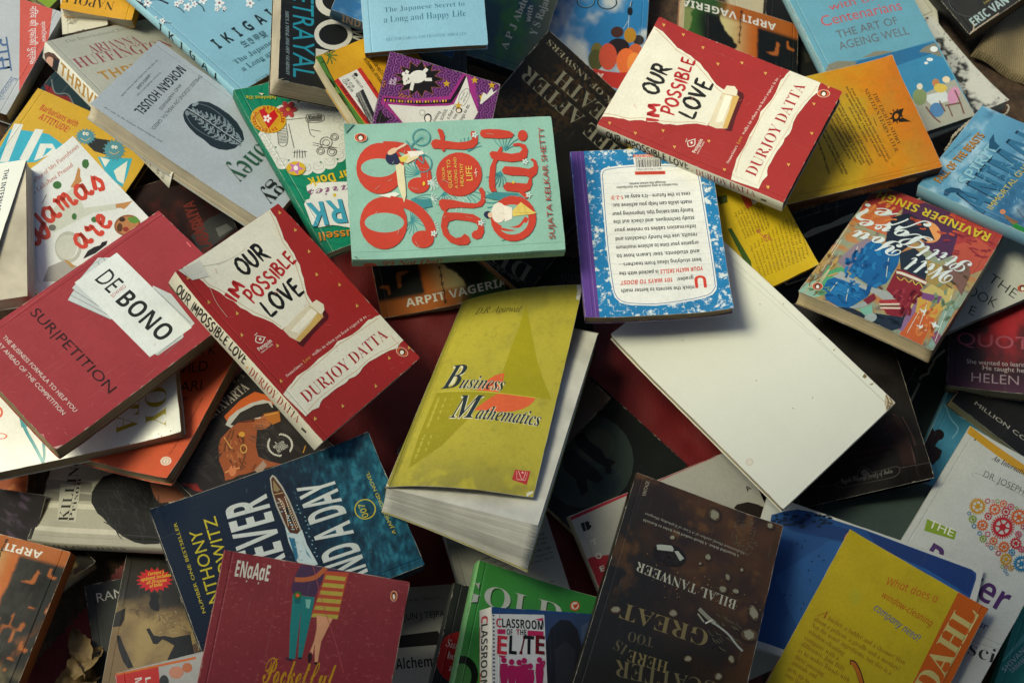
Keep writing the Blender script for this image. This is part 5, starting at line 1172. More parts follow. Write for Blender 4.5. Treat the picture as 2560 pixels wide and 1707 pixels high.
make_book((-158.3, 197.0, 94.9, -2.6443, -0.0679, 0.1002, 133.9, 193.8, 12.6), 'paperback_book', 'green diary book with a scalloped white doodle frame left of the teal health book', 'front_cover', 'R', '18785c', 'c8bd9c', 'gloss', 'cy 2;lift 1 0 37 5.1', parse("""g swirl
e d6dad4 56.7 86 -6.9 2.7 4.1 7.9 0
e d6dad4 63.6 95.1 -6.9 2.7 4.1 7.8 0
e d6dad4 73.4 101.8 -6.8 2.7 4 7.7 0
e d6dad4 85 105.6 -6.8 2.7 4 7.7 0
e d6dad4 97.2 106.1 -6.7 2.6 3.9 7.7 0
e d6dad4 109 103.3 -6.7 2.6 3.9 7.7 0
e d6dad4 119.2 97.5 -6.6 2.6 3.9 7.7 0
e d6dad4 126.8 89.2 -6.6 2.6 3.8 7.7 0
e d6dad4 131.2 79.3 -6.6 2.6 3.8 7.7 0
e d6dad4 131.9 68.6 -6.6 2.6 3.8 7.8 0
e d6dad4 128.8 58.2 -6.7 2.6 3.9 7.8 0
e d6dad4 122.2 49.1 -6.7 2.6 3.9 7.9 0
e d6dad4 112.7 42.1 -6.8 2.6 3.9 7.9 0
e d6dad4 101.2 38 -6.8 2.6 4 8 0
e d6dad4 88.8 37.2 -6.8 2.6 4 8 0
e d6dad4 76.7 39.9 -6.9 2.6 4.1 8 0
e d6dad4 66.2 45.8 -6.9 2.6 4.1 8 0
e d6dad4 58.3 54.3 -6.9 2.6 4.2 8 0
e d6dad4 53.9 64.5 -6.9 2.6 4.2 8 0
e d6dad4 53.3 75.5 -6.9 2.7 4.2 7.9 0
e d6dad4 93 72 -38 14.7 16.7 32.8 0
l 9aa69e 0.33 59.1 81.7 51.5 84.2 54.3 90.3 61.9 87.8 59.1 81.7 57 86.5 51.5 84.2
l 9aa69e 0.33 66 90.8 58.4 93.3 61.2 99.4 68.8 96.9 66 90.8 63.9 95.6 58.4 93.3
l 9aa69e 0.32 75.8 97.6 68.2 100.1 71 106.1 78.5 103.6 75.8 97.6 73.6 102.3 68.2 100.1
l 9aa69e 0.32 87.3 101.4 79.8 103.9 82.6 109.9 90 107.4 87.3 101.4 85.2 106.1 79.8 103.9
l 9aa69e 0.32 99.6 101.9 92.1 104.4 94.8 110.3 102.3 107.9 99.6 101.9 97.5 106.6 92.1 104.4
l 9aa69e 0.32 111.4 99.1 104 101.6 106.6 107.5 114 105 111.4 99.1 109.2 103.8 104 101.6
l 9aa69e 0.32 121.5 93.3 114.2 95.7 116.8 101.7 124.1 99.2 121.5 93.3 119.4 98 114.2 95.7
l 9aa69e 0.32 129.2 85 121.8 87.4 124.4 93.4 131.8 91 129.2 85 127 89.7 121.8 87.4
l 9aa69e 0.32 133.5 75.1 126.2 77.5 128.8 83.5 136.1 81 133.5 75.1 131.4 79.8 126.2 77.5
l 9aa69e 0.32 134.2 64.4 126.9 66.8 129.5 72.8 136.8 70.4 134.2 64.4 132.1 69.1 126.9 66.8
l 9aa69e 0.32 131.2 54 123.8 56.4 126.4 62.4 133.8 60 131.2 54 129 58.7 123.8 56.4
l 9aa69e 0.32 124.6 44.8 117.2 47.2 119.8 53.3 127.2 50.9 124.6 44.8 122.5 49.6 117.2 47.2
l 9aa69e 0.32 115.1 37.8 107.6 40.2 110.3 46.4 117.8 44 115.1 37.8 113 42.6 107.6 40.2
l 9aa69e 0.33 103.6 33.7 96.1 36.1 98.8 42.3 106.3 39.9 103.6 33.7 101.5 38.5 96.1 36.1
l 9aa69e 0.33 91.2 32.9 83.6 35.3 86.4 41.6 93.9 39.1 91.2 32.9 89 37.8 83.6 35.3
l 9aa69e 0.33 79.1 35.6 71.5 38 74.3 44.2 81.9 41.8 79.1 35.6 77 40.4 71.5 38
l 9aa69e 0.33 68.6 41.4 60.9 43.9 63.7 50.1 71.4 47.7 68.6 41.4 66.4 46.3 60.9 43.9
l 9aa69e 0.33 60.7 49.9 53 52.4 55.9 58.6 63.5 56.1 60.7 49.9 58.6 54.8 53 52.4
l 9aa69e 0.33 56.3 60.2 48.6 62.6 51.4 68.8 59.1 66.4 56.3 60.2 54.1 65 48.6 62.6
l 9aa69e 0.33 55.7 71.1 48.1 73.6 50.9 79.8 58.6 77.3 55.7 71.1 53.6 76 48.1 73.6
l 2c2e2c 0.59 114.5 55.2 106.1 57.5 113.6 73.1 120.9 71.2 114.5 55.2
l 2c2e2c 0.60 102.1 47.4 81.5 52.4
l 2c2e2c 0.60 102.4 47.7 106 58
l 2c2e2c 0.60 81 49.3 66.5 53.9 69.1 61.4 83.8 57.6 81 49.3
l 2c2e2c 0.60 80.6 51.4 67.1 55.8
l 2c2e2c 0.59 114.3 89.4 109.7 82
l 2c2e2c 0.59 112.2 91.1 107.6 82.4
l 2c2e2c 0.59 109.5 91.7 105.4 82.8
l 2c2e2c 0.59 107.2 93.1 103.4 84.4
l 2c2e2c 0.59 104.2 92.9 101.3 85.7
l 2c2e2c 0.59 112.9 83.5 99.6 87.8
l 2c2e2c 0.60 81.5 52.4 87.4 69.8 85.2 75.3
l 2c2e2c 0.60 84.6 66.2 77.2 71.4
l 2c2e2c 0.60 101.7 52.7 109.4 79.8
l 2c2e2c 0.59 89.9 80.5 71 94.7
l 2c2e2c 0.59 91 82.8 72.3 97
l 3a3c3a 0.39 114.7 56.5 106.5 58.7
l 3a3c3a 0.39 115.4 58.1 107.3 60.3
l 3a3c3a 0.39 116.1 59.7 108.1 61.9
l 3a3c3a 0.39 116.8 61.3 108.9 63.4
l 3a3c3a 0.39 117.5 62.9 109.7 65
l 3a3c3a 0.39 118.2 64.4 110.4 66.5
l 3a3c3a 0.39 118.9 66 111.2 68.1
l 3a3c3a 0.39 119.6 67.6 112 69.6
l 3a3c3a 0.39 120.3 69.2 112.8 71.1
l 4a4c4a 0.30 80.9 52.7 67.5 56.6
l 4a4c4a 0.30 81.2 53.4 67.8 57.3
l 4a4c4a 0.30 81.6 54 68.2 58
l 4a4c4a 0.30 81.9 54.7 68.5 58.6
l 4a4c4a 0.30 82.3 55.4 68.9 59.3
l 4a4c4a 0.30 82.6 56.1 69.2 60
l 4a4c4a 0.30 83 56.8 69.6 60.7
t 3a3c3a~s~ADVICE~67 54.1 80.1 50.4 4
e 3a3c3a 78.1 85 -5.7 2.2 3.1 5.9 0.91
e 4a4c4a 78.1 85 -3.4 1.3 1.7 3.3 0.88
e 3a3c3a 67.5 82.1 -3.7 1.4 2 3.8 0.86
e 4a4c4a 67.5 82.1 -2.2 0.9 1.1 2.1 0.81
e 3a3c3a 87.6 91.8 -3.7 1.4 2 3.8 0.86
e 4a4c4a 87.6 91.8 -2.2 0.9 1.1 2.1 0.81
e 3a3c3a 78.1 96.6 -4.4 1.7 2.3 4.5 0.88
e 4a4c4a 78.1 96.6 -2.6 1 1.3 2.5 0.84
p 1c7a5c 108.3 46.9 106.3 47.6 108.3 49.2
p 1c7a5c 126 71.3 124.1 72.1 126 73.6
p 1c7a5c 94.1 102.1 92.2 102.9 94.1 104.4
p 1c7a5c 77.7 105.1 75.7 105.9 77.7 107.4
p 1c7a5c 121.2 89.2 119.3 89.9 121.2 91.4
e cfa024 117 40.8 -14 9.2 9.2 13.5 0
e c8952a 117 40.8 -9.4 6.2 6 8.8 0
p c02028 121.1 28.2 115.7 27.8 114.4 35.6 106.6 32.5 106.7 41 122 51
e e8e0e0 115.6 40.5 -1.7 0.7 0.6 1.3 0
e e8e0e0 118.2 42.3 0.4 2.2 1.3 0 0
e e8e0e0 120.1 40.5 2 0.7 0.1 -1.3 0
e e8e0e0 118.7 37.6 0.8 -1.7 -1.2 -0.8 0
e e8e0e0 115.9 37.6 -1.5 -1.8 -0.9 0.8 0
e c02028 117.7 39.7 -0.9 0.3 0.5 1 0
t b02820~b~I~114.6 51.5 116.8 52 3.4
t b02820~b~N~117.5 51.8 119.6 51.8 3.6
t b02820~b~T~120.3 51.5 122.2 51 3.7
t b02820~b~E~122.9 50.7 124.6 49.6 3.7
t b02820~b~R~125.2 49.3 126.6 47.8 3.7
t b02820~b~N~127.1 47.5 128 45.7 3.6
t b02820~b~A~128.5 45.4 128.9 43.3 3.5
t b02820~b~T~129.3 43 129.2 40.7 3.3
t b02820~b~I~129.4 40.5 128.9 38.2 3.1
t b02820~b~O~128.9 38 127.9 35.8 3
t b02820~b~N~127.8 35.7 126.4 33.6 3
t b02820~b~A~126.1 33.6 124.4 31.8 3
t b02820~b~L~123.9 31.8 121.9 30.5 3.1
t b02820~b~B~115.8 29.7 113.7 29.8 3.6
t b02820~b~E~113 30.1 111.1 30.8 3.7
t b02820~b~S~110.4 31.1 108.8 32.2 3.8
t b02820~b~T~108.1 32.5 106.9 34.1 3.8
t b02820~b~S~106.3 34.4 105.5 36.4 3.7
t b02820~b~E~105.1 36.7 104.8 38.8 3.5
t b02820~b~L~104.4 39.1 104.6 41.4 3.3
t b02820~b~L~104.5 41.6 105.1 43.9 3.2
t b02820~b~E~105.2 44.1 106.3 46.3 3
t b02820~b~R~106.4 46.4 108 48.4 3
e b84048 90 38.8 -3.6 1.4 1.4 2.7 0
e b84048 94.4 42.4 0 4.4 2.7 0.6 0
e b84048 98.7 40.7 3.6 3 1.3 -2.1 0
e b84048 98.7 35.5 3.6 -1.4 -1.4 -2.7 0
e b84048 94.3 31.8 -0 -4.4 -2.7 -0.6 0
e b84048 89.9 33.5 -3.7 -3 -1.3 2.1 0
e d8a030 94.3 37.1 -1.8 0.7 1.1 2.1 0
e d0b02c 118.4 101.1 -8.4 3.3 3.6 7.1 0
p c078b0 112.1 95.6 114.8 100.5 111.2 104.6 117 104.1 120.2 108.7 121.2 103.5 126.7 102.2 121.5 99.5 121.7 94.1 117.6 97.6
e ece8e8 118.3 100.8 -1.9 0.8 1.2 2.5 0
p dfe3df 129.3 139.5 125.6 135.9 121.8 136 114.7 127.1 120.2 127.9 118 122.2 111.6 121 77.5 133.1 101.1 177.8 109.7 172.1 114.7 169.3 127.5 166.9 132.6 162
t d8b820~bo~ar Dork~72.8 120.4 113.9 115 9.8
t 8a6080~sc~aries~79 135.8 119.9 126.8 10.6
t 1a2020~b~ORK~71.3 153.7 126.7 140.1 25.6
t 40a0bc~b~ORK~71.8 152.6 127.2 139.1 25.6
e d0b820 98.1 141.2 -1.5 0.6 0.9 1.7 0
t cc8426~b~ussell~99.9 180.4 130.9 171.5 8.2
t c0b830~b~fabulous life~98 18.3 125.4 9.3 3.8
p d8d0bc 112 9.7 107.4 12.1 110.5 13.3"""), [])
make_book((-128.6, 312.8, 125.7, -1.5515, 0.0612, 0.3110, 149.0, 192.5, 30.8), 'paperback_book', 'thick black book with big white letters and turquoise capitals at the top', 'front_cover', 'T', '1b1e20', 'bcb29c', 'satin', 'cx 1', parse("""b 1b1e20
t 2490a8~s~BETRAYAL~39.3 10.9 142.5 14.3 20.8
e d4d4cc 88.1 52.7 -4.8 19.2 16.8 0.3 0
e 1b1e20 88.1 52.7 -3.6 14.6 11.6 0.2 0
e d4d4cc 51.5 52.7 -4.9 18.7 17.1 0.3 0
e 1b1e20 48.8 55.2 -3.8 14.5 12.6 0.2 0
p 1b1e20 32.2 52.4 26.8 72.5 51.8 72.7 48.2 65.1
t 8fa2ac~sbi~SHE’S A TOTAL ONE-OFF’ GUARDIAN~74.2 4.7 142 7.6 3.2
t c8c8c0~b~W~76.8 71.7 89.7 71.9 12.9
p ccccc4 107.6 35.5 106.9 48.7 112.6 41.5 116.6 35.7
p bcb8a8 148.8 0.5 145.9 6.3 153.4 2.1"""), [])
make_book((-109.6, 226.1, 142.5, -0.9871, 0.0128, 0.1561, 140.1, 95.7, 17.7), 'paperback_book', 'mustard yellow paperback back cover with bamboo stem and barcode label', 'back_cover', 'R', 'b88a18', 'c4bb9c', 'satin', 'lift 0 0 37 3.4', parse("""b cf9a1c
p 4e8034 0.8 -0.4 1.3 7.2 11.7 6.4 28.2 4.2 48.8 4.9 81 6.2 77.3 -0.3 57.7 -0.8 36.2 -0.8 17.7 -0
l 23381a 0.88 3 6.4 18.4 4.9 38 3.5 77 0.6
l 7aa850 1.00 3.4 0.7 23.1 -0.8 49.1 -0.8 74.9 -0.8
l 23381a 0.88 7.7 2.1 7.6 6.9
l 23381a 0.87 31.2 1 29.4 6.8
l 4a7030 1.26 4.1 13.9 0.6 10.7 -2.5 9.5
l 4a7030 1.26 4.1 13.9 -1.1 14 -4.6 15.1
l 4a7030 1.26 4.1 13.9 -0.6 17.2 -3.2 20.3
l 4a7030 1.26 4.1 13.9 1.7 19.1 1.1 22.9
l 4a7030 1.26 4.1 13.9 5 18.9 6.7 21.8
l 4a7030 1.26 4.1 13.9 7.9 16.6 11.2 17.5
l 4a7030 1.26 4.1 13.9 9.3 13.2 12.7 11.8
l 4a7030 1.26 4.1 13.9 8.5 10.1 10.8 6.9
p b82a22 28.7 4.6 27.7 9.7 82.5 12.1 80.1 6.8
t 26120e~b~www.panmacmillan.com~35.6 6.1 82.4 8.7 3.9
p dadcd6 28 9.5 26.8 31.4 67.8 31.2 85.9 19.5 82.4 11.8
p c03028 26.7 31.2 26.7 35.6 62.7 35.9 69.4 31.5
l 24262a 0.44 49 15.7 81.1 10.2
l 24262a 0.44 48.9 16.2 81 10.8
l 24262a 0.44 48.8 16.8 81 11.3
l 24262a 0.31 48.7 17.3 80.9 11.9
l 24262a 0.31 48.6 17.9 80.8 12.4
l 24262a 0.44 48.5 18.4 80.7 13
l 24262a 0.44 48.4 19 80.6 13.5
l 24262a 0.31 48.3 19.6 80.5 14.1
l 24262a 0.31 48.3 20.1 80.4 14.7
l 24262a 0.31 48.2 20.7 80.4 15.2
l 24262a 0.44 48.1 21.2 80.3 15.8
l 24262a 0.63 48 21.8 80.2 16.3
l 24262a 0.44 47.9 22.4 80.1 16.9
l 24262a 0.63 47.8 22.9 80 17.4
l 24262a 0.63 47.7 23.5 79.9 18
l 24262a 0.63 47.6 24 79.9 18.6
l 24262a 0.44 47.5 24.6 79.8 19.1
t 30302c~sf~MACMILLAN~30.4 22.2 46.3 23.6 2.7
t 30302c~s~UK £5.99~31.6 15 42.4 15.7 3.2
t 30302c~s~CDN $9.99~31.3 11.1 45.8 12.2 3.2
t 30302c~s~9 780330 509282~50.9 12.8 75.5 13.1 2.6
e 26282a 31.3 26.9 2 0.6 0.8 -1.7 0
t 7a1a14~s~Children’s fiction~41.3 33.7 56 33.9 2.4
t 3a2c0c~m~A side-splitting~22.2 48.7 49.9 49.8 3.8
t 3a2c0c~m~schemes, dreams~19.5 42.7 50.8 43.6 3.8
l b03020 1.03 27.6 62.8 30.7 65"""), [])
make_book((-84.6, 381.1, 165.0, -0.3131, 0.1120, 0.0893, 123.0, 193.5, 17.0), 'paperback_book', 'blue book with a worn lettered spine, wedged between the black and pale blue books', 'front_cover', 'B', '3a586a', 'c8bfa4', 'satin', '', parse("""g sky"""), parse("""b 3a586a
t b09070~b~INDIA~12.5 3.9 42.5 6.4 12.5"""))
make_book((-80.6, 175.9, 152.1, 1.3664, 0.1346, 0.0939, 157.0, 107.6, 12.0), 'paperback_book', 'purple doodle-patterned book with a small white bear in a black burst', 'back_cover', 'T', '5a3060', 'c8bfa4', 'satin', 'cx 2', parse("""g doodle
p 8c5a10 144.8 52.6 138.9 60.4 134.8 53.2 132.4 62.5 125.4 59.1 127 67.7 118.7 68.7 123.9 74.8 116.3 79.8 123.9 82 118.6 90.1 126.9 87.8 125.2 97 132.2 90.8 134.5 99.1 138.7 90.5 144.4 95.9 144.9 86.7 152.8 88.1 149.3 80.4 157.6 77.3 150.9 73.1 157.7 66.2 149.4 66.3 153.1 57.2 145.1 61.7
p 151012 144.4 53.7 138.9 61.1 134.9 54.4 132.6 63.2 126 59.9 127.5 68.1 119.7 69 124.6 74.8 117.3 79.6 124.5 81.7 119.5 89.4 127.4 87.2 125.8 96 132.4 90.1 134.6 98 138.6 89.7 144.1 94.9 144.5 86.2 152 87.4 148.7 80.2 156.5 77.2 150.2 73.2 156.7 66.7 148.8 66.8 152.3 58.2 144.7 62.4
e dfdfd8 139 77.4 4.8 -7.2 -5.7 -2.9 0
e dfdfd8 133.7 86.2 1.5 -4.4 -5.1 -1.2 0
e dfdfd8 137.3 90.6 0.5 -1.7 -2.1 -0.5 0
e dfdfd8 128.4 87.4 0.5 -1.6 -1.7 -0.4 0
l dfdfd8 3.14 140.2 86.5 141.1 89.7
l dfdfd8 3.13 131.7 80.5 123.2 80.3
l dfdfd8 3.40 144.6 73.3 150.1 70.7
l dfdfd8 3.39 138.2 70.6 140.4 64
e 1a1a1a 134.7 85.3 0.2 -0.6 -0.6 -0.1 0
e 1a1a1a 131.3 86.3 0.2 -0.5 -0.6 -0.1 0
e 1a1a1a 133.4 85.2 0.3 -0.8 -0.6 -0.1 0
p 9a2f80 109.6 104.2 116.5 72.9 128.9 44.8 158 36.7 155.1 25.2 124.1 15.1 108.9 17.8 87.8 81.7 101.6 104.7
p 1a1216 107.8 103.8 114.8 70.2 125.6 42.9 154.6 34.8 153.3 30.9 122.3 41 111.2 69.4 104.2 100.7
p c88a28 106.5 102.4 106.9 100.8 104.6 100.5 104.4 101.9
p b05aa0 107.2 99.8 107.6 98.2 105.2 97.9 105 99.3
p d8b040 107.8 97.1 108.2 95.6 105.8 95.3 105.7 96.6
p c88a28 108.5 94.5 108.8 93 106.5 92.7 106.3 94
p b05aa0 109.1 91.9 109.5 90.3 107.1 90 107 91.4
p d8b040 109.8 89.3 110.2 87.7 107.8 87.4 107.6 88.8
p c88a28 110.5 86.7 110.9 85.1 108.5 84.8 108.3 86.2
p b05aa0 111.2 84 111.6 82.5 109.2 82.2 109 83.6
p d8b040 112 81.4 112.3 79.9 110 79.6 109.8 80.9
p c88a28 112.7 78.8 113.1 77.3 110.7 77 110.5 78.3
p b05aa0 113.5 76.2 113.9 74.6 111.5 74.4 111.3 75.7
p d8b040 114.3 73.6 114.7 72 112.3 71.7 112.1 73.1
p c88a28 115.2 71 115.5 69.4 113.2 69.1 113 70.5
p b05aa0 116 68.4 116.4 66.8 114 66.5 113.9 67.9
p d8b040 116.9 65.8 117.3 64.2 114.9 64 114.8 65.3
p c88a28 117.9 63.2 118.2 61.7 115.9 61.4 115.7 62.7
p b05aa0 118.8 60.6 119.2 59.1 116.8 58.8 116.6 60.2
p d8b040 119.8 58.1 120.2 56.5 117.8 56.2 117.6 57.6
p c88a28 120.8 55.5 121.2 53.9 118.8 53.6 118.6 55
p b05aa0 121.8 52.9 122.2 51.3 119.8 51 119.6 52.4
p d8b040 122.8 50.3 123.2 48.7 120.8 48.4 120.6 49.8
p c88a28 123.9 47.7 124.3 46.1 121.9 45.8 121.7 47.2
p dcdcd6 102.3 97.9 109.3 69 118.5 43.7 121.8 38.5 154.2 32.9 138.8 26.6 120.9 15 108.5 18.3 88.6 80.5
t 26262a~b~looking~98.7 51.8 110 48.8 2.9
t 26262a~b~SCHOOL~102 45.5 114.4 43.1 2.9
t 26262a~b~n find my~105.1 39.6 120.7 35.9 2.9
t 26262a~b~too,~106.9 34.3 113.2 32.8 2.9
t 26262a~b~ings to do.~107.1 27.6 126 23.6 3
l 26262a 0.36 123.2 34 132 35.3 140.4 31.7 141.1 27.7 133.5 26.6 123.5 29.3 123.2 34
t 26262a~i~Are you~127.6 32.6 137.1 31 1.8
t 26262a~i~still here?~126.5 30 137.8 27.6 1.8
e 26262a 117.1 32.7 1 -3.1 -3 -0.7 0
e e8d8c8 116.8 32.9 0.6 -2 -2 -0.4 0
e 26262a 100.2 59.2 1.1 -3.5 -4.6 -1 0
e e8e4dc 99.8 59.2 0.8 -2.4 -3.4 -0.7 0
e 26262a 104 65.4 0.9 -2.6 -2.9 -0.6 0.88
p c8a028 144.7 50.6 142.2 49.1 142.9 46.4 140.4 48.1 137.8 46.7 138.7 49.3 136.4 51.2 139.4 51.1 140.6 53.6 141.6 50.9
p c8a028 126 35.2 123.5 33.7 124.3 31 121.8 32.7 119.2 31.4 120.1 34 117.8 35.8 120.8 35.7 121.9 38.2 122.9 35.5
p c8a028 156.9 25.6 154.4 24.1 155.2 21.3 152.6 23.1 150 21.7 150.9 24.3 148.5 26.2 151.6 26.1 152.7 28.6 153.8 25.9
p c8a028 141.7 15.2 139.2 13.6 140 10.9 137.5 12.7 134.9 11.3 135.8 13.9 133.4 15.8 136.5 15.7 137.6 18.2 138.6 15.5
p c8a028 157.1 8.7 154.6 7.2 155.4 4.4 152.8 6.2 150.2 4.8 151.1 7.5 148.7 9.4 151.9 9.2 153 11.8 154 9.1
p dcdcd6 130.6 15.2 142.8 14.2 141.5 10.3 150.4 7.3 145.8 5.1 149.8 1.1 129.8 13.8
t d8c0d8~b~My~122.9 99.1 128.8 99 3.2
t d8c0d8~b~bear~123.4 95.7 131.2 95.7 3.2
p 1a1216 87.4 104.9 95.6 103.4 89.5 98.4 88.9 92.5 83.5 97.1 81.1 104.6"""), [])
make_book((-92.1, 361.5, 194.3, 0.0835, 0.2932, -0.0968, 115.7, 196.4, 12.9), 'paperback_book', 'pale blue book with three lines of lettering, topmost at the upper edge', 'front_cover', 'L', '9fd4ea', '8a7a60', 'gloss', 'cy -2;cx 2', parse("""b 88bcd4
t 38708a~sf~The Japanese Secret to~20.9 38.2 96.7 39.7 4.8
t 38708a~sf~a Long and Happy Life~19.6 28.1 97 29.4 6
t 4a7e98~sf~HECTOR GARGIA AND FRANCESC MIRALLES~20.5 9.9 95.8 10.9 2.9"""), parse("""b 9fd4ea"""))
make_book((311.0, -231.5, 66.7, -0.3708, 0.0428, -0.1193, 204.5, 138.7, 7.8), 'picture_book', 'blue painted picture book with a white border under the yellow-orange paperback', 'front_cover', 'B', 'c0c4c0', 'c8bfa4', 'satin', '', parse("""b c9cec8
p 24508c 8.1 120.9 18.3 128.3 29.5 134.3 42.9 136.7 52.5 135.9 94.2 137.1 140.8 135.9 193.8 134.9 198.6 133 199.6 127.4 198.4 110.4 183.4 8.3 122.4 -13.9 51.7 6.6 38.1 6.5 22.3 5.9 19.2 40.2 11.4 91
p 2b5c9a 64.8 116.6 131.6 126.5 188.5 118.6 168.1 25.3 68.9 17.7 26.6 66.6
p 1e3f78 11.9 117.9 37.8 129.9 83.9 132.1 82.3 120.6 30.9 112.7
p 1f3c78 94.5 136 194 134.3 198.5 129.4 197.1 111.1 155.9 121 109.1 124.3
l 0e1a34 0.99 84.9 40.3 86.1 39.5
l 0e1a34 1.03 35.1 121 33.8 120.1
l 0e1a34 1.02 44.2 108.4 42.9 107.6
l 0e1a34 0.99 57.8 47.4 56.8 46.2
l 0e1a34 1.03 37.7 121.7 36.5 120.6
l 0e1a34 1.01 65.4 96.8 64 96
l 0e1a34 1.00 57.7 53 58.4 51.6
l 0e1a34 0.99 74.3 32.3 74.2 30.7
l 0e1a34 1.01 74.9 86.8 76.5 86.8
l 0e1a34 1.01 54.2 92 55.7 91.8
l 0e1a34 1.01 59.9 99.5 58.9 98.2
l 0e1a34 0.98 58.1 22.5 59.5 23
l 0e1a34 1.00 44.2 55.5 45.7 55.4
l 0e1a34 0.99 45.7 39.8 45.7 38.2
l 0e1a34 1.00 57.2 75.3 58.1 74
l 0e1a34 1.02 37.4 103 38.8 102.7
l 0e1a34 1.03 57.6 138.2 59.1 138.5
l 0e1a34 1.00 75.8 79.3 74.6 78.2
l 0e1a34 1.00 70.6 74.6 69.4 73.6
l 0e1a34 1.01 53.9 83.6 53.9 82
l 0e1a34 1.02 42.7 102.2 42.8 100.6
l 0e1a34 1.01 73.5 102.9 74.3 101.5
l 0e1a34 1.00 65.5 60 65.5 58.4
l 0e1a34 0.98 58.3 26.6 59.8 26.2
l 0e1a34 1.00 74.3 63.3 73.2 62.1
l 0e1a34 1.00 39.9 54.2 38.7 53.1
e 142844 26.6 123.2 1.7 0.6 0.3 -1.1 0
e 142844 55.6 130.7 2 0.7 0.3 -1.1 0
e 142844 47.3 134.6 1.9 0.7 0.3 -1.1 0
e 142844 50.3 135.6 1.7 0.6 0.3 -1.1 0
e 142844 61 132 2.5 0.9 0.3 -1.1 0
e 142844 15.6 111.8 2.5 0.9 0.3 -1.1 0
e 142844 18.9 119 2.4 0.9 0.3 -1.1 0
e 142844 22.5 116.2 2.2 0.8 0.3 -1.1 0
e 142844 54.3 129.1 2.4 0.9 0.3 -1.1 0
e 142844 22.3 120.1 1.7 0.6 0.3 -1.1 0
e 142844 29.8 119.4 2.1 0.8 0.3 -1.1 0
e 142844 37 126 2.3 0.9 0.3 -1.1 0
e 142844 37.6 119.2 1.8 0.7 0.3 -1.1 0
e 142844 32.8 122.6 1.8 0.6 0.3 -1.1 0
e 142844 55.8 132.8 2.1 0.8 0.3 -1.1 0
e 142844 52 132.1 1.9 0.7 0.3 -1.1 0
e 142844 11.7 115.9 2 0.7 0.3 -1.1 0
e 142844 59.8 131.9 1.9 0.7 0.3 -1.1 0
e 142844 52.2 125.4 2.3 0.8 0.3 -1.1 0
e 142844 35.3 122.8 2 0.7 0.3 -1.1 0
e 142844 39.5 132.1 2.5 0.9 0.3 -1.1 0
e 142844 12.5 121.3 1.5 0.6 0.3 -1.1 0
e 142844 30.8 121.9 2.1 0.8 0.3 -1.1 0
e 142844 46.7 128.3 1.5 0.6 0.3 -1.1 0
e 142844 23.6 117 1.7 0.6 0.3 -1.1 0
e 142844 57.2 138.4 1.8 0.7 0.3 -1.1 0
e 142844 55.5 130.2 2.1 0.8 0.3 -1.1 0
e 142844 41.3 131.3 1.6 0.6 0.3 -1.1 0
e 142844 30.1 127.8 2.2 0.8 0.3 -1.1 0
e 142844 13.9 118.7 1.5 0.5 0.3 -1.1 0
e 142844 53.9 136.2 1.9 0.7 0.3 -1.1 0
e 142844 20.5 122 2 0.7 0.3 -1.1 0
e 142844 28.2 126.6 2.4 0.9 0.3 -1.1 0
e 142844 36.6 124.7 1.8 0.7 0.3 -1.1 0
e 142844 29.5 127 1.6 0.6 0.3 -1.1 0
e 142844 59.4 136.5 2.2 0.8 0.3 -1.1 0
e 142844 26.7 117.6 1.6 0.6 0.3 -1.1 0
e 142844 16.5 116.3 1.5 0.6 0.3 -1.1 0
e 142844 20.3 125.8 2.5 0.9 0.3 -1.1 0
e 142844 38.6 120.7 2 0.7 0.3 -1.1 0"""), [])
make_book((315.3, -31.8, 68.7, 0.1861, 0.1126, -0.2424, 134.6, 196.0, 17.7), 'hardback_book', 'black hardback with an engraved plaque emblem under the blank white cover', 'front_cover', 'L', '0e0c0c', '4a4438', 'gloss', '', parse("""g dark
l 54504c 0.57 26 16 43.3 14.9 51 17.3 65.4 18.1 68.3 22.2 73.3 25.2 78.1 21.7 81.7 17.8 102.9 18.2 105.2 13.5 99.1 9.5 87.3 9.3 60.7 10.2 50.1 10.1 43.5 14.9
l 54504c 0.46 106.3 16.2 133.6 14.7
t 84847c~sc~Yogoda Satsanga Society of India~50.1 14.2 98.5 13.3 4.6
t 6a6a64~s~FOUNDED 1917~64.8 12.2 84.7 12.3 1.8
e 6a6862 75.3 18.8 1.6 -0.4 -0.3 -1.1 0
e 6a6862 74.1 17.4 0.6 -1.6 -1 -0.5 0
e 6a6862 72.3 17.4 -0.8 -1.6 -1 0.5 0
e 6a6862 71.3 18.8 -1.7 -0.4 -0.2 1.1 0
e 6a6862 71.8 20.5 -1.3 1.1 0.7 0.9 0
e 6a6862 73.4 21.3 0.1 1.7 1.1 -0 0
e 6a6862 75 20.5 1.4 1.1 0.6 -0.9 0
e 4a4844 73.3 19.2 0.8 -0.2 -0.2 -0.8 0
t 4c2826~sf~PARAMAHANSA YOGANANDA~66.3 37.6 111.6 36.4 2.8
t 4c2826~si~Autobiography of a Yogi~64.4 31.2 100.8 31 2.8
l 5a4038 0.93 115.2 67.5 120.7 50.3 121.8 30.6 121.3 17.4
l 5a4038 0.70 122.3 63.4 125.5 46.7 126.1 33.2
l 4a2418 0.81 101.7 50 106.1 52.6 111 61.2 108.3 64.3 103.4 55.7
p 2c1a18 105.5 62.5 119.6 66.5 122.6 44.9 121 16.3 109.8 17.8"""), [])
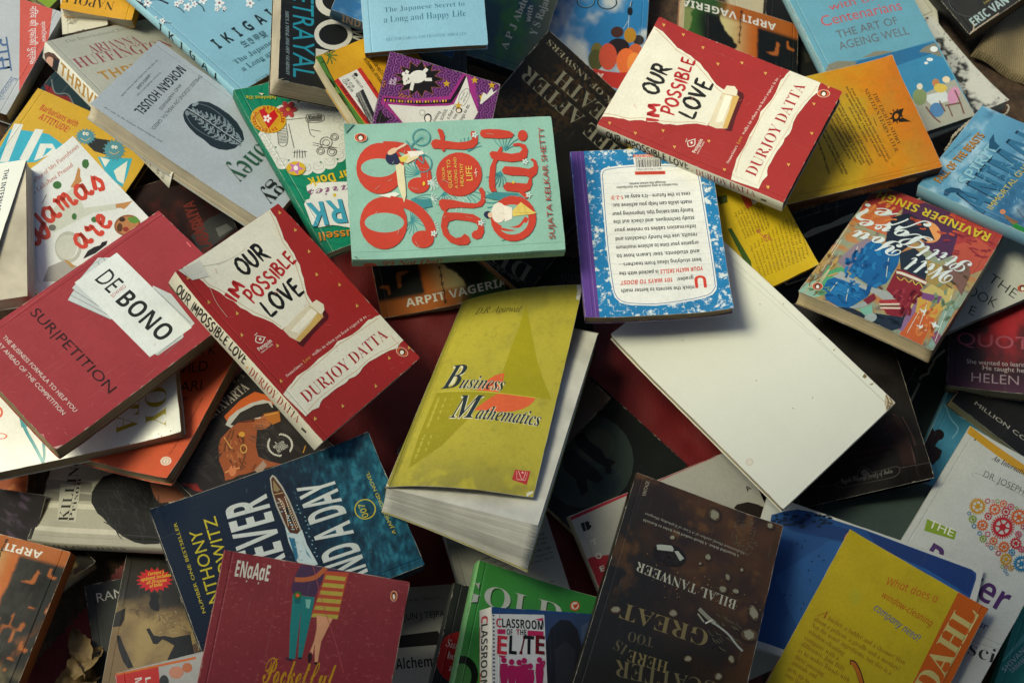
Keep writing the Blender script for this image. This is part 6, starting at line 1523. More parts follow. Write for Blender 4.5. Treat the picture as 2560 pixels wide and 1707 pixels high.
make_book((-195.4, -187.4, 100.6, 1.9718, -0.0256, 0.0494, 127.9, 196.7, 17.8), 'paperback_book', 'navy sea thriller with a ship seen from above', 'front_cover', 'L', '16283c', '9a927c', 'satin', 'cx 1.5;lift 1 1 37 4.2;lift 1 0 37 5.1', parse("""g sea
t c3ccca~bc~FOREVER~10.4 110.5 107.3 102.1 36.7
t c0b42c~s~ANTHONY~23 169 97.6 162.9 9.9
t c0b42c~s~HOROWITZ~19 155.1 103.9 148.2 10
t c0b42c~s~NUMBER ONE BESTSELLER~29.5 183 110.1 179.6 2.6
t c3ccca~bc~AND A DAY~3.2 47.8 101.1 43.7 32.8
e c0b42c 63.8 29 -3.3 -8.6 -8.5 3.5 0.9
t c0b42c~s~007~56.7 28.5 69.5 27.8 5.5
t c0b42c~s~A JAMES BOND NOVEL~34.3 12.5 94.2 13.1 3
p a8a89c 119.2 94.1 121.3 91.1 119.1 89.3 107.5 86.7 95.4 85.8 81.3 85.7 65.2 86 62.2 91.5 66.1 97.1 76.8 97.9 94.4 98.3 107.9 97
p 4f2c1e 117.8 93.5 119.6 91 106.9 88.1 93.5 87.1 66.2 87.2 63.7 90.9 67.4 96.1 77.4 96.6 93.8 96.9 107.6 96.1
p 8a7a54 116.7 92.1 106.3 89.7 105.1 92.6 107.3 95.3
l b09a70 0.85 103.9 95.8 102.9 88.5
p 6a4430 99.1 95.4 98.6 89.6 89.2 91 89.7 95.2
e 16181c 86.8 90.8 -0.9 -2.3 -2.6 1 0
e 16181c 78.8 91.1 -0.9 -2.3 -2.8 1.1 0
l c8b8a0 0.53 99.9 94.6 93 91.7 73.3 94.9
l c8b8a0 0.53 98.2 88.6 78.2 89.7 67.7 89.4
e e0d8c8 98.4 93.5 -0.2 -0.6 -0.6 0.2 0
e d0c0a8 98.7 88.4 -0.2 -0.5 -0.5 0.2 0
e e0d8c8 96.1 93.4 -0.2 -0.6 -0.6 0.2 0
e d0c0a8 96.5 88.4 -0.2 -0.5 -0.5 0.2 0
e e0d8c8 93.8 93.3 -0.2 -0.6 -0.6 0.2 0
e d0c0a8 94.3 88.4 -0.2 -0.5 -0.5 0.2 0
e e0d8c8 91.6 93.2 -0.2 -0.6 -0.6 0.2 0
e d0c0a8 92 88.3 -0.2 -0.5 -0.5 0.2 0
e e0d8c8 89.3 93 -0.2 -0.6 -0.6 0.2 0
e d0c0a8 89.8 88.3 -0.2 -0.5 -0.5 0.2 0
e e0d8c8 87 92.9 -0.2 -0.6 -0.6 0.2 0
e d0c0a8 87.6 88.3 -0.2 -0.5 -0.5 0.2 0
e e0d8c8 84.8 92.8 -0.2 -0.6 -0.6 0.2 0
e d0c0a8 85.3 88.3 -0.2 -0.5 -0.5 0.2 0
e e0d8c8 82.5 92.7 -0.2 -0.6 -0.6 0.2 0
e d0c0a8 83.1 88.3 -0.2 -0.5 -0.5 0.2 0
e e0d8c8 80.2 92.5 -0.2 -0.6 -0.6 0.2 0
e d0c0a8 80.9 88.2 -0.2 -0.5 -0.5 0.2 0
e e0d8c8 78 92.4 -0.2 -0.6 -0.6 0.2 0
e d0c0a8 78.7 88.2 -0.2 -0.5 -0.5 0.2 0
e e0d8c8 75.7 92.3 -0.2 -0.6 -0.6 0.2 0
e d0c0a8 76.5 88.2 -0.2 -0.5 -0.5 0.2 0
e e0d8c8 73.5 92.2 -0.2 -0.6 -0.6 0.2 0
e d0c0a8 74.2 88.2 -0.2 -0.5 -0.5 0.2 0
e e0d8c8 71.3 92.1 -0.2 -0.6 -0.6 0.2 0
e d0c0a8 72 88.1 -0.2 -0.5 -0.5 0.2 0
e e0d8c8 69 91.9 -0.2 -0.6 -0.6 0.2 0
e d0c0a8 69.8 88.1 -0.2 -0.5 -0.5 0.2 0
p b8ccd0 74.4 97.7 67.4 96 64.2 90.7 66.2 85.6 52.7 86.4 33.5 84.1 33.4 95.1 41.9 99.4 60.3 99.9
p 2a6a8a 64.3 98.3 61.4 94 45.4 96.9 42.2 100.3
p 3a7a98 59.2 88.3 49.1 88.9 39.3 87.3 44.8 89.5
e 8ab0bc 95.7 95.6 -0.4 -0.9 -0.5 0.2 0
e 7aa8b8 87.9 81.5 -0.3 -0.7 -0.5 0.2 0
e 8ab0bc 91.5 95.7 -0.4 -0.9 -0.5 0.2 0
e 7aa8b8 84.2 81.7 -0.3 -0.7 -0.5 0.2 0
e 8ab0bc 87.3 95.6 -0.4 -0.9 -0.5 0.2 0
e 7aa8b8 80.5 81.6 -0.3 -0.7 -0.5 0.2 0
e 8ab0bc 81.6 91.8 -0.5 -1.3 -0.5 0.2 0
e 7aa8b8 75.8 79.2 -0.3 -0.7 -0.5 0.2 0
e 8ab0bc 77.8 92.6 -0.5 -1.2 -0.5 0.2 0
e 7aa8b8 72.3 79.8 -0.3 -0.7 -0.5 0.2 0
e 8ab0bc 73.3 92 -0.5 -1.3 -0.5 0.2 0
e 7aa8b8 68.4 79.4 -0.3 -0.7 -0.5 0.2 0
e 8ab0bc 69.4 92.6 -0.5 -1.2 -0.5 0.2 0
e 7aa8b8 64.9 79.9 -0.3 -0.7 -0.5 0.2 0
e 8ab0bc 67.2 97.4 -0.3 -0.8 -0.5 0.2 0
e 7aa8b8 62.5 83.2 -0.3 -0.7 -0.5 0.2 0
e 8ab0bc 62.4 95.9 -0.4 -0.9 -0.5 0.2 0
e 7aa8b8 58.4 82.2 -0.3 -0.7 -0.5 0.2 0
e 8ab0bc 57.4 93.6 -0.5 -1.2 -0.5 0.2 0
e 7aa8b8 54.2 80.8 -0.3 -0.7 -0.5 0.2 0
e 8ab0bc 54.1 95.9 -0.4 -0.9 -0.5 0.2 0
e 7aa8b8 51.1 82.4 -0.3 -0.7 -0.5 0.2 0
e 8ab0bc 49 93.3 -0.5 -1.2 -0.5 0.2 0
e 7aa8b8 46.8 80.8 -0.3 -0.7 -0.5 0.2 0
e 8ab0bc 46.2 96.6 -0.3 -0.9 -0.5 0.2 0
e 7aa8b8 44 83 -0.3 -0.7 -0.5 0.2 0
e 8ab0bc 41.6 95.4 -0.4 -1 -0.5 0.2 0
e 7aa8b8 40.1 82.3 -0.3 -0.7 -0.5 0.2 0
k 6a8a98 72.3 65.5 -26.6 -68.3 -39.9 15.8 -4.3 -0.5 0.21 26 0.9"""), [])
make_book((-261.9, -362.9, 114.8, 0.2292, -0.0804, -0.1145, 101.7, 153.3, 16.0), 'paperback_book', 'red and grey book with a white initial, cut off by the bottom edge', 'front_cover', 'L', 'a02828', 'c8bfa4', 'satin', '', parse("""b a8aaa8
p bc2c2c 0.7 153.5 34.1 150.5 33.1 131.3 -1.5 140.4
p c8682c -0.8 153.4 64.2 150.6 63.9 148.6 -0.1 151.4
t d8d0c8~b~MI~14.6 145.3 14.2 134.3 5.5
t d8d0c8~b~L~22.6 143.7 22.5 139.1 4.3
e 2c3438 36.6 136.4 3.7 -1 -0.9 -5.8 0
e c0846c 47.2 141.8 5.6 -1.5 -0.8 -4.9 0
e b86a48 56.2 143.4 3.8 -1 -0.6 -3.9 0"""), [])
make_book((4.1, -308.4, 79.1, -0.2369, -0.0404, 0.2448, 121.6, 193.4, 14.1), 'paperback_book', 'green book with big silver capitals at the bottom edge', 'front_cover', 'L', '7cb878', 'c8bfa4', 'gloss', 'lift 1 1 62 5.1', parse("""g greens
t 27482c~sf~GOLD~-14.3 152.8 84.8 158.6 18.1
t b8c0bc~sf~GOLD~-15.4 153.8 83.7 159.6 18.2
e 171c18 5.6 91.7 13.6 4 3.4 -15.8 0
e 4a8a48 5.3 90.6 8.3 2.4 2.2 -10.4 0
e b84428 93.5 180 4.5 1.4 0.8 -4.3 0
e c8c8bc 93.5 180.2 3.4 1.1 0.6 -3.3 0
p b84428 91.3 180.5 94.4 182 95.9 183.6 95.9 180.2 94 177.3 92.4 178.5"""), parse("""b 7cb878
t 2c5a34~s~GOLD STORY~39.4 10 61.3 13.3 11.4"""))
make_book((24.8, -325.2, 105.4, 0.0028, 0.0894, 0.3251, 114.4, 149.0, 22.7), 'paperback_book', 'manga novel with black and red lettering over pink silhouettes', 'front_cover', 'L', 'd6d6d0', 'c8bfa4', 'gloss', 'cy 1;cx 1', parse("""b 274a7c
p 34486c 47.4 145.8 92.1 147.9 95.3 86.2 50.7 84.6
p 23262e 49.4 121.2 54.2 134.5 63.6 142.1 73 141.7 79.9 134.9 83.2 121.9 81.2 85.7 50.1 84.6
p 30323a 57.4 116.6 68 125.2 77.2 117.6 74.2 85.5 58.1 84.9
p 4a5a78 83.6 138.2 92 142.7 93.2 98.2 83.7 91.8
p dadcda -2.5 143.3 48.4 145.3 50.3 82.6 -2.4 80.8
e 3a3e42 1.8 142.1 0.9 0.1 0 -0.8 0
e 3a3e42 1.8 138.9 0.9 0.1 0 -0.8 0
e 3a3e42 1.8 135.7 0.9 0.1 0 -0.8 0
e 3a3e42 1.8 132.5 0.9 0 0 -0.8 0
e 3a3e42 1.8 129.4 0.9 0 0 -0.8 0
e 3a3e42 1.8 126.2 0.9 0 0 -0.8 0
e 3a3e42 1.8 123.1 0.9 0 0 -0.8 0
e 3a3e42 1.8 119.9 0.9 0 0 -0.8 0
e 3a3e42 1.8 116.8 0.9 0 0 -0.8 0
e 3a3e42 1.8 113.6 0.9 0 0 -0.8 0
e 3a3e42 1.8 110.5 0.9 0 0 -0.8 0
e 3a3e42 1.8 107.4 0.9 0 0 -0.8 0
e 3a3e42 1.8 104.3 0.9 0 0 -0.8 0
e 3a3e42 1.8 101.1 0.9 0 0 -0.8 0
e 3a3e42 1.8 98 0.9 0 0 -0.8 0
e 3a3e42 1.8 94.9 0.9 0 0 -0.8 0
e 3a3e42 1.8 91.8 0.9 0 0 -0.8 0
e 3a3e42 1.8 88.7 0.9 0 0 -0.8 0
e 3a3e42 1.8 85.6 0.9 0 0 -0.8 0
e 3a3e42 1.8 82.6 0.9 0 0 -0.8 0
t b83040~b~C~4 132.8 8.9 132.8 7.2
t 1c2024~bc~LASSROOM~9.3 132.9 47.5 132.9 7.2
t 1c2024~bc~OF~13.4 127.1 18.8 127.2 4.6
t c03048~bc~T~22.1 127.3 25.3 127.4 4.6
t 1c2024~bc~HE~25.8 127.4 31.4 127.5 4.6
p c02c5c 4.9 131.2 12.3 131.4 12.2 127.5 4.9 127.3
p c02c5c 32.4 131.5 47.3 131.5 47.2 127.5 32.3 127.3
p c02c5c 39.3 140.7 46.8 142.7 47.4 140
p c02c5c 5.3 110.2 13.1 110 9.2 107.6
t c42c3c~bc~E~4.4 111.3 13.3 110.9 14.9
t 1c1e22~bc~L~15.1 111.8 22.1 111.4 15
t 6a1c24~bc~I~24.5 112.3 27.1 111.6 15.4
t 1c1e22~bc~T~28.6 112.4 37.9 112.1 15
t 6a1820~bc~E~39.3 112.9 47.9 112.6 15.1
e b0205c 10.6 106.5 2.5 0.1 -0 -2.3 0
p b0205c 7.5 103.6 13.7 103.9 14.4 96.9 13 85.2 8.1 85 6.8 96.6
e b0205c 17.5 105.3 2.5 0.1 -0 -2.4 0
p b0205c 14.4 102.5 20.7 102.7 21.3 95.7 19.9 85.4 15 85.3 13.7 95.4
e b0205c 24.3 105.2 2.5 0.1 -0 -2.4 0
p b0205c 21.1 102.3 27.4 102.5 28 95.5 26.6 84.7 21.7 84.5 20.4 95.2
e b0205c 29 106.8 2.5 0.1 -0 -2.4 0
p b0205c 25.8 103.9 32.1 104.2 32.8 97.2 31.3 85.9 26.4 85.7 25.1 96.9
e b0205c 34.4 102.6 2.5 0.1 -0 -2.4 0
p b0205c 31.2 99.8 37.5 100 38.1 93 36.7 87 31.8 86.9 30.5 92.7
e b0205c 43 108 2.5 0.1 -0 -2.4 0
p b0205c 39.7 105.1 46.1 105.3 46.7 98.2 45.2 85.4 40.2 85.2 39 97.9
l b0205c 1.49 42.9 104 47.5 107.2 46.3 102.2"""), parse("""b d6d6d0
t 22262a~b~CLASSROOM~5.7 4.2 64.5 2.2 12.2
p c03068 13.6 -8.3 15 1.9 50.7 1 49.6 -9.2
t e0d8dc~b~OF THE~23.5 -4.2 46.6 -5.4 7.1
t c02c3c~b~E~50.9 -8 57.7 -8.6 10.6
t c03848~b~C~5.7 4.2 11.7 3.7 12.3"""))
make_book((137.8, -245.4, 107.3, 2.7811, -0.1416, 0.0529, 139.4, 217.5, 16.9), 'paperback_book', 'dark brown upside-down novel with bullet-hole lights in a clear plastic jacket', 'front_cover', 'R', '26241a', 'c8bfa4', 'plastic', 'cy 2.5;lift 0 0 50 3.4', parse("""g bokeh
t b4b4a2~sf~BILAL TANWEER~24.7 86 116.5 84.4 9
t 7c6f46~sf~GREAT~41.9 122.5 118.9 125.5 14.5
t 5c553e~sf~TOO~85.7 146.1 107.2 148.3 8.6
t 5c553e~sf~IS~104 161 114.1 158.5 9.5
t 7c6f46~sf~HERE~68.3 161.7 102.9 163.5 10.1
t 6a6244~sf~SCATTER~27.1 163.4 111.4 175.9 14
t a4a494~sf~A beautiful debut. A blood-soaked love letter to Karachi~31.7 42.9 121.8 42.8 2.7
t a4a494~si~—Mohammed Hanif, author of A Case of Exploding Mangoes~24 38.7 121.9 36.2 2.4
e 2e2114 61.5 13.6 -4.5 -5.6 -5.4 5.6 0
e 54442c 62.2 13.1 -3.2 -4 -4.1 4.3 0
p 8a8872 59 9.8 58.1 11.4 57.9 15 58.9 15.2 60.5 18.1 63.6 17.2 64.8 16.3 64.9 14.3 65.6 11.3 65.4 10.7 63.9 8.6 61.8 9.1
e 2e2114 92.3 50.7 -3.2 -1.3 -0.7 2.9 0
e 54442c 93 50.2 -2.3 -0.9 -0.6 2.2 0
p 8a8872 91 49.4 91 50.2 91.7 51.6 92.6 51.5 93.3 52.3 94.6 51.6 95 51.1 94.5 50.2 94 48.8 93.4 48.9 92.4 48.1 91.4 48.8
e 2e2114 57.8 56.5 -3 -2.7 -2.3 3.5 0
e 54442c 58.4 56 -2.2 -1.9 -1.8 2.7 0
p 8a8872 57 54.6 56.1 55.7 56.3 57 57 57.9 57.6 58.4 59 58.1 60.4 57.7 60.7 56.6 60.2 54.6 59.5 54.4 58.8 53.1 57.3 53.8
e 2e2114 36.8 68.3 -2.7 -2.4 -2.5 3.8 0
e 54442c 37.5 67.8 -2 -1.7 -1.9 2.9 0
p 8a8872 36 66.6 35.8 67.9 35.5 68.9 35.8 70.1 37.2 70.1 38 70.2 38.5 69 39.2 67.6 39.4 67.1 39.1 65.2 38.1 65.9 37.6 65.5
e 2e2114 27.2 78.4 -4.3 -0.1 0.3 3.4 0
e 54442c 27.8 77.9 -3.1 -0 0.3 2.6 0
p 8a8872 25.1 77.7 25.6 78.6 26.9 79.9 28 79.5 28.8 79.9 30.3 78.9 30.5 78.2 29.4 77.1 28.5 75.9 27.5 76.3 26.3 75.9 25.5 76.9
e 2e2114 7.9 91.7 -4.5 -3.9 -5.1 7.9 0
e 54442c 8.6 91.3 -3.3 -2.8 -3.9 6.1 0
p 8a8872 5.9 89.1 4.3 91 4.4 94.6 5.8 94.8 7.1 97 9.8 95 11.6 93.7 11.9 91.4 12.3 87.4 11.8 88.1 10.4 85.4 7.6 87.5
e 2e2114 7.3 112.7 -10 -2 -0.3 7.2 0
e 54442c 7.9 112.3 -7.2 -1.5 -0.3 5.5 0
p 8a8872 3.7 111.6 4.1 114.1 5 114.5 7.6 117.2 10.8 115.7 11.3 115.3 12.1 113 13.3 111.1 11.6 110.4 8.6 107.6 6.1 109 4.4 109.2
e 2e2114 74.6 119 -5.3 -0.1 0.4 4.8 0
e 54442c 75.3 118.6 -3.8 -0 0.3 3.6 0
p 8a8872 71.8 118.3 73.1 119.7 74.5 121.4 75.8 121 77.1 121.3 78.3 120.1 77.9 118.6 77.1 117.2 76.6 116.3 75.2 115.9 73.4 116.2 72.9 117.1
e 2e2114 17.2 139.8 -3.2 -2.7 -2.7 4.1 0
e 54442c 17.9 139.4 -2.3 -2 -2.1 3.1 0
p 8a8872 16.7 138.1 15.9 139.7 15.8 140.1 16.2 142.2 17.3 141.5 17.9 141.8 19.4 140.8 20.6 139.5 20.2 138.5 19.3 136.7 18.4 136.8 17.3 136.8
e 2e2114 52.9 153.3 -4.4 -1.7 -0.9 3.6 0
e 54442c 53.6 152.8 -3.2 -1.2 -0.7 2.8 0
p 8a8872 50.6 151.7 51.1 152.7 52.1 154.6 53.2 154.4 54.2 155.5 55.9 154.7 56.1 153.9 55.4 152.6 55 151.2 54.1 151 52.7 150.3 51.7 151
e 2e2114 122.5 134.7 -5.7 -2.3 -1.1 4 0
e 54442c 123.1 134.3 -4.1 -1.7 -0.8 3.1 0
p 8a8872 119.5 132.8 119.6 133.9 121 136 122.6 136.1 123.8 137.2 126 136.4 126.8 135.8 125.8 134.4 124.9 132.4 123.7 132.5 122 131.2 120.3 132
e 2e2114 24.4 158.5 -4.8 -1.9 -1 4.3 0
e 54442c 25.1 158.1 -3.4 -1.3 -0.8 3.3 0
p 8a8872 22.3 157 23.1 158.5 23.6 159.9 24.5 160.5 26.2 160.7 27.1 160.3 27 158.9 27.1 157.5 26.9 156.9 25.8 155.3 24.2 155.9 23.8 155.9
e 2e2114 38.4 81.1 -5 -0.1 0.5 4.9 0
e 54442c 39.1 80.7 -3.6 -0 0.4 3.8 0
p 8a8872 36.9 80.9 36.6 82.1 37.8 82.7 39.5 83.8 40.5 82.9 41.1 82 42.1 80.9 42 79.7 40.5 78.3 38.9 78.1 37.8 78 36.2 79.2
e 2e2114 63 65.5 -1.8 -0.7 -0.4 1.8 0
e 54442c 63.7 65 -1.3 -0.5 -0.3 1.4 0
p 8a8872 62.5 64.5 62.8 65.1 63.1 65.9 63.5 65.8 64 66.2 64.6 65.9 64.6 65.4 64.4 64.8 64.3 64.3 64 64 63.4 63.9 63.1 64.1
e 2e2114 26.4 56.6 -2.1 -0.9 -0.6 2.5 0
e 54442c 27 56.2 -1.5 -0.6 -0.4 1.9 0
p 8a8872 25.6 55.6 25.8 56.3 26.2 57.5 26.8 57.3 27.2 57.9 28.1 57.3 28.3 56.7 28 55.9 27.8 54.9 27.3 55 26.7 54.5 26.1 55
e 2e2114 11 4.8 -4.3 1.9 1.6 3.8 0
e 54442c 11.7 4.4 -3.1 1.3 1.2 2.9 0
p 8a8872 9.7 5.5 10.8 6.7 11.6 6.6 12.5 6.8 13.6 5.5 13.6 4.6 13.5 3.2 13.4 2.3 12.2 2.4 10.7 1.7 9.7 3.2 9.6 4
e 1c150d 91.4 67.7 -14.9 -0.2 0.8 10.7 0
p a8aea2 104.6 62.9 100.6 60.9 91.5 58.4 89.2 60.6 89.3 63.4 102.9 67.2
p a8aea2 88.2 62.6 85.1 61.1 78.2 66 81.3 69.7
k 2c2416 89.6 70.7 -11.3 -4.6 -1.1 4.5 -6.4 -0.1 1.27 14 0.3
k 5e5a46 30 117.6 -15.3 -6.1 -3.7 16 -5.3 2.8 0.71 26 0.2
k 6a6656 31 22.6 -11.7 -4.8 -4.1 18.5 -2 2.1 0.33 90 1.5
l 8a8a78 3.76 54.9 106.3 46 111 38.6 113.9
l a0a498 1.76 40.9 113.7 26.5 118.5 16 125.9 10.3 128.9
l c4c4b4 1.32 46.8 117.2 41.4 111.5
l 989884 1.54 54.9 111 48 116.5
p 9a7c50 36 93.2 35.7 92.6 35.1 92.9 35.5 93.5
p 9a7c50 12.2 93.5 11.8 92.7 11.1 93.1 11.5 93.9
p 9a7c50 65.6 91.7 65.2 91 64.5 91.3 64.9 92.1
p 9a7c50 43.2 94.3 42.9 93.6 42.3 93.9 42.7 94.6
p 9a7c50 77.7 95.8 77.4 95.1 76.8 95.4 77.1 96.1
p 9a7c50 53.3 76.9 52.9 76.1 52.1 76.5 52.6 77.3
p 9a7c50 100 96.9 99.7 96.3 99.1 96.6 99.4 97.2
p 9a7c50 76.2 86.5 75.9 85.9 75.4 86.2 75.7 86.8
p 9a7c50 9.1 81.4 8.7 80.7 8.1 81 8.5 81.7
p 9a7c50 76.6 100.6 76.3 99.9 75.7 100.2 76 100.9
p 9a7c50 100.6 82 100.1 81.1 99.4 81.5 99.8 82.4
p 9a7c50 42.8 73.7 42.5 73.1 42 73.4 42.3 74
p 9a7c50 45.7 91.9 45.3 91.2 44.7 91.5 45.1 92.2
p 9a7c50 49.8 83.1 49.5 82.4 49 82.7 49.3 83.4
p 9a7c50 53.1 81.7 52.8 81 52.1 81.3 52.5 82
p 9a7c50 24.9 91.8 24.4 90.9 23.7 91.3 24.2 92.2
p 9a7c50 53.2 82.4 52.8 81.5 52 81.9 52.5 82.8
p 9a7c50 101.9 93.1 101.6 92.5 101.1 92.7 101.4 93.4
p 9a7c50 37.6 68.8 37.2 68 36.5 68.4 36.9 69.2
p 9a7c50 57.6 75.9 57.2 75.1 56.5 75.4 56.9 76.2
p 9a7c50 76 103.6 75.7 102.9 75.1 103.2 75.4 103.9
p 9a7c50 4.3 87 3.9 86.1 3.2 86.5 3.6 87.3
p 9a7c50 92.3 92.9 92 92.1 91.3 92.5 91.7 93.2
p 9a7c50 88.9 98.1 88.5 97.4 87.9 97.7 88.3 98.5
p 9a7c50 44.7 81.8 44.3 81.1 43.8 81.4 44.1 82.1
p 9a7c50 110.3 94.1 110 93.5 109.4 93.8 109.7 94.5
p 9a7c50 56.7 88.8 56.4 88.1 55.8 88.4 56.2 89.1
p 9a7c50 81.3 81.5 80.8 80.6 80.1 81 80.5 81.9
p 9a7c50 78.6 96.9 78.2 96 77.4 96.4 77.9 97.3
p 9a7c50 41.5 93.3 41.1 92.5 40.3 92.9 40.8 93.7
p 9a7c50 34.2 93.4 33.8 92.7 33.2 93 33.6 93.8
p 9a7c50 12 86.2 11.5 85.4 10.9 85.8 11.3 86.5
p 9a7c50 10.1 87.4 9.7 86.7 9 87 9.4 87.8
p 9a7c50 14.3 90.1 14 89.4 13.4 89.7 13.7 90.4
p 9a7c50 68.1 91.6 67.6 90.8 66.9 91.1 67.3 92
p 9a7c50 74.4 102.7 74 102 73.4 102.3 73.7 103
p 9a7c50 59.4 91.9 59 91.1 58.3 91.4 58.7 92.2
p 9a7c50 95.2 85.6 94.8 84.9 94.2 85.2 94.6 86
p 9a7c50 46.6 87.6 46.2 86.7 45.4 87.1 45.9 88
p 9a7c50 20.4 78.7 20 77.8 19.3 78.2 19.7 79
p 9a7c50 65.7 80.4 65.3 79.7 64.7 80 65 80.8
p 9a7c50 26.6 86.7 26.2 86 25.7 86.4 26 87
p 9a7c50 98.9 86.2 98.6 85.5 98 85.8 98.3 86.5
p 9a7c50 30.9 81.8 30.5 81.1 29.9 81.4 30.3 82.1
p 9a7c50 86 107.9 85.6 107.3 85.1 107.6 85.4 108.2
p 9a7c50 46.5 93.2 46.1 92.4 45.4 92.8 45.8 93.6
p 9a7c50 52.1 91 51.8 90.3 51.1 90.6 51.5 91.4
p 9a7c50 110.8 74.6 110.4 73.8 109.7 74.2 110.1 75
p 9a7c50 104.1 85.7 103.7 84.8 103 85.2 103.4 86.1
p 9a7c50 111 89.5 110.7 88.9 110.1 89.2 110.4 89.8
t a49c88~s~VINTAGE~125.6 21.3 125.7 5.1 3.3"""), [])
make_book((310.4, -290.3, 74.2, -0.5798, 0.0360, -0.1385, 137.6, 204.4, 11.8), 'paperback_book', 'yellow back cover with an orange band and handwritten question at the lower right', 'back_cover', 'R', 'b86018', 'c8c0b0', 'satin', 'cx 1.5;lift 1 1 50 3.4;lift 0 1 37 3.4', parse("""g yellow
p bc5814 108.6 204.6 138.2 204.8 138.2 119.5 109.1 101.5
t c4b670~sb~DAHL~130 107.1 133 196.1 19.8
t c05a1e~hw~What does a~51 176.3 96.6 185.2 7.6
t b04416~hw~window-cleaning~52.1 163.7 101.4 163.4 6.4
t 355f90~hw~company need?~50.8 150 97 144.9 6.9
t a0521a~si~A~10.5 119.6 19 120.4 7
t 8a5c18~sf~bucket, a ladder and a cleaner? How~20.5 120.4 96.2 120.2 4.3
t 8a5c18~sf~about a pelican, a giraffe and a monkey?~10 113.5 93.8 113.1 4.3
t 8a5c18~sf~Not the usual ingredients, but this is a~10.6 107.5 89.4 106 4.3
t 8a5c18~sf~window-cleaning~10.8 101.3 46.6 99.5 4.3
t 8a5c18~sf~company with a~10.8 94.3 44.3 93.1 4.3
t 8a5c18~sf~difference. Join Billy~10.7 88.2 53.2 87.3 4.2
t 8a5c18~sf~as he makes friends with~10.7 81.6 60.7 81.1 4.2
t 8a5c18~sf~three amazing~10.9 75.3 39.6 73.9 4.2
t 8a5c18~sf~animals and~11 69.3 35 68.9 4.2
t 8a5c18~sf~gets up to~10.6 63.1 31.6 61.5 4.2
t 8a5c18~sf~some thrilling~10.8 57 34.1 56.3 4.2
l 3a2410 4.72 54.1 97.5 57.6 98.4 62.9 95.2 67.5 90.6 72.7 85.1
l b8681c 3.43 54.9 97.4 57.9 97.8 62.7 94.8 67.3 90.4 72.2 84.8
e b8ac24 31.4 151.9 4.7 2.9 3.5 -6.9 0
k d8c850 33.4 147.9 65.2 40.4 29.1 -58 3.6 -2.3 0.21 20 0.9"""), [])
make_book((516.0, 82.5, 77.7, -0.2085, 0.0014, -0.3159, 122.0, 217.5, 18.8), 'paperback_book', 'plum and black novel with pink capitals at the right edge', 'front_cover', 'L', '2a1a24', 'b4a880', 'satin', 'cx -3', parse("""g plum
t 9a4a5a~s~QUOTE~7.8 45 88.5 47.6 13.3
t aea4a8~s~She wanted to learn how~18.2 26 87 29.2 4.7
t aea4a8~s~He taught her so~33.8 21.2 85 22.8 4.7
t 9e8c98~l~HELEN KIM~23.9 7.3 99 9.8 9.6"""), [])
make_book((504.6, 135.7, 101.1, -1.1877, 0.1424, -0.1847, 137.0, 202.6, 14.8), 'paperback_book', 'white book with thin sparse capitals at the right edge', 'front_cover', 'T', 'a8aca6', '8a7a5c', 'satin', '', parse("""b bdc1b9
t 26282a~l~THE~105.2 59 132.7 74 10.1
t 26282a~l~BOOK~102.3 29 133.5 51.9 10.1
t 26282a~l~OF E~109.3 10.2 132.4 29.6 9.5
e e8dcc8 126.3 86.9 2.1 4.8 3.6 -2 0
e b0502e 126.3 86.9 2 4.5 3.3 -1.8 0
e 1a1614 126.3 86.9 1.1 2.4 2.6 -1.4 0
e ece6da 126.8 86.7 0.7 1.5 1.8 -1 0"""), [])
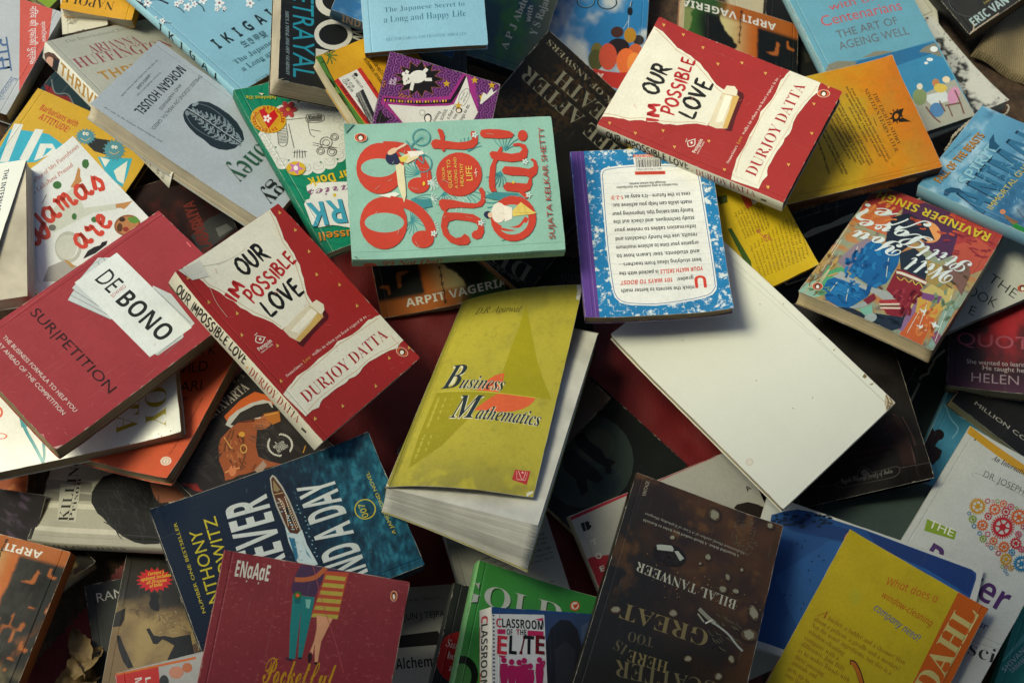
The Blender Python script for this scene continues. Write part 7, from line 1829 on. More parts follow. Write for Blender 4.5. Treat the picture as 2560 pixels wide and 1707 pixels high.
make_book((417.5, 375.5, 62.2, 0.3616, 0.1054, -0.0554, 134.2, 211.8, 15.0), 'paperback_book', 'light blue book with lakeside dinner scene and red and grey lettering at top right', 'front_cover', 'L', '94c4d0', '6a604c', 'satin', 'cx 2', parse("""b 649eb4
t b8525a~s~with the~36.7 166.4 97.6 161.6 9.2
t b8525a~s~Centenarians~20.9 151.5 115.1 142 12.4
t 63656a~s~THE ART OF~30.4 132.9 102.9 127.4 9.1
t 63656a~s~AGEING WELL~26.7 119.1 109.2 112 9.6
p 3a84ae -6.8 100.5 31.5 102.7 79 97.7 131.6 96.7 134.4 -0.8 74.1 -2.1
p 2b6a98 20.7 102 132.4 94.6 132.4 82.6 70.9 81.6
p 7e7e70 -6.2 101.9 7.3 108.2 17.9 108.4 28.1 104.9 37.8 100 29.7 95.8 3.4 97
p 7e7e70 45.1 102.7 61.5 105.3 70.9 102.9 81.6 98.4 64.5 99.2
p 7e7e70 108.9 89.1 117.5 92.5 132 93.9 131.6 75 120.6 83.5
e dce4e4 126.9 86.9 4.2 -1.4 -1.6 -3.2 0
e dce4e4 116.4 76.7 3.4 -1.2 -1 -1.9 0
e dce4e4 110.4 74.1 2.1 -0.7 -0.7 -1.5 0
p a2a498 62.7 37.9 132.3 46.5 134.4 -2.4 74.1 -2.1
p ccd6d8 87.5 39.3 115.4 37.5 116.5 24.7 92.8 25.9
e c890b0 121.8 29.1 4.7 -4.2 -8.1 -8.1 0
e e0d0b0 122.8 49 4.2 -1.4 -1.9 -3.7 0
e b88050 109.6 49.3 3.9 -1.3 -2.2 -4.2 0
e d0b858 111.6 41.9 7.1 -2.5 -2.6 -5 0
e 7e9064 84.6 39.6 7.5 -2.6 -4.7 -9.2 0
e d8d4c4 90.3 50.8 3.1 -1.1 -1.7 -3.4 0
e 5080b0 95.6 19.5 7.7 -2.7 -4 -7.8 0
l 6e4c44 1.86 126.1 34.6 125.2 20.9 122.6 5.6
l 6e4c44 1.84 107 21 124.1 18.9
l 6e4c44 1.56 110.2 19.9 108.6 6.6
l 6e4c44 1.84 85.7 26.8 88.1 13.7 92.5 4.5
l 6e4c44 1.70 103.2 28.5 103.6 14.5"""), parse("""b 94c4d0
t a88890~s~AND THE CENTENARIANS~17.9 11 103.4 10.3 7.1"""))
make_book((535.6, 548.7, 65.8, 0.5423, 0.1994, -0.3296, 134.7, 224.0, 28.8), 'paperback_book', 'battered black thriller with pale blue author lettering in the top right corner', 'front_cover', 'L', '17181a', '6a5438', 'satin', '', parse("""g steel
t 98b0b4~bc~ERIC VAN LUSTBADER~10.2 4.9 122.3 5.9 10.4
t a09040~i~A novel~34.6 19.2 42.4 19.7 3.2
e 4a5258 27.8 37.7 18.8 -14.7 -15 -20.2 0.98
l b8ac98 0.98 -0 0.4 7.6 2.8 12.3 10.3
l b8ac98 0.98 2.3 1.3 23.8 1.4 40.4 1.6
l b8ac98 0.99 -15.8 64.2 -6.3 22.9 -1 0.2
l b8ac98 0.98 9.1 1.6 9.4 -1.3"""), [])
make_book((515.5, 177.7, 139.4, 0.8712, -0.2420, -0.2212, 135.1, 166.8, 16.2), 'hardback_book', 'blue fantasy book with horned metallic letters, tied with twine', 'front_cover', 'L', '78aac0', '3a342c', 'gloss', 'cy -1.5', parse("""g cloud
t 2a2414~bc~FALL OF THE BEASTS~13.7 149.3 97.1 143.4 8.5
t a8741c~bc~FALL OF THE BEASTS~14.4 150.1 97.8 144.3 8.2
t 14304a~bc~SPIRIT~25.5 125.8 87.9 124.1 13.1
t 7fb0c2~bc~SPIRIT~26.1 126.8 88.5 125 11.7
t 2a4c68~s~NEW YORK TIMES BESTSELLING SERIES~47 162.6 91.6 155.8 2.2
t 10283c~bc~ANIMALS~-0.8 97 145.7 84.4 34.9
t 2c6488~bc~ANIMALS~0.9 97.9 145.5 85.3 31.7
k 5a94b0 49.7 100.4 16 -24.4 -29.6 -14.7 6.3 -0.2 0.78 40 0.4
p 1e4a68 1.9 140.1 9.1 142.6 15.3 139.2 18.4 131.6 14.8 120.5 13.2 128.9 8.7 135.8 2.4 136.4
p 1e4a68 83.1 133 94.4 138 104.5 138.4 95.7 132.7 92.1 125.5 85.5 126.2
t b4a43c~s~IMMORTAL GUARDIANS~10.2 92.3 119.4 87.6 6.2
t 1c3c5a~s~BOOK 1~49.6 103 61.1 102.2 3.2
p 1c7a30 6.3 72.5 8.1 67 4.5 55.2 -6.8 49.7 -1.8 64.7
e b87a58 13.7 83.1 1.5 -2.3 -2.9 -1.4 0
p 7a5a3c 11.8 81.6 10.5 72 10 64.2 3.9 67.5 7.3 76.8
l 4a5a68 1.11 24.6 73.9 16.6 62.7"""), parse("""b 78aac0"""))
make_book((376.6, 82.7, 127.7, 2.5075, -0.3429, -0.0924, 133.4, 188.2, 16.4), 'paperback_book', 'colourful painted love story with white script, upside down', 'front_cover', 'L', '5a4a34', 'c9b994', 'gloss', 'cx 2;cy -2;lift 0 0 43 5.1', parse("""g love
p a23a38 134.8 17.6 114.6 -3.5 -0.7 0.6 -3.2 37.2 13.5 48.9 49.7 42.4 82.3 14.7 97.8 21.2 99.8 44.8 131.3 62.5
p 4e2c4c 97.6 18.7 81.4 0.6 55.6 0.5 39.6 15.8 31.4 57.2 38.7 70.7 58.3 59.1 91.8 39.2
e dc9858 64.6 39.8 -14 -0.9 -2.5 15.5 0
p c06a40 131.2 44.6 124 30.6 95.8 42 93.4 66.5 113.5 67.6 132.3 63.2
p b4503e 34.6 42.5 20.5 19.8 -0.6 26.4 -3.3 57.9 7.5 71.6 30.2 60.5
p 1f2836 100.9 39 90 24.6 69.3 27.9 53 46.8 67.6 48.4 69.5 62.6 76.8 91 90.8 81.8 97.1 60.5
p 222c38 74.9 83.4 65.8 68.6 52.4 73.9 43.3 90.5 40.2 104.6 64.7 105.4
p 8a7c8c 116.1 97.4 110.7 83 101.2 78.4 91.6 95 107.2 135 120.5 127.8
p a88a5a 139.4 120.1 129.1 108.6 124.9 135.1 133.2 145
p 4fa070 125.2 137.3 118.2 138.6 113.1 133 108.2 135.7 111.8 158.6 111 179.9 119.5 185.9 122.6 168.1
p 8ab8a8 133.6 187.8 128 161.8 113.1 183.4 118 194.6
p 175f9a 106.9 88.9 103.1 79.8 90.8 81.8 73.8 84.7 69.7 100.6 69 130.8 77 144.3 105.9 135.2
p 16609c 117.1 158.2 111.5 148.2 102.5 140 77.3 146.5 76.2 157.7 82 175.5 83.7 182.9 94.2 186.9 106.4 184.6 115.3 173
p 2272ac 111.2 160.1 100.1 148.4 91.2 160.2 95.4 173 107.6 173.6
p a2aaa8 115.3 150.9 111.7 139.2 103.8 139.8 83 144.6 69.3 142 61.3 140.4 53.6 145.9 56.4 149.4 59.1 154.6 70.2 151.5 85.5 150.3 102 149.7
p 9aa6a6 84.5 181.1 75.5 165.1 70.1 166.2 74.8 175.3 82.4 183.1
p 84222c 68.2 105.8 62.7 104 37.2 104.5 39 119.9 35.7 143.3 36.8 161.5 43.7 168.2 52.8 169.7 65.1 157.8 56.6 151.9 53.1 145.5 65.8 138.5 67.5 119.6
l dcd8c4 3.76 66.9 110.6 60.8 108.8 37.7 107.9
l 2c5a3c 1.44 65.6 115.2 60.1 113.4 37.1 112.5
l d0c050 0.86 64 116.1 59.1 118.8 57.5 113.7 51.9 116.8 50.3 111.7 45.4 116.3 43.8 111.1 38.4 115.4
p a83238 65.7 156.3 51.2 144.2 43.5 155.5 58.7 167.1
l dcd8c4 1.95 63 161.3 47.7 149.7
l dcd8c4 1.94 60.6 165.5 44.6 154.3
l 245c40 1.25 61.6 163.2 46.6 152.4
p 7a2430 78 164.9 73.4 149.8 68.3 156.1 71.7 168.3
l 5a4030 2.84 72.8 139.4 68.7 140.5
p c0b06a 40.1 132.5 31.9 100.8 12.8 99.6 8.9 122.6 20.4 163.5 31.8 188.4
p c8a044 36.5 126.1 12.7 125.3 13.1 148.8 10.3 192 32.6 188
p c4602c 33.6 151.5 13.7 147.3 10.8 190.5 32.6 188
p 7a4a80 36.8 122.3 18.8 115.7 18 127 33.7 130.1
p 8a6a8e 36.7 182.3 36.6 132.1 31.7 150.2 31.8 182.7
p 8aa89a 11.5 128.4 3 112.7 -4 174.7 1.1 185.6 5.9 185.3
p 8a5470 9.2 170.8 6 161 -0.6 165.8 0 179.3
p a08a4c 48.5 77.5 36.8 75.6 15.8 91.7 19.3 108.1 38.6 105.5
p 7a5a50 34.2 75.8 15.2 54.3 7.5 71.6 4.1 103.5 15.8 91.7
p 1c2630 93.8 193.4 82 181.3 71.9 182 57.4 198.6 68.9 197.2
p 202c3a 63.4 176.1 39 164.9 39.6 151.8 34.5 178.9 40.5 190.6 60.3 189.2
e 9caaa8 62.8 183.3 -3.5 -5.8 -3.5 4.4 0
p 7ab4a0 76.6 179.5 68.8 166.3 63.4 176.1 68.7 183.6
p d8e4e4 29.7 144.9 25.8 144.1 24.8 140.5 23.3 144.3 18.2 145.6 22.5 147.7 23.5 151.3 25.5 147.8
p d8e4e4 24.7 166.4 20.8 165.6 19.8 162.1 18.3 165.8 13.3 167.1 17.6 169.1 18.6 172.6 20.5 169.2
p d8e4e4 16.1 154.8 12.3 154 11.3 150.4 9.8 154.2 4.8 155.5 9.1 157.5 10.1 161 12 157.6
l d8c8a0 0.43 119.5 163.9 121.6 181.4 129.4 188.8
l d8c8a0 0.43 120.1 154.2 121.7 175.5 129.2 186.6
l d8c8a0 0.43 120.7 144.5 121.9 169.6 128.9 184.5
l d8c8a0 0.44 121.3 134.6 122.1 163.7 128.7 182.3
l d8c8a0 0.44 121.9 124.7 122.3 157.8 128.4 180.1
l d8c8a0 0.44 122.6 114.6 122.5 151.8 128.1 178
l d8dcc8 0.61 132.3 72 130.6 122.4
l d8dcc8 0.60 129.5 96.1 126.5 148.5
l d8dcc8 0.54 20.9 171.4 27.2 131.4
l d8dcc8 0.54 27.5 181.6 29.5 140.9
l d8dcc8 0.57 11.7 108.8 2.6 175.6
l d8dcc8 0.59 112.4 96.9 107.9 119
l d8dcc8 0.59 81 96.1 72.3 122.9
l d8dcc8 0.59 98.6 108.3 97 123.8
l d8dcc8 0.57 108 155.9 108.3 172.1
l d8dcc8 0.57 95.4 159.1 90.6 175.6
k 2577b0 93.1 121.1 -22.3 -15.6 -12.7 29.6 1.5 -12.1 4.18 16 0.3
k 11508a 91.8 124.3 -20.3 -14.2 -11.3 26.4 1.7 -13.8 3.48 14 0.3
k 115088 96.9 164.2 -15.2 -10.6 -6.6 15.1 -7.8 -0.7 2.25 12 0.3
k 2f80ba 98.2 161.1 -14.3 -10 -6 13.6 -6.7 -0.6 1.8 9 0.3
k 6c1824 43.9 141.1 -11.4 -7.9 -6.2 15.2 1.6 -10 3.39 12 0.3
k 98343e 45.8 136.5 -10.5 -7.3 -5.6 13.8 1.3 -8.4 2.72 7 0.3
k b84e38 49.6 9.6 -32.2 -22.6 -7.9 20.7 -9.1 -1.8 3.03 22 0.3
k 8e3038 23 30.1 -19.8 -13.9 -8.1 21.8 -8.7 -3.1 2.77 18 0.3
k d08248 116.9 41.3 -15.1 -10.6 -8.7 20.4 -3.6 -10.3 3.44 14 0.3
k b89a5c 129.1 140 -10.6 -7.4 -8.4 18.6 0.2 -10.1 3.36 16 0.3
k 6a9470 117.8 178.7 -10.4 -7.3 -4.1 9 -3.3 -5.7 2.1 10 0.3
k d47e40 20.6 154.1 -12.2 -8.5 -9.4 23.7 0.4 -13.1 2.95 16 0.3
k 748c70 14.5 120.6 -10.5 -7.3 -10 26 0.3 -11.8 3.03 14 0.3
k 64523e 22.1 81.8 -12.6 -8.8 -6.7 17.6 -5.7 2.6 2.5 14 0.3
k 30303e 76.2 45.8 -13 -9.1 -6.8 16.8 -7.2 3.3 3.17 10 0.3
k 121a24 49.1 181.5 -10.3 -7.1 -3.1 7.3 -6.5 -0.6 1.75 10 0.3
k 7a6a40 127.1 169.2 -5.7 -4 -6.9 15.1 0.8 -10 1.5 10 0.3
t d6e2e4~sc~Will~21.2 76 65.9 82.4 22
t d6e2e4~sc~You~75.7 69.1 124.9 75.6 22.5
t d6e2e4~sc~Still~11.3 54.7 62.4 59.8 19.7
t d6e2e4~sc~Love~55.1 46.2 126 56.6 21.9
t d6e2e4~sc~Me?~64.5 25.6 135.1 33.8 25.2
t c8b432~b~RAVINDER SINGH~10.2 8.7 126.3 8.9 11.6
e e8dcc8 120.9 171.9 -4.2 -2.9 -2.3 5 0
e b8502e 120.9 171.9 -3.9 -2.7 -2.1 4.6 0
e 1a1614 120.9 171.9 -2.1 -1.5 -1.6 3.6 0
e ece6da 120.6 172.5 -1.3 -0.9 -1.1 2.5 0"""), parse("""b 5a4a34"""))
make_book((320.4, 229.4, 121.8, -1.3107, 0.0128, -0.0836, 134.0, 196.4, 18.0), 'paperback_book', 'orange-yellow mottled back cover with a winged emblem and dense text', 'back_cover', 'R', '4a2c14', 'a89878', 'satin', 'cx 1.5;cy -1;lift 0 1 37 3.4', parse("""g hp
t 2b2411~sf~THE EIGHTH STORY.~37.3 159.5 100.7 161.9 4.1
t 2b2411~sf~NINETEEN YEARS LATER.~30 153 107.5 156.4 4.2
l 2b2411 0.67 64.6 149.7 74.1 149.4
t 2b2411~bi~It was always difficult being Harry Potter and it isn’t~25.7 140.3 112.2 146.7 2.4
t 2b2411~bi~much easier now that he is an overworked employee of~22.4 136.2 115 142.9 2.4
t 2b2411~bi~the Ministry of Magic, a husband, and father of~30.5 132.6 107.7 138.7 2.4
t 2b2411~bi~three school-age children.~46.1 129.7 89.1 132.3 2.3
t 2b2411~bi~While Harry grapples with a past that refuses to stay~35.1 121.4 112.7 128.7 2.3
t 2b2411~bi~where it belongs, his youngest son Albus must struggle~31.1 117.6 113.8 125.2 2.3
t 2b2411~bi~with the weight of a family legacy he never wanted.~37.4 113.1 110.2 120.5 2.3
t 2b2411~bi~As past and present fuse ominously, both father and~32.1 109.8 111.5 117.3 2.3
t 2b2411~bi~son learn the uncomfortable truth: sometimes,~39.9 105.4 107.1 112.5 2.3
t 2b2411~bi~darkness comes from unexpected places.~46.3 101.6 103.2 108.4 2.3
t 2b2411~bi~Based on an original new story, a new play~49.1 95.2 118 99.3 2.3
t 2b2411~bi~first produced in the West End in the~49.5 91 116 95.1 2.3
t 2b2411~bi~the official playscript of the original~51.3 86.4 112.4 82.2 2.2
e 1c1608 68.4 173 2.7 3.4 5.3 -4.3 0.5
p 1c1608 63 175.2 61.9 179.7 61.9 184 65.9 180.7 70.4 177.9 66.1 175.9
p 1c1608 72.8 173.1 71.3 178.5 75.2 182.2 78.2 185.3 76.6 177.6 75.8 173.2
p 1c1608 68.3 178.3 70.3 180.5 70.9 177.2
p 1c1608 72.5 175.9 75.5 176.4 74.1 173.9
p 1c1608 74.8 172.2 77.4 170.6 74.7 170.2
p 1c1608 74 168.9 75 166 72.3 167.7
p 1c1608 70.6 167.4 69.5 164.6 68 167.8
p 1c1608 66.1 168.6 63.4 167.2 63.9 170.3
p 1c1608 62.7 171.8 59.7 172.5 61.9 174
p 1c1608 61.9 175.6 60 178 62.9 177.3
p 1c1608 64.2 178.1 64.3 181.1 66.5 178.5
l a87a10 0.40 131.6 183.8 127.6 64.5
k d4b040 56.6 159 15.7 61 78.7 -32.3 6.6 0.7 0.26 16 0.9"""), parse("""b 4a2c14
t 8a6a44~sf~HARRY POTTER~153.9 3.2 77.5 4.4 13.8
t 8a6a44~sf~AND THE CURSED CHILD~148.3 9.8 88.9 10.3 5.8
t 8a6a44~s~J.K. ROWLING · JOHN TIFFANY~69.3 5.7 43 6.7 6.3
p 8a6a44 157.9 5.1 162.8 10.2 172.8 8.2 171.6 -3.5"""))
make_book((201.0, 138.7, 116.5, 2.0147, 0.2278, -0.1005, 182.2, 125.2, 11.6), 'paperback_book', 'lemon yellow back cover filled with handwriting, beside the workbook', 'back_cover', 'T', 'a89018', 'a89468', 'satin', 'cx 2;lift 0 0 50 5.1', parse("""b ccae18
t 40380e~si~Vandy wrote this~12.4 54.4 44.8 49.6 2
t 40380e~si~literature in~12.2 50.6 45.7 45.3 2
t 40380e~si~Dave Vuduut has~12 46.8 46.6 40.9 2
t 40380e~si~written the book for~11.8 43.1 47.5 36.6 2
t 40380e~si~always wanted to write~11.6 39.3 48.4 32.2 2
t 40380e~si~William Dalrymple~11.5 35.5 49.3 27.8 2
t 40380e~si~wittiest bad judgment writes~11.3 31.7 50.2 23.5 2
t 40380e~si~as natural better than~11.1 27.9 51.1 19.1 2
t 40380e~si~I think the book and natural~10.9 24.2 52 14.7 2
t 40380e~si~Rohin Vagfen on the rule of a lifetime~10.7 20.4 52.9 10.3 2
t 40380e~si~Lakshite I will be a part of the~10.5 16.6 53.8 6 2
t 40380e~si~after it is made~10.4 12.8 54.7 1.6 2
t 40380e~si~Pink Robi Khan~10.2 9 55.6 -2.8 2
t 40380e~si~Ancient memoir~10 5.2 56.5 -7.2 2
t 40380e~si~Vandy wrote this~53.1 50.3 80.4 48.1 2.1
t 40380e~si~literature in~53 47.2 80.7 44.7 2.1
t 40380e~si~Dave Vuduut has~52.9 44 81 41.4 2.1
t 40380e~si~written the book for~52.7 40.9 81.3 38 2.1
t 40380e~si~always wanted to write~52.6 37.7 81.6 34.6 2.1
t 40380e~si~William Dalrymple~52.5 34.6 81.9 31.2 2.1
t 40380e~si~wittiest bad judgment writes~52.3 31.5 82.2 27.8 2.1
t 40380e~si~as natural better than~52.2 28.3 82.5 24.5 2.1
t 40380e~si~I think the book and natural~52.1 25.2 82.8 21.1 2.1
l b83a50 0.60 55.5 37.7 48.2 35.5 44.1 31 40.1 28.8
l b83a50 0.60 55.5 37.7 54.6 34.8
l b83a50 0.60 55.5 37.7 52.8 38.7
e b83a50 45.1 33.1 -1.3 -2.8 -2.8 1.5 0.81
p 43501c 101.7 59.2 99.4 48.3 92.3 50.7 93.2 58.2
p 3c5a1c 68.5 63 68.1 59.3 31.1 57.3 23.1 60.1 29.9 63.2
p bc4a26 98.4 36.1 90.7 28.4 78.9 30.2 78.5 37.1
p d8d8c8 90.7 28.4 89.4 21.3 80.3 22.1 79.6 29.2
l 2a2a26 0.48 88.2 27.3 83.2 28.3
l 2a2a26 0.48 87.7 26.4 82.8 27.4
l 2a2a26 0.48 87.3 25.4 82.3 26.4
l 2a2a26 0.48 86.8 24.4 81.9 25.4
l 2a2a26 0.48 86.4 23.5 81.4 24.4
l 2a2a26 0.48 85.9 22.5 80.9 23.5
t 40380e~s~Fiction~73.4 20.3 77.2 27 2.5"""), [])
make_book((219.9, -25.8, 111.5, 0.7096, 0.0737, -0.1993, 144.8, 223.4, 12.7), 'paperback_book', 'blank white back cover with a torn corner, large, right of centre', 'back_cover', 'R', 'd8dbd0', 'd8cbaa', 'clean', 'cx -1.5;cy 2;lift 0 1 62 6.8', parse("""b dfe3d8
l c6ccc0 0.48 131.4 208.4 135.1 108.3 138.4 8.9 132 -0.8
p c0b49a 144.4 12.3 144.2 8.6 146.2 7.9 145 3.8 146.3 -1.4 140.2 -2.1 132.4 -1.1 135 2.8 136.6 6
l 6a5a40 0.91 143.6 10.7 140.9 5.2 134.6 1.6
l 6a5a40 0.91 144.3 6.9 142.4 2.2 137.5 2.1
l 6a5a40 0.90 140.1 6 142.3 -0.9
p 7a6848 140.7 37.4 144.8 38.2 144.1 34.6 141.1 34.7
p 8a7c60 140 28.5 144.1 26.2 141.2 25.8
p a09880 139.9 73.3 142.8 73 139.8 71.7
e cfc9b8 8.9 50.7 2.6 -2.4 -2.4 -2.4 0
e dad8ca 8.9 50.7 1.9 -1.8 -1.8 -1.8 0
e 8a8878 68.2 100.7 0.4 -0.4 -0.4 -0.4 0
e 8a8878 139.1 88.8 0.4 -0.4 -0.4 -0.4 0
e 8a8878 139.4 136 0.4 -0.4 -0.4 -0.4 0
e 8a8878 73.6 59.5 0.4 -0.4 -0.4 -0.4 0
e 8a8878 123.7 150.8 0.4 -0.4 -0.4 -0.4 0
e 8a8878 93.6 54.3 0.4 -0.4 -0.4 -0.4 0
e 8a8878 84.8 185.9 0.4 -0.4 -0.4 -0.4 0
e 8a8878 46.8 174.8 0.4 -0.4 -0.4 -0.4 0
k cac8ba 87.3 103.9 56.8 -53.4 -58.2 -57.2 0.4 -1.5 0.33 10 1.5"""), [])
make_book((127.4, 103.8, 135.3, -3.1171, -0.0688, -0.1493, 134.3, 183.3, 10.9), 'paperback_book', 'blue marbled workbook back with a white text panel and purple spine strip', 'back_cover', 'R', '5d3f8e', 'a08c68', 'gloss', 'cx -1;lift 0 1 35 5.1;lift 1 1 37 2.5', parse("""g marble
p 5d3f8e 133.4 -3.3 121 -2.5 121.4 187.1 135.5 186.8
l 8a74b4 0.39 124.6 4.5 124.6 185.6
p e6e9e6 107.3 26.9 105.8 22.8 102.3 20.4 89.3 18.9 68.1 18.4 42.4 19.8 24 23.6 16.2 27.9 12.9 34.4 12.3 54 11.5 113.9 11.5 154.6 12.8 160.9 16.8 165.8 25 168.9 47.7 172.1 70.1 173.5 92.2 171.5 100.9 168.8 105.9 162.7 108 148.4 108.8 101
l 2f63a0 0.64 105.5 29 104.1 25 100.8 22.7 88.2 21.2 67.7 20.7 42.9 22.1 25.2 25.7 17.8 29.9 14.6 36.3 14 55.3 13.2 113.4 13.2 153 14.5 159.2 18.3 163.9 26.3 166.9 48.2 170.1 69.9 171.5 91.2 169.5 99.5 166.9 104.4 161 106.4 147 107.1 100.9 105.5 29
l c2ccd4 0.32 104.1 27.1 13.9 28
l c2ccd4 0.32 104.3 38.6 13.9 40.1
l c2ccd4 0.32 104.5 50 14 52.1
l c2ccd4 0.32 104.7 61.3 14 64
l c2ccd4 0.31 104.8 72.6 14 75.8
l c2ccd4 0.31 105 83.7 14.1 87.5
l c2ccd4 0.31 105.2 94.8 14.1 99.1
l c2ccd4 0.31 105.4 105.7 14.1 110.7
l c2ccd4 0.31 105.6 116.6 14.1 122.1
l c2ccd4 0.30 105.7 127.4 14.2 133.4
l c2ccd4 0.30 105.9 138.1 14.2 144.6
l c2ccd4 0.30 106.1 148.8 14.2 155.8
t 20262a~b~nlock the secrets to better math~32.5 154.8 99.3 154.4 3.9
t 20262a~b~grades!~32.2 144.8 47.2 145.4 3.9
t 20262a~b~best studying ideas from teachers—~22.7 126.1 99.2 126.8 3.9
t 20262a~b~and students, too! Learn how to~23.1 116.9 100.1 117.5 4
t 20262a~b~organize your time to achieve maximum~23.1 107.8 99.8 108.2 4
t 20262a~b~results, use the handy checklists and~23.5 98.9 99.5 98.9 4
t 20262a~b~information tables to review your~23.5 89.6 99.8 89.4 4
t 20262a~b~study techniques, and check out the~23.8 80.5 99.8 80 4.1
t 20262a~b~handy test-taking tips. Improving your~24 71.6 100.1 71.4 4.1
t 20262a~b~math skills can help you achieve suc-~24.1 62.4 100 61.8 4.1
t 20262a~b~cess in the future—it’s easy as~24.5 53.2 86.6 52.7 4.1
t 20262a~b~is packed with the~63.4 136.3 99.5 136.2 3.9
t 20262a~b~This edition is only available for distribution~34.9 42.5 93.2 42.5 2.5
t 20262a~b~through the school market.~46.2 39.3 81.2 39.1 2.5
t d0402a~b~1-2-3!~87.8 52.9 99.7 52.9 4.4
t d0402a~bi~101 WAYS TO BOOST~51.4 145.1 99.6 145.7 4.4
t d0402a~bi~YOUR MATH SKILLS~22.6 135 62 136.1 4.4
t d0402a~b~U~20.8 145.1 31.4 144.9 12.7
p d04a30 74.2 26.5 45.3 27.8 45.5 31.5 74.3 30.3
t 5a2018~s~Reference  $ 4.99~46.8 28.7 72.5 27.5 2
p e4e6e4 74.4 10.3 47.8 10.2 48.3 26.7 73.5 25.6
p c8452e 74 7.1 54.6 7.2 54.3 10.7 74.3 9.9
t e8dcd4~b~SCHOLASTIC~54.6 7.5 73.5 7.4 2.3
p 26282a 72.1 13.3 71.6 13.4 72.1 22 72.5 22
p 26282a 71 13.4 70.5 13.4 71 22 71.5 22
p 26282a 69.6 13.4 68.4 13.5 68.9 22.1 70.1 22
p 26282a 67.8 13.5 67.4 13.5 67.9 22.1 68.3 22.1
p 26282a 66.9 13.5 66.4 13.5 66.9 22.2 67.4 22.1
p 26282a 66 13.5 64.8 13.6 65.3 22.2 66.5 22.2
p 26282a 63.8 13.6 63 13.6 63.5 22.3 64.4 22.2
p 26282a 62.5 13.6 62.1 13.7 62.6 22.3 63.1 22.2
p 26282a 61.1 13.7 60.3 13.7 60.8 22.3 61.7 22.3
p 26282a 59.7 13.7 59.3 13.7 59.8 22.4 60.3 22.3
p 26282a 58.8 13.7 58 13.8 58.5 22.4 59.3 22.4
p 26282a 57.5 13.8 57 13.8 57.6 22.4 58 22.4
p 26282a 56.1 13.8 55.3 13.9 55.8 22.5 56.6 22.4
p 26282a 54.7 13.8 54.2 13.9 54.8 22.5 55.2 22.5
p 26282a 53.7 13.9 52.9 13.9 53.5 22.6 54.3 22.5
p 26282a 52.3 13.9 51.5 14 52.1 22.6 52.9 22.5
p 26282a 51 14 50.2 14 50.8 22.6 51.6 22.6
p 26282a 49.3 14 48.1 14.1 48.7 22.7 49.8 22.6
t 30383c~s~9780439797604~48.5 11 72.1 10.9 2.3
t 50585c~s~ISBN-13 978-0-439-79760-4~48.7 24.1 72.7 23.4 1.7"""), [])
make_book((198.6, 224.2, 160.5, 1.0391, 0.0180, -0.2378, 133.5, 194.7, 17.1), 'paperback_book', 'red torn-paper romance at the upper right, resting on the marbled workbook', 'front_cover', 'L', 'dedcc8', '5a4830', 'satin', 'cx 1.2;lift 1 1 50 5.1', rescale(romance_cover, 1.000, 1.000), rescale(romance_spine, 1.000, 1.000))
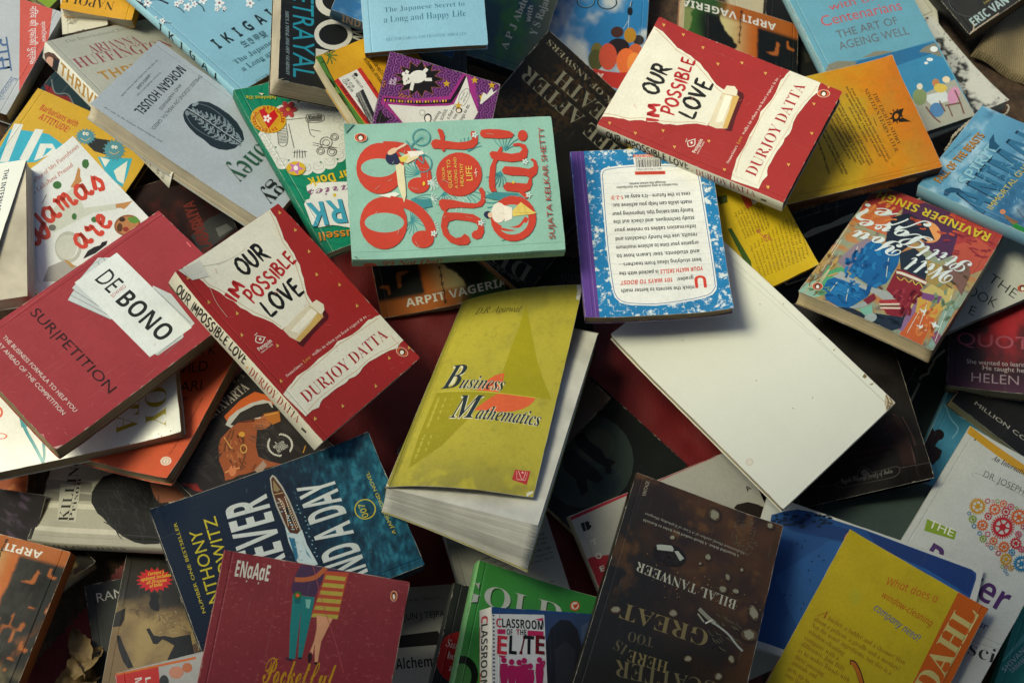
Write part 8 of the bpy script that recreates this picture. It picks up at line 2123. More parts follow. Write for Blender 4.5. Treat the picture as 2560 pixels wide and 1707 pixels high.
make_book((-59.0, 119.6, 168.2, 1.6461, 0.1061, -0.0569, 131.7, 190.1, 15.9), 'paperback_book', 'teal health book with large red ornate lettering, topmost at centre', 'front_cover', 'L', '6d9f8e', 'b8a888', 'satin', 'cx 1.5;lift 0 1 50 4.2;lift 1 1 37 2.5', parse("""b 8fbfb1
l c8dcd6 0.70 32.9 140.4 26.9 151.5 25.3 159.8
l c8dcd6 0.70 32.9 140.4 29.2 152.3 29.4 160.7
l c8dcd6 0.70 32.9 140.4 31.7 152.7 33.5 160.9
l c8dcd6 0.70 32.9 140.4 34.2 152.7 37.7 160.4
l c8dcd6 0.70 32.9 140.4 36.7 152.2 41.7 159.2
l c8dcd6 0.70 32.9 140.4 39 151.3 45.4 157.2
l c8dcd6 0.70 32.9 140.4 41.2 150 48.7 154.7
l 3f8f97 0.77 35 135.9 45.6 135.1 52.5 132.7
l 3f8f97 0.77 35 135.9 45.1 132.5 51 128.4
l 3f8f97 0.77 35 135.9 43.8 130.1 48.3 124.8
l 3f8f97 0.77 35 135.9 41.8 128.2 44.7 121.9
l 3f8f97 0.77 35 135.9 39.4 126.8 40.3 120.1
l 3f8f97 0.77 35 135.9 36.6 126.1 35.5 119.5
l 3f8f97 0.77 35 135.9 33.7 126.2 30.7 120.1
l 3f8f97 0.77 35 135.9 30.9 127 26.3 121.9
l 3f8f97 0.70 35 134.8 28.1 131.7 22.9 130.9
l 3f8f97 0.70 35 134.8 27.4 133.8 22.1 134.6
l 3f8f97 0.70 35 134.8 27.4 136.1 22.6 138.3
l 3f8f97 0.70 35 134.8 28.1 138.2 24.3 141.7
l 3f8f97 0.70 35 134.8 29.5 140 27 144.3
l 3f8f97 0.70 35 134.8 31.5 141.2 30.5 146.1
l 3f8f97 0.85 55.1 134.5 58.6 123.7 58.7 116.1
l 3f8f97 0.85 55.1 134.5 56.1 123.3 54.4 115.9
l 3f8f97 0.85 55.1 134.5 53.6 123.4 50.3 116.5
l 3f8f97 0.85 55.1 134.5 51.2 124 46.3 118
l 3f8f97 0.85 55.1 134.5 48.9 125.1 42.8 120.1
l 3f8f97 0.85 55.1 134.5 46.9 126.5 39.7 122.9
l c8dcd6 0.71 87 126.7 91.2 135.7 95.9 140.8
l c8dcd6 0.71 87 126.7 93.8 134.2 100 137.8
l c8dcd6 0.71 87 126.7 96 132 103.1 133.8
l c8dcd6 0.71 87 126.7 97.3 129.4 104.8 129.2
l c8dcd6 0.71 87 126.7 97.8 126.5 105 124.4
l c8dcd6 0.71 87 126.7 97.4 123.7 103.7 119.8
l c8dcd6 0.71 87 126.7 96.1 121.1 100.9 115.7
l 3f8f97 0.64 79.7 125 77.1 132.7 77.1 138.1
l 3f8f97 0.64 79.7 125 79.1 132.9 80.4 138.2
l 3f8f97 0.64 79.7 125 81.1 132.8 83.7 137.6
l 3f8f97 0.64 79.7 125 83 132.2 86.8 136.3
l 3f8f97 0.64 79.7 125 84.7 131.3 89.5 134.4
l 3f8f97 0.64 79.7 125 86.2 130 91.7 132
l 3f8f97 0.64 79.7 125 87.3 128.4 93.2 129.3
l c8dcd6 0.64 58.8 93.5 56.4 84 52.8 78.2
l c8dcd6 0.64 58.8 93.5 53.2 85.3 47.7 81
l c8dcd6 0.64 58.8 93.5 50.5 87.5 43.8 85.1
l c8dcd6 0.64 58.8 93.5 48.8 90.4 41.5 90.1
l c8dcd6 0.64 58.8 93.5 48.1 93.5 41.1 95.5
l c8dcd6 0.64 58.8 93.5 48.5 96.7 42.5 100.6
l c8dcd6 0.64 58.8 93.5 50.1 99.6 45.6 105
l c8dcd6 0.64 58.8 93.5 52.5 101.8 50.2 108.2
l c8dcd6 0.64 58.8 93.5 55.6 103.1 55.6 109.9
l 3f8f97 0.71 60.6 104.4 57.2 97.2 53.5 93.2
l 3f8f97 0.71 60.6 104.4 54.5 99 49.4 96.6
l 3f8f97 0.71 60.6 104.4 52.7 101.6 46.9 101.2
l 3f8f97 0.71 60.6 104.4 52 104.5 46.4 106.2
l 3f8f97 0.71 60.6 104.4 52.6 107.5 48 110.9
l 3f8f97 0.71 60.6 104.4 54.3 110 51.4 114.7
l 3f8f97 0.65 99.1 79.2 106 83.8 111.7 85.5
l 3f8f97 0.65 99.1 79.2 107.3 81.7 113.3 81.8
l 3f8f97 0.65 99.1 79.2 107.8 79.4 113.7 77.9
l 3f8f97 0.65 99.1 79.2 107.6 77.1 112.8 74.1
l 3f8f97 0.65 99.1 79.2 106.7 74.9 110.9 70.8
l 3f8f97 0.65 99.1 79.2 105.1 73.2 107.9 68.1
l 3f8f97 0.65 99.1 79.2 103.1 71.9 104.2 66.4
l 3f8f97 0.71 59.6 85.8 65.6 78.1 68 72.1
l 3f8f97 0.71 59.6 85.8 62.5 76.8 62.5 70.4
l 3f8f97 0.71 59.6 85.8 59.1 76.5 56.7 70.6
l 3f8f97 0.71 59.6 85.8 55.7 77.4 51.3 72.7
l 3f8f97 0.71 59.6 85.8 52.8 79.2 46.9 76.3
l 3f8f97 0.71 59.6 85.8 50.7 81.9 44 81
l 3f8f97 0.65 98.6 45.7 106 52.7 112.5 55.9
l 3f8f97 0.65 98.6 45.7 108.2 50.1 115.5 51.2
l 3f8f97 0.65 98.6 45.7 109.4 47 116.9 45.9
l 3f8f97 0.65 98.6 45.7 109.5 43.8 116.3 40.6
l 3f8f97 0.65 98.6 45.7 108.4 40.8 114 35.8
l 3f8f97 0.65 98.6 45.7 106.4 38.2 110 32
l 3f8f97 0.65 98.6 45.7 103.6 36.5 105 29.6
l 3f8f97 0.93 50.4 48.9 44.9 59.2 43.4 66.8
l 3f8f97 0.93 50.4 48.9 47.8 60.1 48.5 67.7
l 3f8f97 0.93 50.4 48.9 51 60.2 53.8 67.3
l 3f8f97 0.93 50.4 48.9 54.1 59.5 58.9 65.7
l 3f8f97 0.93 50.4 48.9 57 58.1 63.4 62.9
l 3f8f97 0.78 22.5 38.2 14.4 48.6 11.3 56.8
l 3f8f97 0.78 22.5 38.2 16.9 49.9 15.7 58.4
l 3f8f97 0.78 22.5 38.2 19.7 50.6 20.5 59.1
l 3f8f97 0.78 22.5 38.2 22.6 50.8 25.3 58.8
l 3f8f97 0.78 22.5 38.2 25.5 50.3 30.1 57.6
l 3f8f97 0.78 22.5 38.2 28.2 49.3 34.5 55.4
l 3f8f97 0.78 22.5 38.2 30.7 47.8 38.3 52.4
l 3f8f97 0.65 78.2 52 69.9 48.4 63.6 47.6
l 3f8f97 0.65 78.2 52 69 50.6 62.7 51.3
l 3f8f97 0.65 78.2 52 68.8 52.8 62.8 55.1
l 3f8f97 0.65 78.2 52 69.3 55 64 58.6
l 3f8f97 0.65 78.2 52 70.3 57 66.2 61.7
l 3f8f97 0.65 78.2 52 71.9 58.7 69.2 64.2
l 3f8f97 0.65 78.2 52 73.9 59.9 72.8 65.8
l c8dcd6 0.98 27 117.9 30.5 115.7 32.4 113.6
l c8dcd6 0.98 27 117.9 29.3 114.6 30.1 112
l c8dcd6 0.98 27 117.9 27.6 114 27.2 111.4
l c8dcd6 0.98 27 117.9 25.9 114.2 24.4 111.9
l c8dcd6 0.98 27 117.9 24.3 115 21.9 113.5
l c8dcd6 0.98 27 117.9 23.2 116.2 20.4 115.9
l c8dcd6 1.00 69.5 114.8 73.5 113.1 75.7 111.3
l c8dcd6 1.00 69.5 114.8 72 111.4 72.9 108.8
l c8dcd6 1.00 69.5 114.8 69.7 110.8 69 108.2
l c8dcd6 1.00 69.5 114.8 67.4 111.3 65.3 109.5
l c8dcd6 1.00 69.5 114.8 65.8 112.9 62.9 112.4
l c8dcd6 1.00 69.5 114.8 65.2 115.1 62.5 116.1
l c8dcd6 0.85 54 115.9 57.6 115.6 59.9 114.8
l c8dcd6 0.85 54 115.9 57 113.9 58.4 112.1
l c8dcd6 0.85 54 115.9 55.4 112.8 55.6 110.6
l c8dcd6 0.85 54 115.9 53.4 112.7 52.3 110.7
l c8dcd6 0.85 54 115.9 51.6 113.6 49.5 112.5
l c8dcd6 0.85 29.3 75.1 31.9 73.4 33.3 71.7
l c8dcd6 0.85 29.3 75.1 30.7 72.4 31.1 70.4
l c8dcd6 0.85 29.3 75.1 29.1 72.1 28.4 70.2
l c8dcd6 0.85 29.3 75.1 27.5 72.6 25.9 71.4
l c8dcd6 0.85 29.3 75.1 26.4 73.8 24.3 73.5
p 3a8890 52.8 136.8 54.8 129 54.1 117 46.9 115.9 45.2 127.5
p 3a8890 54 70.8 58.1 59.3 55.8 38.4 49.4 31.2 49.6 55.6
p dfe4da 60.2 163.6 62.9 148.1 60.3 143.9 57.1 150.7
e c43f2d 86.8 159.8 -1.1 -21.3 -25.2 1.6 0
e 8bb8aa 87.2 161.1 -0.8 -15.9 -9.2 0.6 0
l c43f2d 9.53 108.6 155.7 106.4 139.4 97.3 127.4 84.1 120.2 70.3 119.3
e c43f2d 68.2 126.7 -0.5 -9.7 -7.8 0.6 0
e c43f2d 33.8 160.2 -1.2 -20.9 -24.9 1.6 0
e 8bb8aa 34 159.4 -1 -17.4 -9.4 0.6 0
l c43f2d 9.04 54.9 153.4 50 137 40.6 126 29 119.6 18.2 119.1
e c43f2d 16.6 126.7 -0.6 -9.8 -8.2 0.6 0
p c43f2d 108.7 112.7 112 110.9 113.1 108.1 111.4 101.1 108.8 88.6 109.2 79.4 111.1 74.8 116.7 75.9 119.8 74.7 119 71.6 112.9 69.5 106.5 70.4 102.4 74.6 101.1 82.9 102.5 97.1 103.7 110.9
p c43f2d 122.4 105.8 123.7 103.8 121.8 100.9 115.8 99.4 108.9 100.8 101.3 100.2 99.8 101.7 101.3 103.3 110.8 103.5 117.5 104.5
e c43f2d 77.1 89.6 -1.1 -20.7 -21.6 1.7 0
p c43f2d 63.6 70.6 59.1 67.8 48.9 68.2 44.7 71.9 43.4 79.8 44.8 92.2 44.3 101.3 41.5 105 43.5 108.2 48.6 109.9 52.8 109.4 53.7 106.2 52.5 97.8 49 85.6 47.8 76.3 50.8 72.3 55.9 71.5 60.7 73.3
p c43f2d 42.8 105.2 35.9 108.2 27.7 109.9 19.2 108.2 12.2 102.6 9 95.1 9.2 87.6 11.9 84.6 16.8 85.8 19.8 89.2 16.7 92.6 16.1 97.6 20.2 102.6 26.5 104.4 31.9 102.4 33.4 96.2 31.2 83.9 28.9 78.2 25.4 76.6 22.5 77.8 21.7 80.8 19.1 83.1 15.8 82.7 13.7 79.2 14.9 74.4 20.5 71.6 27.2 71.8 33.7 74.4 37.7 80.3 39.9 92.6 40.6 101.9
p c43f2d 117.7 67.2 120.4 65.4 120.8 59 120 49.4 117.8 40 114.4 36.2 110.9 38.7 110.5 48.7 112.2 64.5 114.5 67
e c43f2d 112.6 28.5 -0.2 -4.5 -5.7 0.5 0
p c43f2d 96.1 60.6 98.4 58.1 97 49.9 94.7 40.5 95.7 32.8 99.1 29.9 102.3 32.7 102.3 37.9 104.7 38.3 105.5 33.2 103.4 26.9 97.8 25.1 90.9 26.5 87.2 31.7 86.5 41.3 88.6 52.2 91.2 59
p c43f2d 101.9 50.4 102.8 48.4 99.3 48.3 92.5 50.9 85.5 55.4 72.2 57.5 61.9 58.1 58.5 57 58.1 62.1 62.2 63.7 70.8 63.3 82.7 61 91.8 56.4
p c43f2d 79 50.9 82.7 47.7 81.3 35.4 78.9 26.1 81.3 21.4 85.4 21.3 88 23.9 89.4 21.9 87 18.8 80.4 17.5 73.6 19.3 69.4 24.8 72.3 29.9 73.3 42.5 75.5 49.6
p c43f2d 63.6 50.7 66.8 47.5 65.6 36.9 64.5 29.1 69.2 27 71.8 24.2 63.6 24.5 58.2 27.1 56.1 32.4 51.8 28.4 49.6 31.1 56.7 37.7 58.5 48.6 60.9 50.6
e c43f2d 31.7 44.4 -1.1 -20.5 -21.7 2 0
e 8bb8aa 30.7 45.5 -0.8 -14.7 -14.4 1.3 0
l c43f2d 4.22 38.5 63.6 26.6 60.9 21.8 50.4 23.6 39.2 31.7 32.2
l 8bb8aa 2.26 24.6 55.6 21.2 41 26.7 34.2
e c8dcd8 86.1 27 -0.1 -1.3 -0.9 0.1 0
e c8dcd8 84.5 28.2 -1.4 -0.3 -0.2 0.8 0
e c8dcd8 85.2 30 -0.8 1.2 0.8 0.4 0
e c8dcd8 87.3 29.8 0.9 1 0.7 -0.6 0
e c8dcd8 87.8 27.9 1.4 -0.5 -0.3 -0.8 0
e 5fa5a5 86.2 28.6 -0 -0.7 -0.7 0.1 0
e c8dcd8 53.4 26.9 -0.1 -1.3 -0.9 0.1 0
e c8dcd8 51.8 28.2 -1.4 -0.3 -0.2 0.8 0
e c8dcd8 52.6 29.9 -0.8 1.2 0.8 0.4 0
e c8dcd8 54.6 29.7 0.9 1 0.7 -0.6 0
e c8dcd8 55.1 27.9 1.4 -0.5 -0.3 -0.8 0
e 5fa5a5 53.5 28.5 -0 -0.7 -0.7 0.1 0
e c8dcd8 70.1 114.5 -0.1 -1.3 -0.9 0.1 0
e c8dcd8 68.5 115.7 -1.4 -0.3 -0.2 0.8 0
e c8dcd8 69.2 117.4 -0.8 1.1 0.8 0.4 0
e c8dcd8 71.3 117.3 0.9 1 0.7 -0.6 0
e c8dcd8 71.8 115.4 1.4 -0.5 -0.3 -0.8 0
e 5fa5a5 70.2 116.1 -0 -0.7 -0.7 0.1 0
e c8dcd8 21.3 115 -0.1 -1.3 -0.9 0.1 0
e c8dcd8 19.7 116.2 -1.4 -0.3 -0.2 0.8 0
e c8dcd8 20.4 117.9 -0.8 1.1 0.8 0.4 0
e c8dcd8 22.4 117.8 0.9 1 0.7 -0.5 0
e c8dcd8 22.9 116 1.3 -0.5 -0.3 -0.8 0
e 5fa5a5 21.4 116.6 -0 -0.7 -0.7 0.1 0
e c8dcd8 115.3 70.6 -0.1 -1.3 -0.9 0.1 0
e c8dcd8 113.6 71.8 -1.4 -0.3 -0.3 0.8 0
e c8dcd8 114.4 73.6 -0.8 1.2 0.8 0.4 0
e c8dcd8 116.4 73.4 0.9 1 0.7 -0.6 0
e c8dcd8 117 71.6 1.4 -0.5 -0.3 -0.8 0
e 5fa5a5 115.3 72.2 -0 -0.7 -0.7 0.1 0
e c8dcd8 28.9 72.4 -0.1 -1.3 -0.9 0.1 0
e c8dcd8 27.3 73.6 -1.4 -0.3 -0.2 0.8 0
e c8dcd8 28 75.3 -0.8 1.1 0.8 0.4 0
e c8dcd8 30 75.2 0.9 1 0.7 -0.6 0
e c8dcd8 30.6 73.4 1.3 -0.5 -0.3 -0.8 0
e 5fa5a5 29 74 -0 -0.7 -0.7 0.1 0
e 3f8f97 115.5 120.8 -0.4 -8.3 -8.8 0.6 0.89
e 3f8f97 89.1 121 -0.4 -7.9 -9 0.7 0.89
l 5fa5a5 0.23 115.8 128.5 115.1 113
l 5fa5a5 0.23 119 127.7 111.9 113.9
l 5fa5a5 0.23 121.6 125.8 109.3 115.7
l 5fa5a5 0.23 123.3 123.2 107.7 118.4
l 5fa5a5 0.23 123.8 120.2 107.2 121.4
l 5fa5a5 0.23 123 117.3 108 124.3
l 5fa5a5 0.23 121 114.9 109.9 126.7
l 5fa5a5 0.23 118.3 113.4 112.6 128.2
l 3f8f97 1.05 115.5 120.8 105.4 130.9 89.1 121 101.3 122.4 105.4 130.9
l 3f8f97 1.05 112.9 134.8 105.4 130.9
p dcd0a8 93.9 143.3 98.4 138 100.5 131.3 98.9 123.6 95.3 125 89.8 135.3
p e6e2d8 101.9 134.5 101.8 121.2 98.7 119.2 95.7 131.6
p dcd6b0 88 145.9 91.5 143.5 87.6 138.2 80.4 138.7 70.8 138.3 58.9 138.6 51.8 140.7 68.7 145
e 23284a 96 148.7 -0.3 -5.7 -6.6 0.4 0
e 23284a 92.7 144.5 -0.1 -2.7 -3.6 0.2 0
e e0c0a0 102.6 147.7 2.5 -4.5 -2.4 -1.1 0
l e4c8b0 2.08 103.7 145.4 109.2 135.1
p d8c850 96.3 142.6 97 133.7 92.3 136.3 91.3 140.7
e e4ddd0 37.7 57.2 -0.4 -6.6 -9.7 0.9 0
p e0c868 38.8 44.9 46.7 36.4 37.2 26.2 35.8 23 34.8 26.5 33.5 44.9
e 23284a 36.5 67.2 -0.2 -3.5 -3.3 0.3 0
e ddb89a 35.8 65.1 -0.1 -2 -2.6 0.2 0
p eae4d8 44.6 52.1 41.8 44.7 31.2 45.6 28.6 52.5
l b89830 0.34 42.7 40.1 34.9 37.5
l b89830 0.34 44.2 34.4 34.6 32
l b89830 0.34 36.9 42.9 36 26.3
e e0c030 69.3 121.9 -0.1 -1.1 -2.1 0.2 0
e e0c030 66.2 41.4 -0.1 -1.1 -1.4 0.1 0
t e6c45a~s~YOUR~71.5 102.3 84.5 102.1 2.4
t e6c45a~s~GUIDE TO~63.7 96.5 91.4 96.5 3.3
t e6c45a~s~A LONG AND~62.9 91.6 93.6 90.8 2.6
t e6c45a~s~HEALTHY~65 86.2 87.2 85.2 3.1
t e6c45a~s~LIFE~69.9 78 84.4 77.6 5.5
l ecd8c8 0.46 73.4 74.6 76.4 74.2 77.3 76 77.9 72.9 78.8 74.7 81.8 73.7
t a83a2c~s~SUJATA KELKAR SHETTY~10.4 8.9 120.1 8.6 5.1
e e8dcc8 117.6 175.4 -0.3 -5.8 -4.4 0.3 0
e c8583a 117.6 175.4 -0.3 -5.4 -4.1 0.2 0
e 1a1614 117.6 175.4 -0.1 -2.9 -3.1 0.2 0
e ece6da 117 175.5 -0.1 -1.9 -2.2 0.1 0
p 6f9e92 132.3 189.5 132.2 182.3 122.5 188.4
k a4cabc 58.8 94.2 -5.1 -94.3 -66.6 5.3 -2.6 -5.7 0.25 26 1.2
p 6a9a8e 133.4 189.5 133.4 180.1 122 188.9
k 3a4a46 2.5 190.7 -0.3 -4.6 -4.9 0.3 -1.7 -1.4 0.47 8 0.8"""), parse("""b 6d9f8e
t a03c2c~sbi~99 Not Out!~26.9 -0.4 79.4 -0.6 12.8
e a8503c 15.6 3.2 6 -0 0 -4.9 0
t 55857a~s~YOUR GUIDE TO A LONG AND HEALTHY LIFE~84.3 -0.1 107.9 1.2 6.2
t 3f6a60~s~SUJATA KELKAR SHETTY~115.7 4.3 171.7 5.8 7.4"""))
make_book((-485.4, 74.9, 120.7, 0.1213, -0.0036, -0.1760, 113.3, 138.0, 16.9), 'paperback_book', 'white book with a half-open cover at the left edge', 'front_cover', 'L', 'd0d4ce', 'cbc4b2', 'clean', '', parse("""b e2e6df
t 22364a~b~THE INTERNATIONAL~95.6 130.1 102.3 67.8 4.1"""), [], warp=half_open(113.3, 138.0))
make_book((-352.3, -12.0, 134.7, -0.8069, -0.0684, 0.0066, 126.6, 208.9, 20.3), 'paperback_book', 'red book with a fan of white name cards', 'front_cover', 'L', '96242f', '9a8a6a', 'satin', 'cx 2;lift 1 1 62 6.8;lift 1 0 37 3.4', parse("""b 9a353d
p c3ccce 21.6 93.3 18.2 100.4 9.2 124.4 8.6 134 62 113.7 60.1 108
p c3ccce 14.4 103.4 4.4 138.7 15.2 151.2 60.9 119.8 59.9 111.4
p c3ccce 57.6 155.5 74.5 161.8 109.3 158.3 111 142.1 72.5 142
p c3ccce 67.2 154.4 94.7 154.4 113.2 142.9 112.6 115.7 103 111.8
l 6a7276 0.44 22.2 93.5 60.3 107.9
l 6a7276 0.44 18.5 97.9 58.9 110.3
l 6a7276 0.45 15.2 102.5 59 112.2
l 6a7276 0.45 11.2 126.7 44.9 114.3
l 6a7276 0.46 7.8 136 40 123.4
l 6a7276 0.46 7.4 142.2 32.5 133.4
l 6a7276 0.45 60.7 154.4 107.3 156
l 6a7276 0.45 59.3 152.8 97.9 149
l 6a7276 0.44 111.8 115.6 111 142.1
l 6a7276 0.44 115.8 120.9 113.2 142.9
p dbe3e3 11.4 108.3 11 153.9 110.8 154.1 109.5 109.7
t 1d2222~s~DE~20.4 122.3 39.6 122.9 16.7
t 1d2222~b~BONO~48.9 121.6 104.8 125.4 16.9
t a83a32~s~EDWARD~44.8 122.9 44 138.1 3.3
t 2a1214~s~SUR|PETITION~10.7 61.9 113.8 63.2 8.7
t dccfca~s~THE BUSINESS FORMULA TO HELP YOU~14.8 31.3 108.7 32.1 3.5
t dccfca~s~STAY AHEAD OF THE COMPETITION~11.4 24.3 104.5 23.5 3.5
l c85a62 0.47 4.5 208.8 1.5 127.8 5.8 35.8
l d86a70 1.17 42.4 205.6 48.7 205.2
l d8808a 0.93 107.8 1.9 114.8 -1.7 118.5 -0.9
p c8a8a0 123.2 0.3 126.3 7.7 126.5 1.5
k c45a64 93 81.1 60.6 67.9 44.2 -35.3 -0.4 5.2 0.26 24 0.9
k b8505a 98.1 2.7 19.5 21.5 13 -10 3.2 0.4 0.64 8 0.5"""), [])
make_book((-192.0, -0.3, 135.3, 0.8078, -0.0507, 0.3442, 130.5, 189.0, 20.3), 'paperback_book', 'red torn-paper romance left of centre, tilted to show its white spine', 'front_cover', 'L', 'dedcc8', '5a4830', 'satin', 'cy 2;lift 0 1 56 6.8;lift 1 0 50 3.4', rescale(romance_cover, 0.978, 0.971) + parse("""l c8c4b4 0.34 18.9 174 17.8 163.5 12.7 148.8 11.1 133.1
l c8c4b4 0.35 72.8 172.4 55.8 172.1 37.9 175.4
l c8c4b4 0.34 9.1 188.3 23.6 182.1 41.5 174.5
p cfd0c6 3.5 189.2 23.3 186.5 27.7 186.5 24.3 170.4 8.6 175.3
l e2e2d8 0.68 26.8 187.1 24.7 170.8 25.6 162.4
p d4d4c8 86.4 204.2 113.5 203.2 113.2 193.1 95.4 194.2
l c86a64 0.37 123.6 32.3 123.4 20.6 127.6 13.1
l c06058 0.34 37.1 4 39.4 -6.3 42.5 -12.9
l c05850 0.56 1 50.7 -0.2 -1.4
e 8a8078 142.6 164.5 0.9 -0.6 -0.6 -0.6 0
k c46a64 69.6 22.8 48.3 -35.3 -25.2 -24.3 1.2 -3 0.27 22 0.8"""), rescale(romance_spine, 0.971, 1.188))
make_book((-186.8, -326.5, 158.3, -0.1662, 0.2471, -0.0368, 145.5, 196.0, 13.5), 'paperback_book', 'maroon book with a couple drawn from the waist down at the bottom', 'front_cover', 'L', 'a83c46', '8a7a60', 'satin', 'cy 2;lift 0 1 37 3.4;lift 1 1 50 5.1', parse("""g cloth
t d2d2c8~bc~ENgAgE~11.2 177.6 37.4 177.9 12.3
p 46304f 59.5 194.7 68.9 195.8 79.5 195.7 97.8 195.7 97.1 189.6 93.1 185.1 77.8 184.4 74.9 172.1 57.2 172.2 55.7 175.9 56.9 185.6
l b0603a 3.57 57.2 182.8 64.5 183.9 72.5 187.3 77.2 192.9 79.4 196
p 1c7a7c 57.8 171.4 75 172 75 159.3 74 125.2 71.1 124.7 66.2 161.6 69.1 124 64.5 123 60.6 147.5
p 7ab8b0 68.2 169.5 72.5 169.8 72.5 162.7 70 163.2
p 14606a 60.2 169.1 64.9 169.4 64.8 165.2 60.5 164.9
p b04a34 78.8 193.2 97.4 195.2 96.8 185.8 96 172.3 95.5 159.2 84.6 159 75.1 159.8 76.6 170.9 78.5 180.8
p b0a048 80.6 190.2 95.8 191.3 95.4 188.1 79.7 187
p b0a048 79.6 184.1 95.7 185.4 95.4 182.2 78.8 180.9
p b0a048 78.7 178 95.7 179.5 95.4 176.3 77.9 174.8
p b0a048 77.7 172 95.7 173.6 95.3 170.4 76.9 168.8
p b0a048 76.8 165.9 95.6 167.7 95.3 164.5 76 162.8
p b0a048 75.9 159.9 95.6 161.8 95.3 158.6 75 156.8
p d69c78 79.1 159.2 91.5 158.1 89.2 150.4 86.2 140 86.3 133 86.5 123.7 84.4 123.3 81.6 137.8 81.8 129.4 79.2 130.7 80.8 139.6 80.9 149
p 2a1820 78.1 128.8 80.5 131.1 81.7 125.7 80.3 122.2 78.9 123.8
p 2a1820 83.8 123.7 86.7 124.6 87.2 122.1 84.1 122.2
p 1e2030 61.5 123.8 67.3 123.3 67.1 121.6 62.7 122.4
p 1e2030 71 125.3 73.9 125.8 74 124.4 71.3 123.8
e 2c6a30 61.7 171.3 3 0.5 0.5 -2.8 0
e d8603a 61.7 171.3 1.5 0.3 0.3 -1.3 0
t b8881e~sc~Pocketful~47.8 102.5 102.4 106.5 19.2
e e8dcc8 135 183.2 2.7 0.5 0.7 -4 0
e c06228 135 183.2 2.5 0.4 0.7 -3.7 0
e 1a1614 135 183.2 1.4 0.2 0.5 -2.9 0
e ece6da 135.1 182.7 0.9 0.1 0.4 -2 0
l b05058 0.47 68.8 196.3 80.3 171.6 87.8 157.7 98 139.6 107.5 119.6
l a84850 0.29 35.5 238.6 43.9 192 47.3 164.1
k b0545c 80.7 169.7 65.4 11 10.5 -54.6 2.5 -2.9 0.24 26 0.8"""), parse("""b a83c46
t d8d4c8~b~ENGAGE~18.7 65 24.9 58.7 59.2
t c8962a~sc~Pocketful O’ Stories~30.3 47.5 77.3 70.9 40.8
e e8dcc8 9.8 26 -0.3 -21.5 3.8 -8.3 0
e c8502a 9.8 26 -0.3 -20 3.6 -7.7 0
e 1a1614 9.8 26 -0.2 -10.6 2.8 -6 0
e ece6da 10.2 25.1 -0.1 -6.8 1.9 -4.1 0
t d8d0c4~b~DURJOY~84.7 80.9 100.1 83.4 26.9"""))
textbook = make_book((-14.3, -64.3, 101.7, -0.3192, -0.3535, -0.0757, 134.6, 235.2, 25.4), 'textbook', 'thick worn yellow-green mathematics textbook with a lifted front cover', 'front_cover', 'L', '8a8630', 'cfd0c8', 'satin', '', parse("""b c6ccc8"""), [], lid=False, wedge=swollen(134.6, 235.2, 25.4))
make_book((514.1, -296.5, 11.9, -0.4920, -0.0155, -0.0035, 100.9, 120.9, 12.0), 'paperback_book', 'teal book with white capitals in the bottom right corner', 'front_cover', 'L', '2c8476', 'c8bfa4', 'satin', '', parse("""b 3a9c8c
l 6cc0b0 4.69 -17.3 26 13.6 94.6
t c4dcd4~b~SHIVANGI~5.8 51.2 21.6 89 4.5
t c4dcd4~b~TANAMANIAN~12.6 53.5 28.3 88 4.3"""), [])
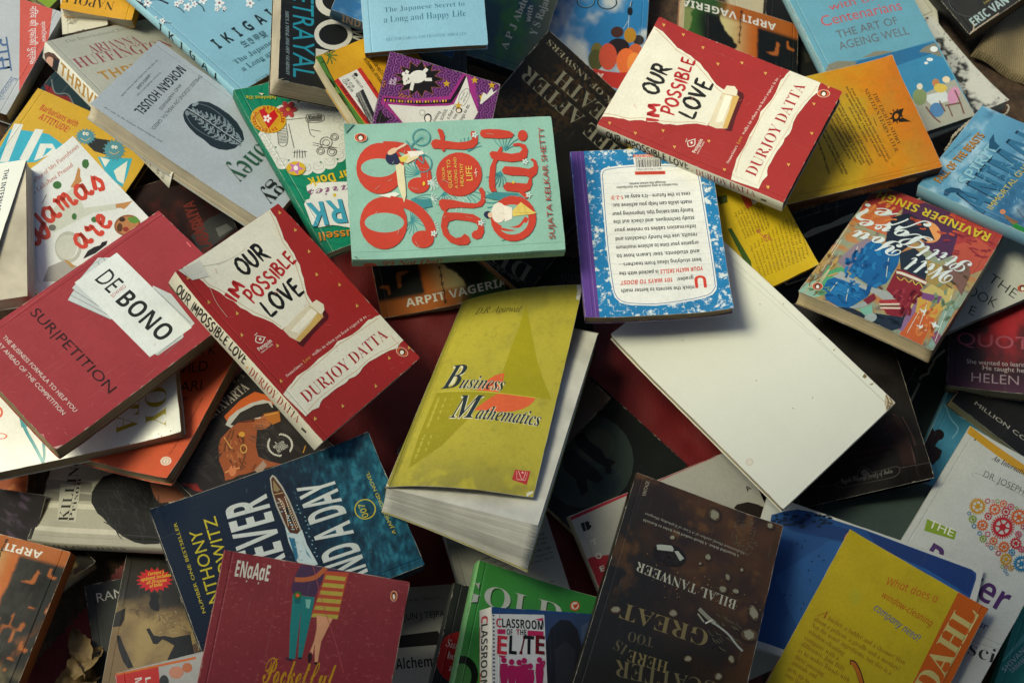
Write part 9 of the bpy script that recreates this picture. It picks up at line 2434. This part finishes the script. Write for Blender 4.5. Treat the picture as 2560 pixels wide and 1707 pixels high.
# the textbook's front cover stands off its leaves: hinged on the spine edge, four corners in world mm
def lifted_cover(cs, w, h, prims, root):
    c = np.array(cs); nr = np.cross(c[1] - c[0], c[3] - c[0]); nr /= np.linalg.norm(nr); M = np.array(root.matrix_world.inverted())
    def W(v):
        u, q = v[:, 0:1] / w, v[:, 1:2] / h
        p = (c[0] * (1 - u) + c[1] * u) * (1 - q) + (c[3] * (1 - u) + c[2] * u) * q + nr * (v[:, 2:3] + 7 * np.sin(math.pi * u ** .8) + 3 * np.sin(6 * q + 1) * u * u)
        p = p * .001 @ M[:3, :3].T + M[:3, 3]; return p * 1000 + (w / 2, h / 2, 0)
    sheet('front_cover', prims, w, h, 0, MAT['satin'], root, None, W, .4, random.Random(3), 'b4b4aa')
bpy.context.view_layer.update()
lifted_cover([[-116.1, -150.2, 126.5], [7.3, -163.7, 142.7], [72.9, 68.2, 82.5], [-39.5, 60.3, 54.7]], 135.0, 225.0, parse("""g olive
p 9a9220 12.9 104.1 75.5 101 61.3 83.2 38.3 42.4 14.9 18.7 12.3 55.8
p a0981c 76.1 204.5 89.9 174.4 104.1 142.3 116 120.1 129.8 98.9 73.2 101 73.7 122.7 74.4 152.5 76.7 176
p d8633a 53.5 103.9 55.6 109.4 60.2 114.9 67.3 121 76 124 76.9 115.4 77.1 108.4 75.3 101.9
p d8633a 75.7 100.5 113.9 98.7 113.1 95 109.8 90 104.2 85.6 97 82.6 88.3 80.8 76.7 80.4 64.4 81.2 57 81.3 64.2 89.8 69.8 95.7
l c4bc48 0.75 14.5 105.2 75.5 101 113.9 98.9
t d8d4b0~sbiO~B~15.8 108.3 35.4 108.1 27.6
t d8d4b0~sbiO~usiness~34.4 107.1 79.5 103.9 14.4
t d8d4b0~sbiO~M~35.7 73.2 62.8 72.8 25.2
t d8d4b0~sbiO~athematics~61 72 124.4 69.3 14.2
t 27343a~sbi~B~15.8 108.3 35.4 108.1 27.6
t 27343a~sbi~usiness~34.4 107.1 79.5 103.9 14.4
t 27343a~sbi~M~35.7 73.2 62.8 72.8 25.2
t 27343a~sbi~athematics~61 72 124.4 69.3 14.2
t 30301c~si~D.R. Agarwal~21.4 199.9 72.4 194.8 7.6
p b8363a 112.5 23.4 126.9 23.5 126.4 10.5 112 13.6
l e0b0a0 0.62 115.8 22.7 121.4 14.7 122.9 22.6
l e0b0a0 0.61 116.4 14.4 123.9 14.4
e e0b0a0 120 21.4 1 0.1 0.3 -1 0
l e0a898 0.42 114.4 22.1 116.4 14.4
l e0a898 0.41 124.5 22.1 124.2 14.4
p d8d6c4 128.5 -0.2 128.2 3 129.9 4.5 133.8 5.8 133.8 3.6 130.7 1.4 129.8 -1.5
p d8d6c4 136.8 40.7 137.8 41.8 138.7 39.7
p e2e2da 127.7 223 129.6 225 135 224.6 137.5 217 140.5 209.7 135.3 206.9 130.5 208.4 130.1 216.6
l a8a89c 0.61 129.8 212.4 134.1 214.2 137.5 216.6
l 6a661e 0.88 -2.3 182.1 -1.2 116.6 3.8 8.7 0.6 1.5
l 8a8632 0.72 1.6 192.2 5 14.6
p d0ccb0 -0.7 1.4 0 4 3.6 0.5"""), textbook)
# ================================================================ what lies round and on the books
# red woven tarpaulin under the lower half of the heap
TL_ = np.array([(-0.3318, -0.172), (-0.4271, -0.3006), (0.2279, -0.3597), (0.2771, 0.1216), (-0.2163, 0.1639)])
def in_poly(x, y, P):
    r = np.zeros(len(x), bool); n = len(P)
    for i in range(n):
        (x1, y1), (x2, y2) = P[i], P[(i + 1) % n]; c = (y1 > y) != (y2 > y); r ^= c & (x < (x2 - x1) * (y - y1) / (y2 - y1 + 1e-12) + x1)
    return r
tarp = grid_object('red_tarpaulin', TL_[:, 0].min(), TL_[:, 1].min(), TL_[:, 0].max(), TL_[:, 1].max(), 220, 200, lambda x, y: .006 + .016 * (fbm(x * 1000, y * 1000 + 40 * fbm(x * 1000, y * 1000, 120, 2), 70, 5, 3) - .5), woven_material('ribbed_red_cloth', '420a0d', '92151b', 200, 420, .55, .35), lambda x, y: in_poly(x, y, TL_))
tarp['label'] = 'red ribbed tarpaulin spread under the lower left of the books'; tarp['category'] = 'tarpaulin'
# beige ribbed sack at the top right corner
Q = [(0.5583, 0.4199, 0.014), (0.6434, 0.3772, 0.006), (0.7323, 0.4838, 0.01), (0.6282, 0.5178, 0.03)]
def patch(name, Q, nu, nv, mat, bulge):
    a, b, c, d = [np.array(q) for q in Q]; V = []
    for j in range(nv + 1):
        for i in range(nu + 1):
            u, v = i / nu, j / nv; p = (a * (1 - u) + b * u) * (1 - v) + (d * (1 - u) + c * u) * v; e = min(u, 1 - u, v, 1 - v); V.append((p[0], p[1], p[2] + bulge * (1 - math.exp(-e * 14)) + .003 * math.sin(u * 9 + v * 5)))
    F = [(j * (nu + 1) + i, j * (nu + 1) + i + 1, (j + 1) * (nu + 1) + i + 1, (j + 1) * (nu + 1) + i) for j in range(nv) for i in range(nu)]; n = len(V)
    ring = [i for i in range(nu + 1)] + [(j + 1) * (nu + 1) - 1 for j in range(1, nv + 1)] + [nv * (nu + 1) + i for i in range(nu - 1, -1, -1)] + [j * (nu + 1) for j in range(nv - 1, 0, -1)]
    V += [(V[i][0], V[i][1], V[i][2] - .012) for i in ring]; m = len(ring); F += [(ring[k], n + k, n + (k + 1) % m, ring[(k + 1) % m]) for k in range(m)]
    return to_mesh(name, V, F, np.ones((len(V), 3)) * .5, None, mat, None, True)
sack = patch('jute_sack', Q, 40, 40, woven_material('coarse_jute', '6a5c40', 'b8a880', 140, 220, .9, .9), .008)
sack['label'] = 'folded beige ribbed sack on the soil beside the battered black thriller'; sack['category'] = 'sack'
# twine tied round the blue fantasy book
def tube(strands, rad, mat, name, turns=0, ph=0):
    V = []; F = []
    for pts in strands:
        p = np.array(pts, float); q = [p[0]]
        for i in range(len(p) - 1):
            a, b, c, d = p[max(i - 1, 0)], p[i], p[i + 1], p[min(i + 2, len(p) - 1)]
            for t in np.linspace(0, 1, 9)[1:]: q.append(.5 * (2 * b + (c - a) * t + (2 * a - 5 * b + 4 * c - d) * t * t + (3 * b - a - 3 * c + d) * t ** 3))
        q = np.array(q)
        for ply in (0, 1):
            n0 = len(V)
            for i, c in enumerate(q):
                tg = q[min(i + 1, len(q) - 1)] - q[max(i - 1, 0)]; tg /= np.linalg.norm(tg); s = np.cross(tg, (0, 0, 1)); s /= np.linalg.norm(s) + 1e-9; up = np.cross(s, tg); a = i * 1.1 + ply * math.pi; cc = c + rad * .55 * (s * math.cos(a) + up * math.sin(a))
                for k in range(6): t = k * math.pi / 3; V.append(tuple(cc + rad * .62 * (s * math.cos(t) + up * math.sin(t))))
            for i in range(len(q) - 1):
                for k in range(6): F.append((n0 + i * 6 + k, n0 + i * 6 + (k + 1) % 6, n0 + (i + 1) * 6 + (k + 1) % 6, n0 + (i + 1) * 6 + k))
    return to_mesh(name, V, F, np.ones((len(V), 3)) * .5, None, mat, None, True)
tm, tnt, tb = principled('twine_fibre'); tz = N(tnt, 'ShaderNodeTexNoise', i_Scale=900, i_Detail=3); tr = N(tnt, 'ShaderNodeValToRGB'); tr.color_ramp.elements[0].color = (.16, .14, .10, 1); tr.color_ramp.elements[1].color = (.52, .48, .38, 1); tnt.links.new(tz.outputs[0], tr.inputs[0]); tnt.links.new(tr.outputs[0], tb.inputs['Base Color']); tb.inputs['Roughness'].default_value = .9
tw = tube([[(0.4615, 0.2376, 0.086), (0.4667, 0.2445, 0.092), (0.4676, 0.2487, 0.096), (0.4752, 0.2556, 0.101), (0.4859, 0.264, 0.104), (0.5007, 0.2696, 0.103), (0.5177, 0.2738, 0.1), (0.5303, 0.2792, 0.097), (0.5383, 0.29, 0.092), (0.5422, 0.2993, 0.084)], [(0.466, 0.2458, 0.097), (0.477, 0.256, 0.103), (0.4886, 0.2614, 0.106), (0.5, 0.2659, 0.106), (0.5144, 0.2658, 0.104), (0.5257, 0.2633, 0.102), (0.54, 0.2593, 0.099)]], .0011, tm, 'twine')
tw['label'] = 'grey twine looped over the top of the blue fantasy book'; tw['category'] = 'twine'
# dry curled leaves on the tarpaulin
lm, lnt, lb = principled('dry_leaf'); lz = N(lnt, 'ShaderNodeTexNoise', i_Scale=120, i_Detail=5); lr = N(lnt, 'ShaderNodeValToRGB'); lr.color_ramp.elements[0].color = (.10, .06, .02, 1); lr.color_ramp.elements[1].color = (.38, .27, .12, 1); ltc = N(lnt, 'ShaderNodeTexCoord'); lnt.links.new(ltc.outputs['Object'], lz.inputs['Vector']); lnt.links.new(lz.outputs[0], lr.inputs[0]); lnt.links.new(lr.outputs[0], lb.inputs['Base Color']); lb.inputs['Roughness'].default_value = .7
def leaf(loc, yaw, L, W, curl, tilt, label):
    V = []; nu, nv = 16, 8; rg = random.Random(label)
    for i in range(nu + 1):
        u = i / nu; half = W * .5 * math.sin(math.pi * min(1, u * .96 + .04)) ** .8 * (1 + .12 * rg.uniform(-1, 1))
        for j in range(nv + 1):
            v = j / nv * 2 - 1; th = curl * v; y = half * math.sin(th) / max(curl, .01); z = half * (1 - math.cos(th)) / max(curl, .01) + .006 * math.sin(u * 5 + v) + .10 * L * (u - .5) ** 2 * 4
            V.append((L * (u - .5), y, z + .0015 * rg.uniform(-1, 1)))
    F = [(i * (nv + 1) + j, (i + 1) * (nv + 1) + j, (i + 1) * (nv + 1) + j + 1, i * (nv + 1) + j + 1) for i in range(nu) for j in range(nv)]
    o = to_mesh('dry_leaf', V, F, np.ones((len(V), 3)) * .4, None, lm, None, True); o.location = loc; o.rotation_euler = (tilt, .2, yaw); o['label'] = label; o['category'] = 'leaf'; o['group'] = 'dry leaves on the red tarpaulin'
leaf((-0.3714, -0.2674, 0.016), 1.85, .052, .022, 1.3, .5, 'slender curled dry leaf, uppermost of the leaves beside the map book')
leaf((-0.3621, -0.2755, 0.02), .9, .036, .028, .9, -.3, 'broad yellowish dry leaf touching the grey book with thin capitals')
leaf((-0.369, -0.2878, 0.014), .5, .048, .030, 1.0, .2, 'brown dry leaf nearest the bottom edge')
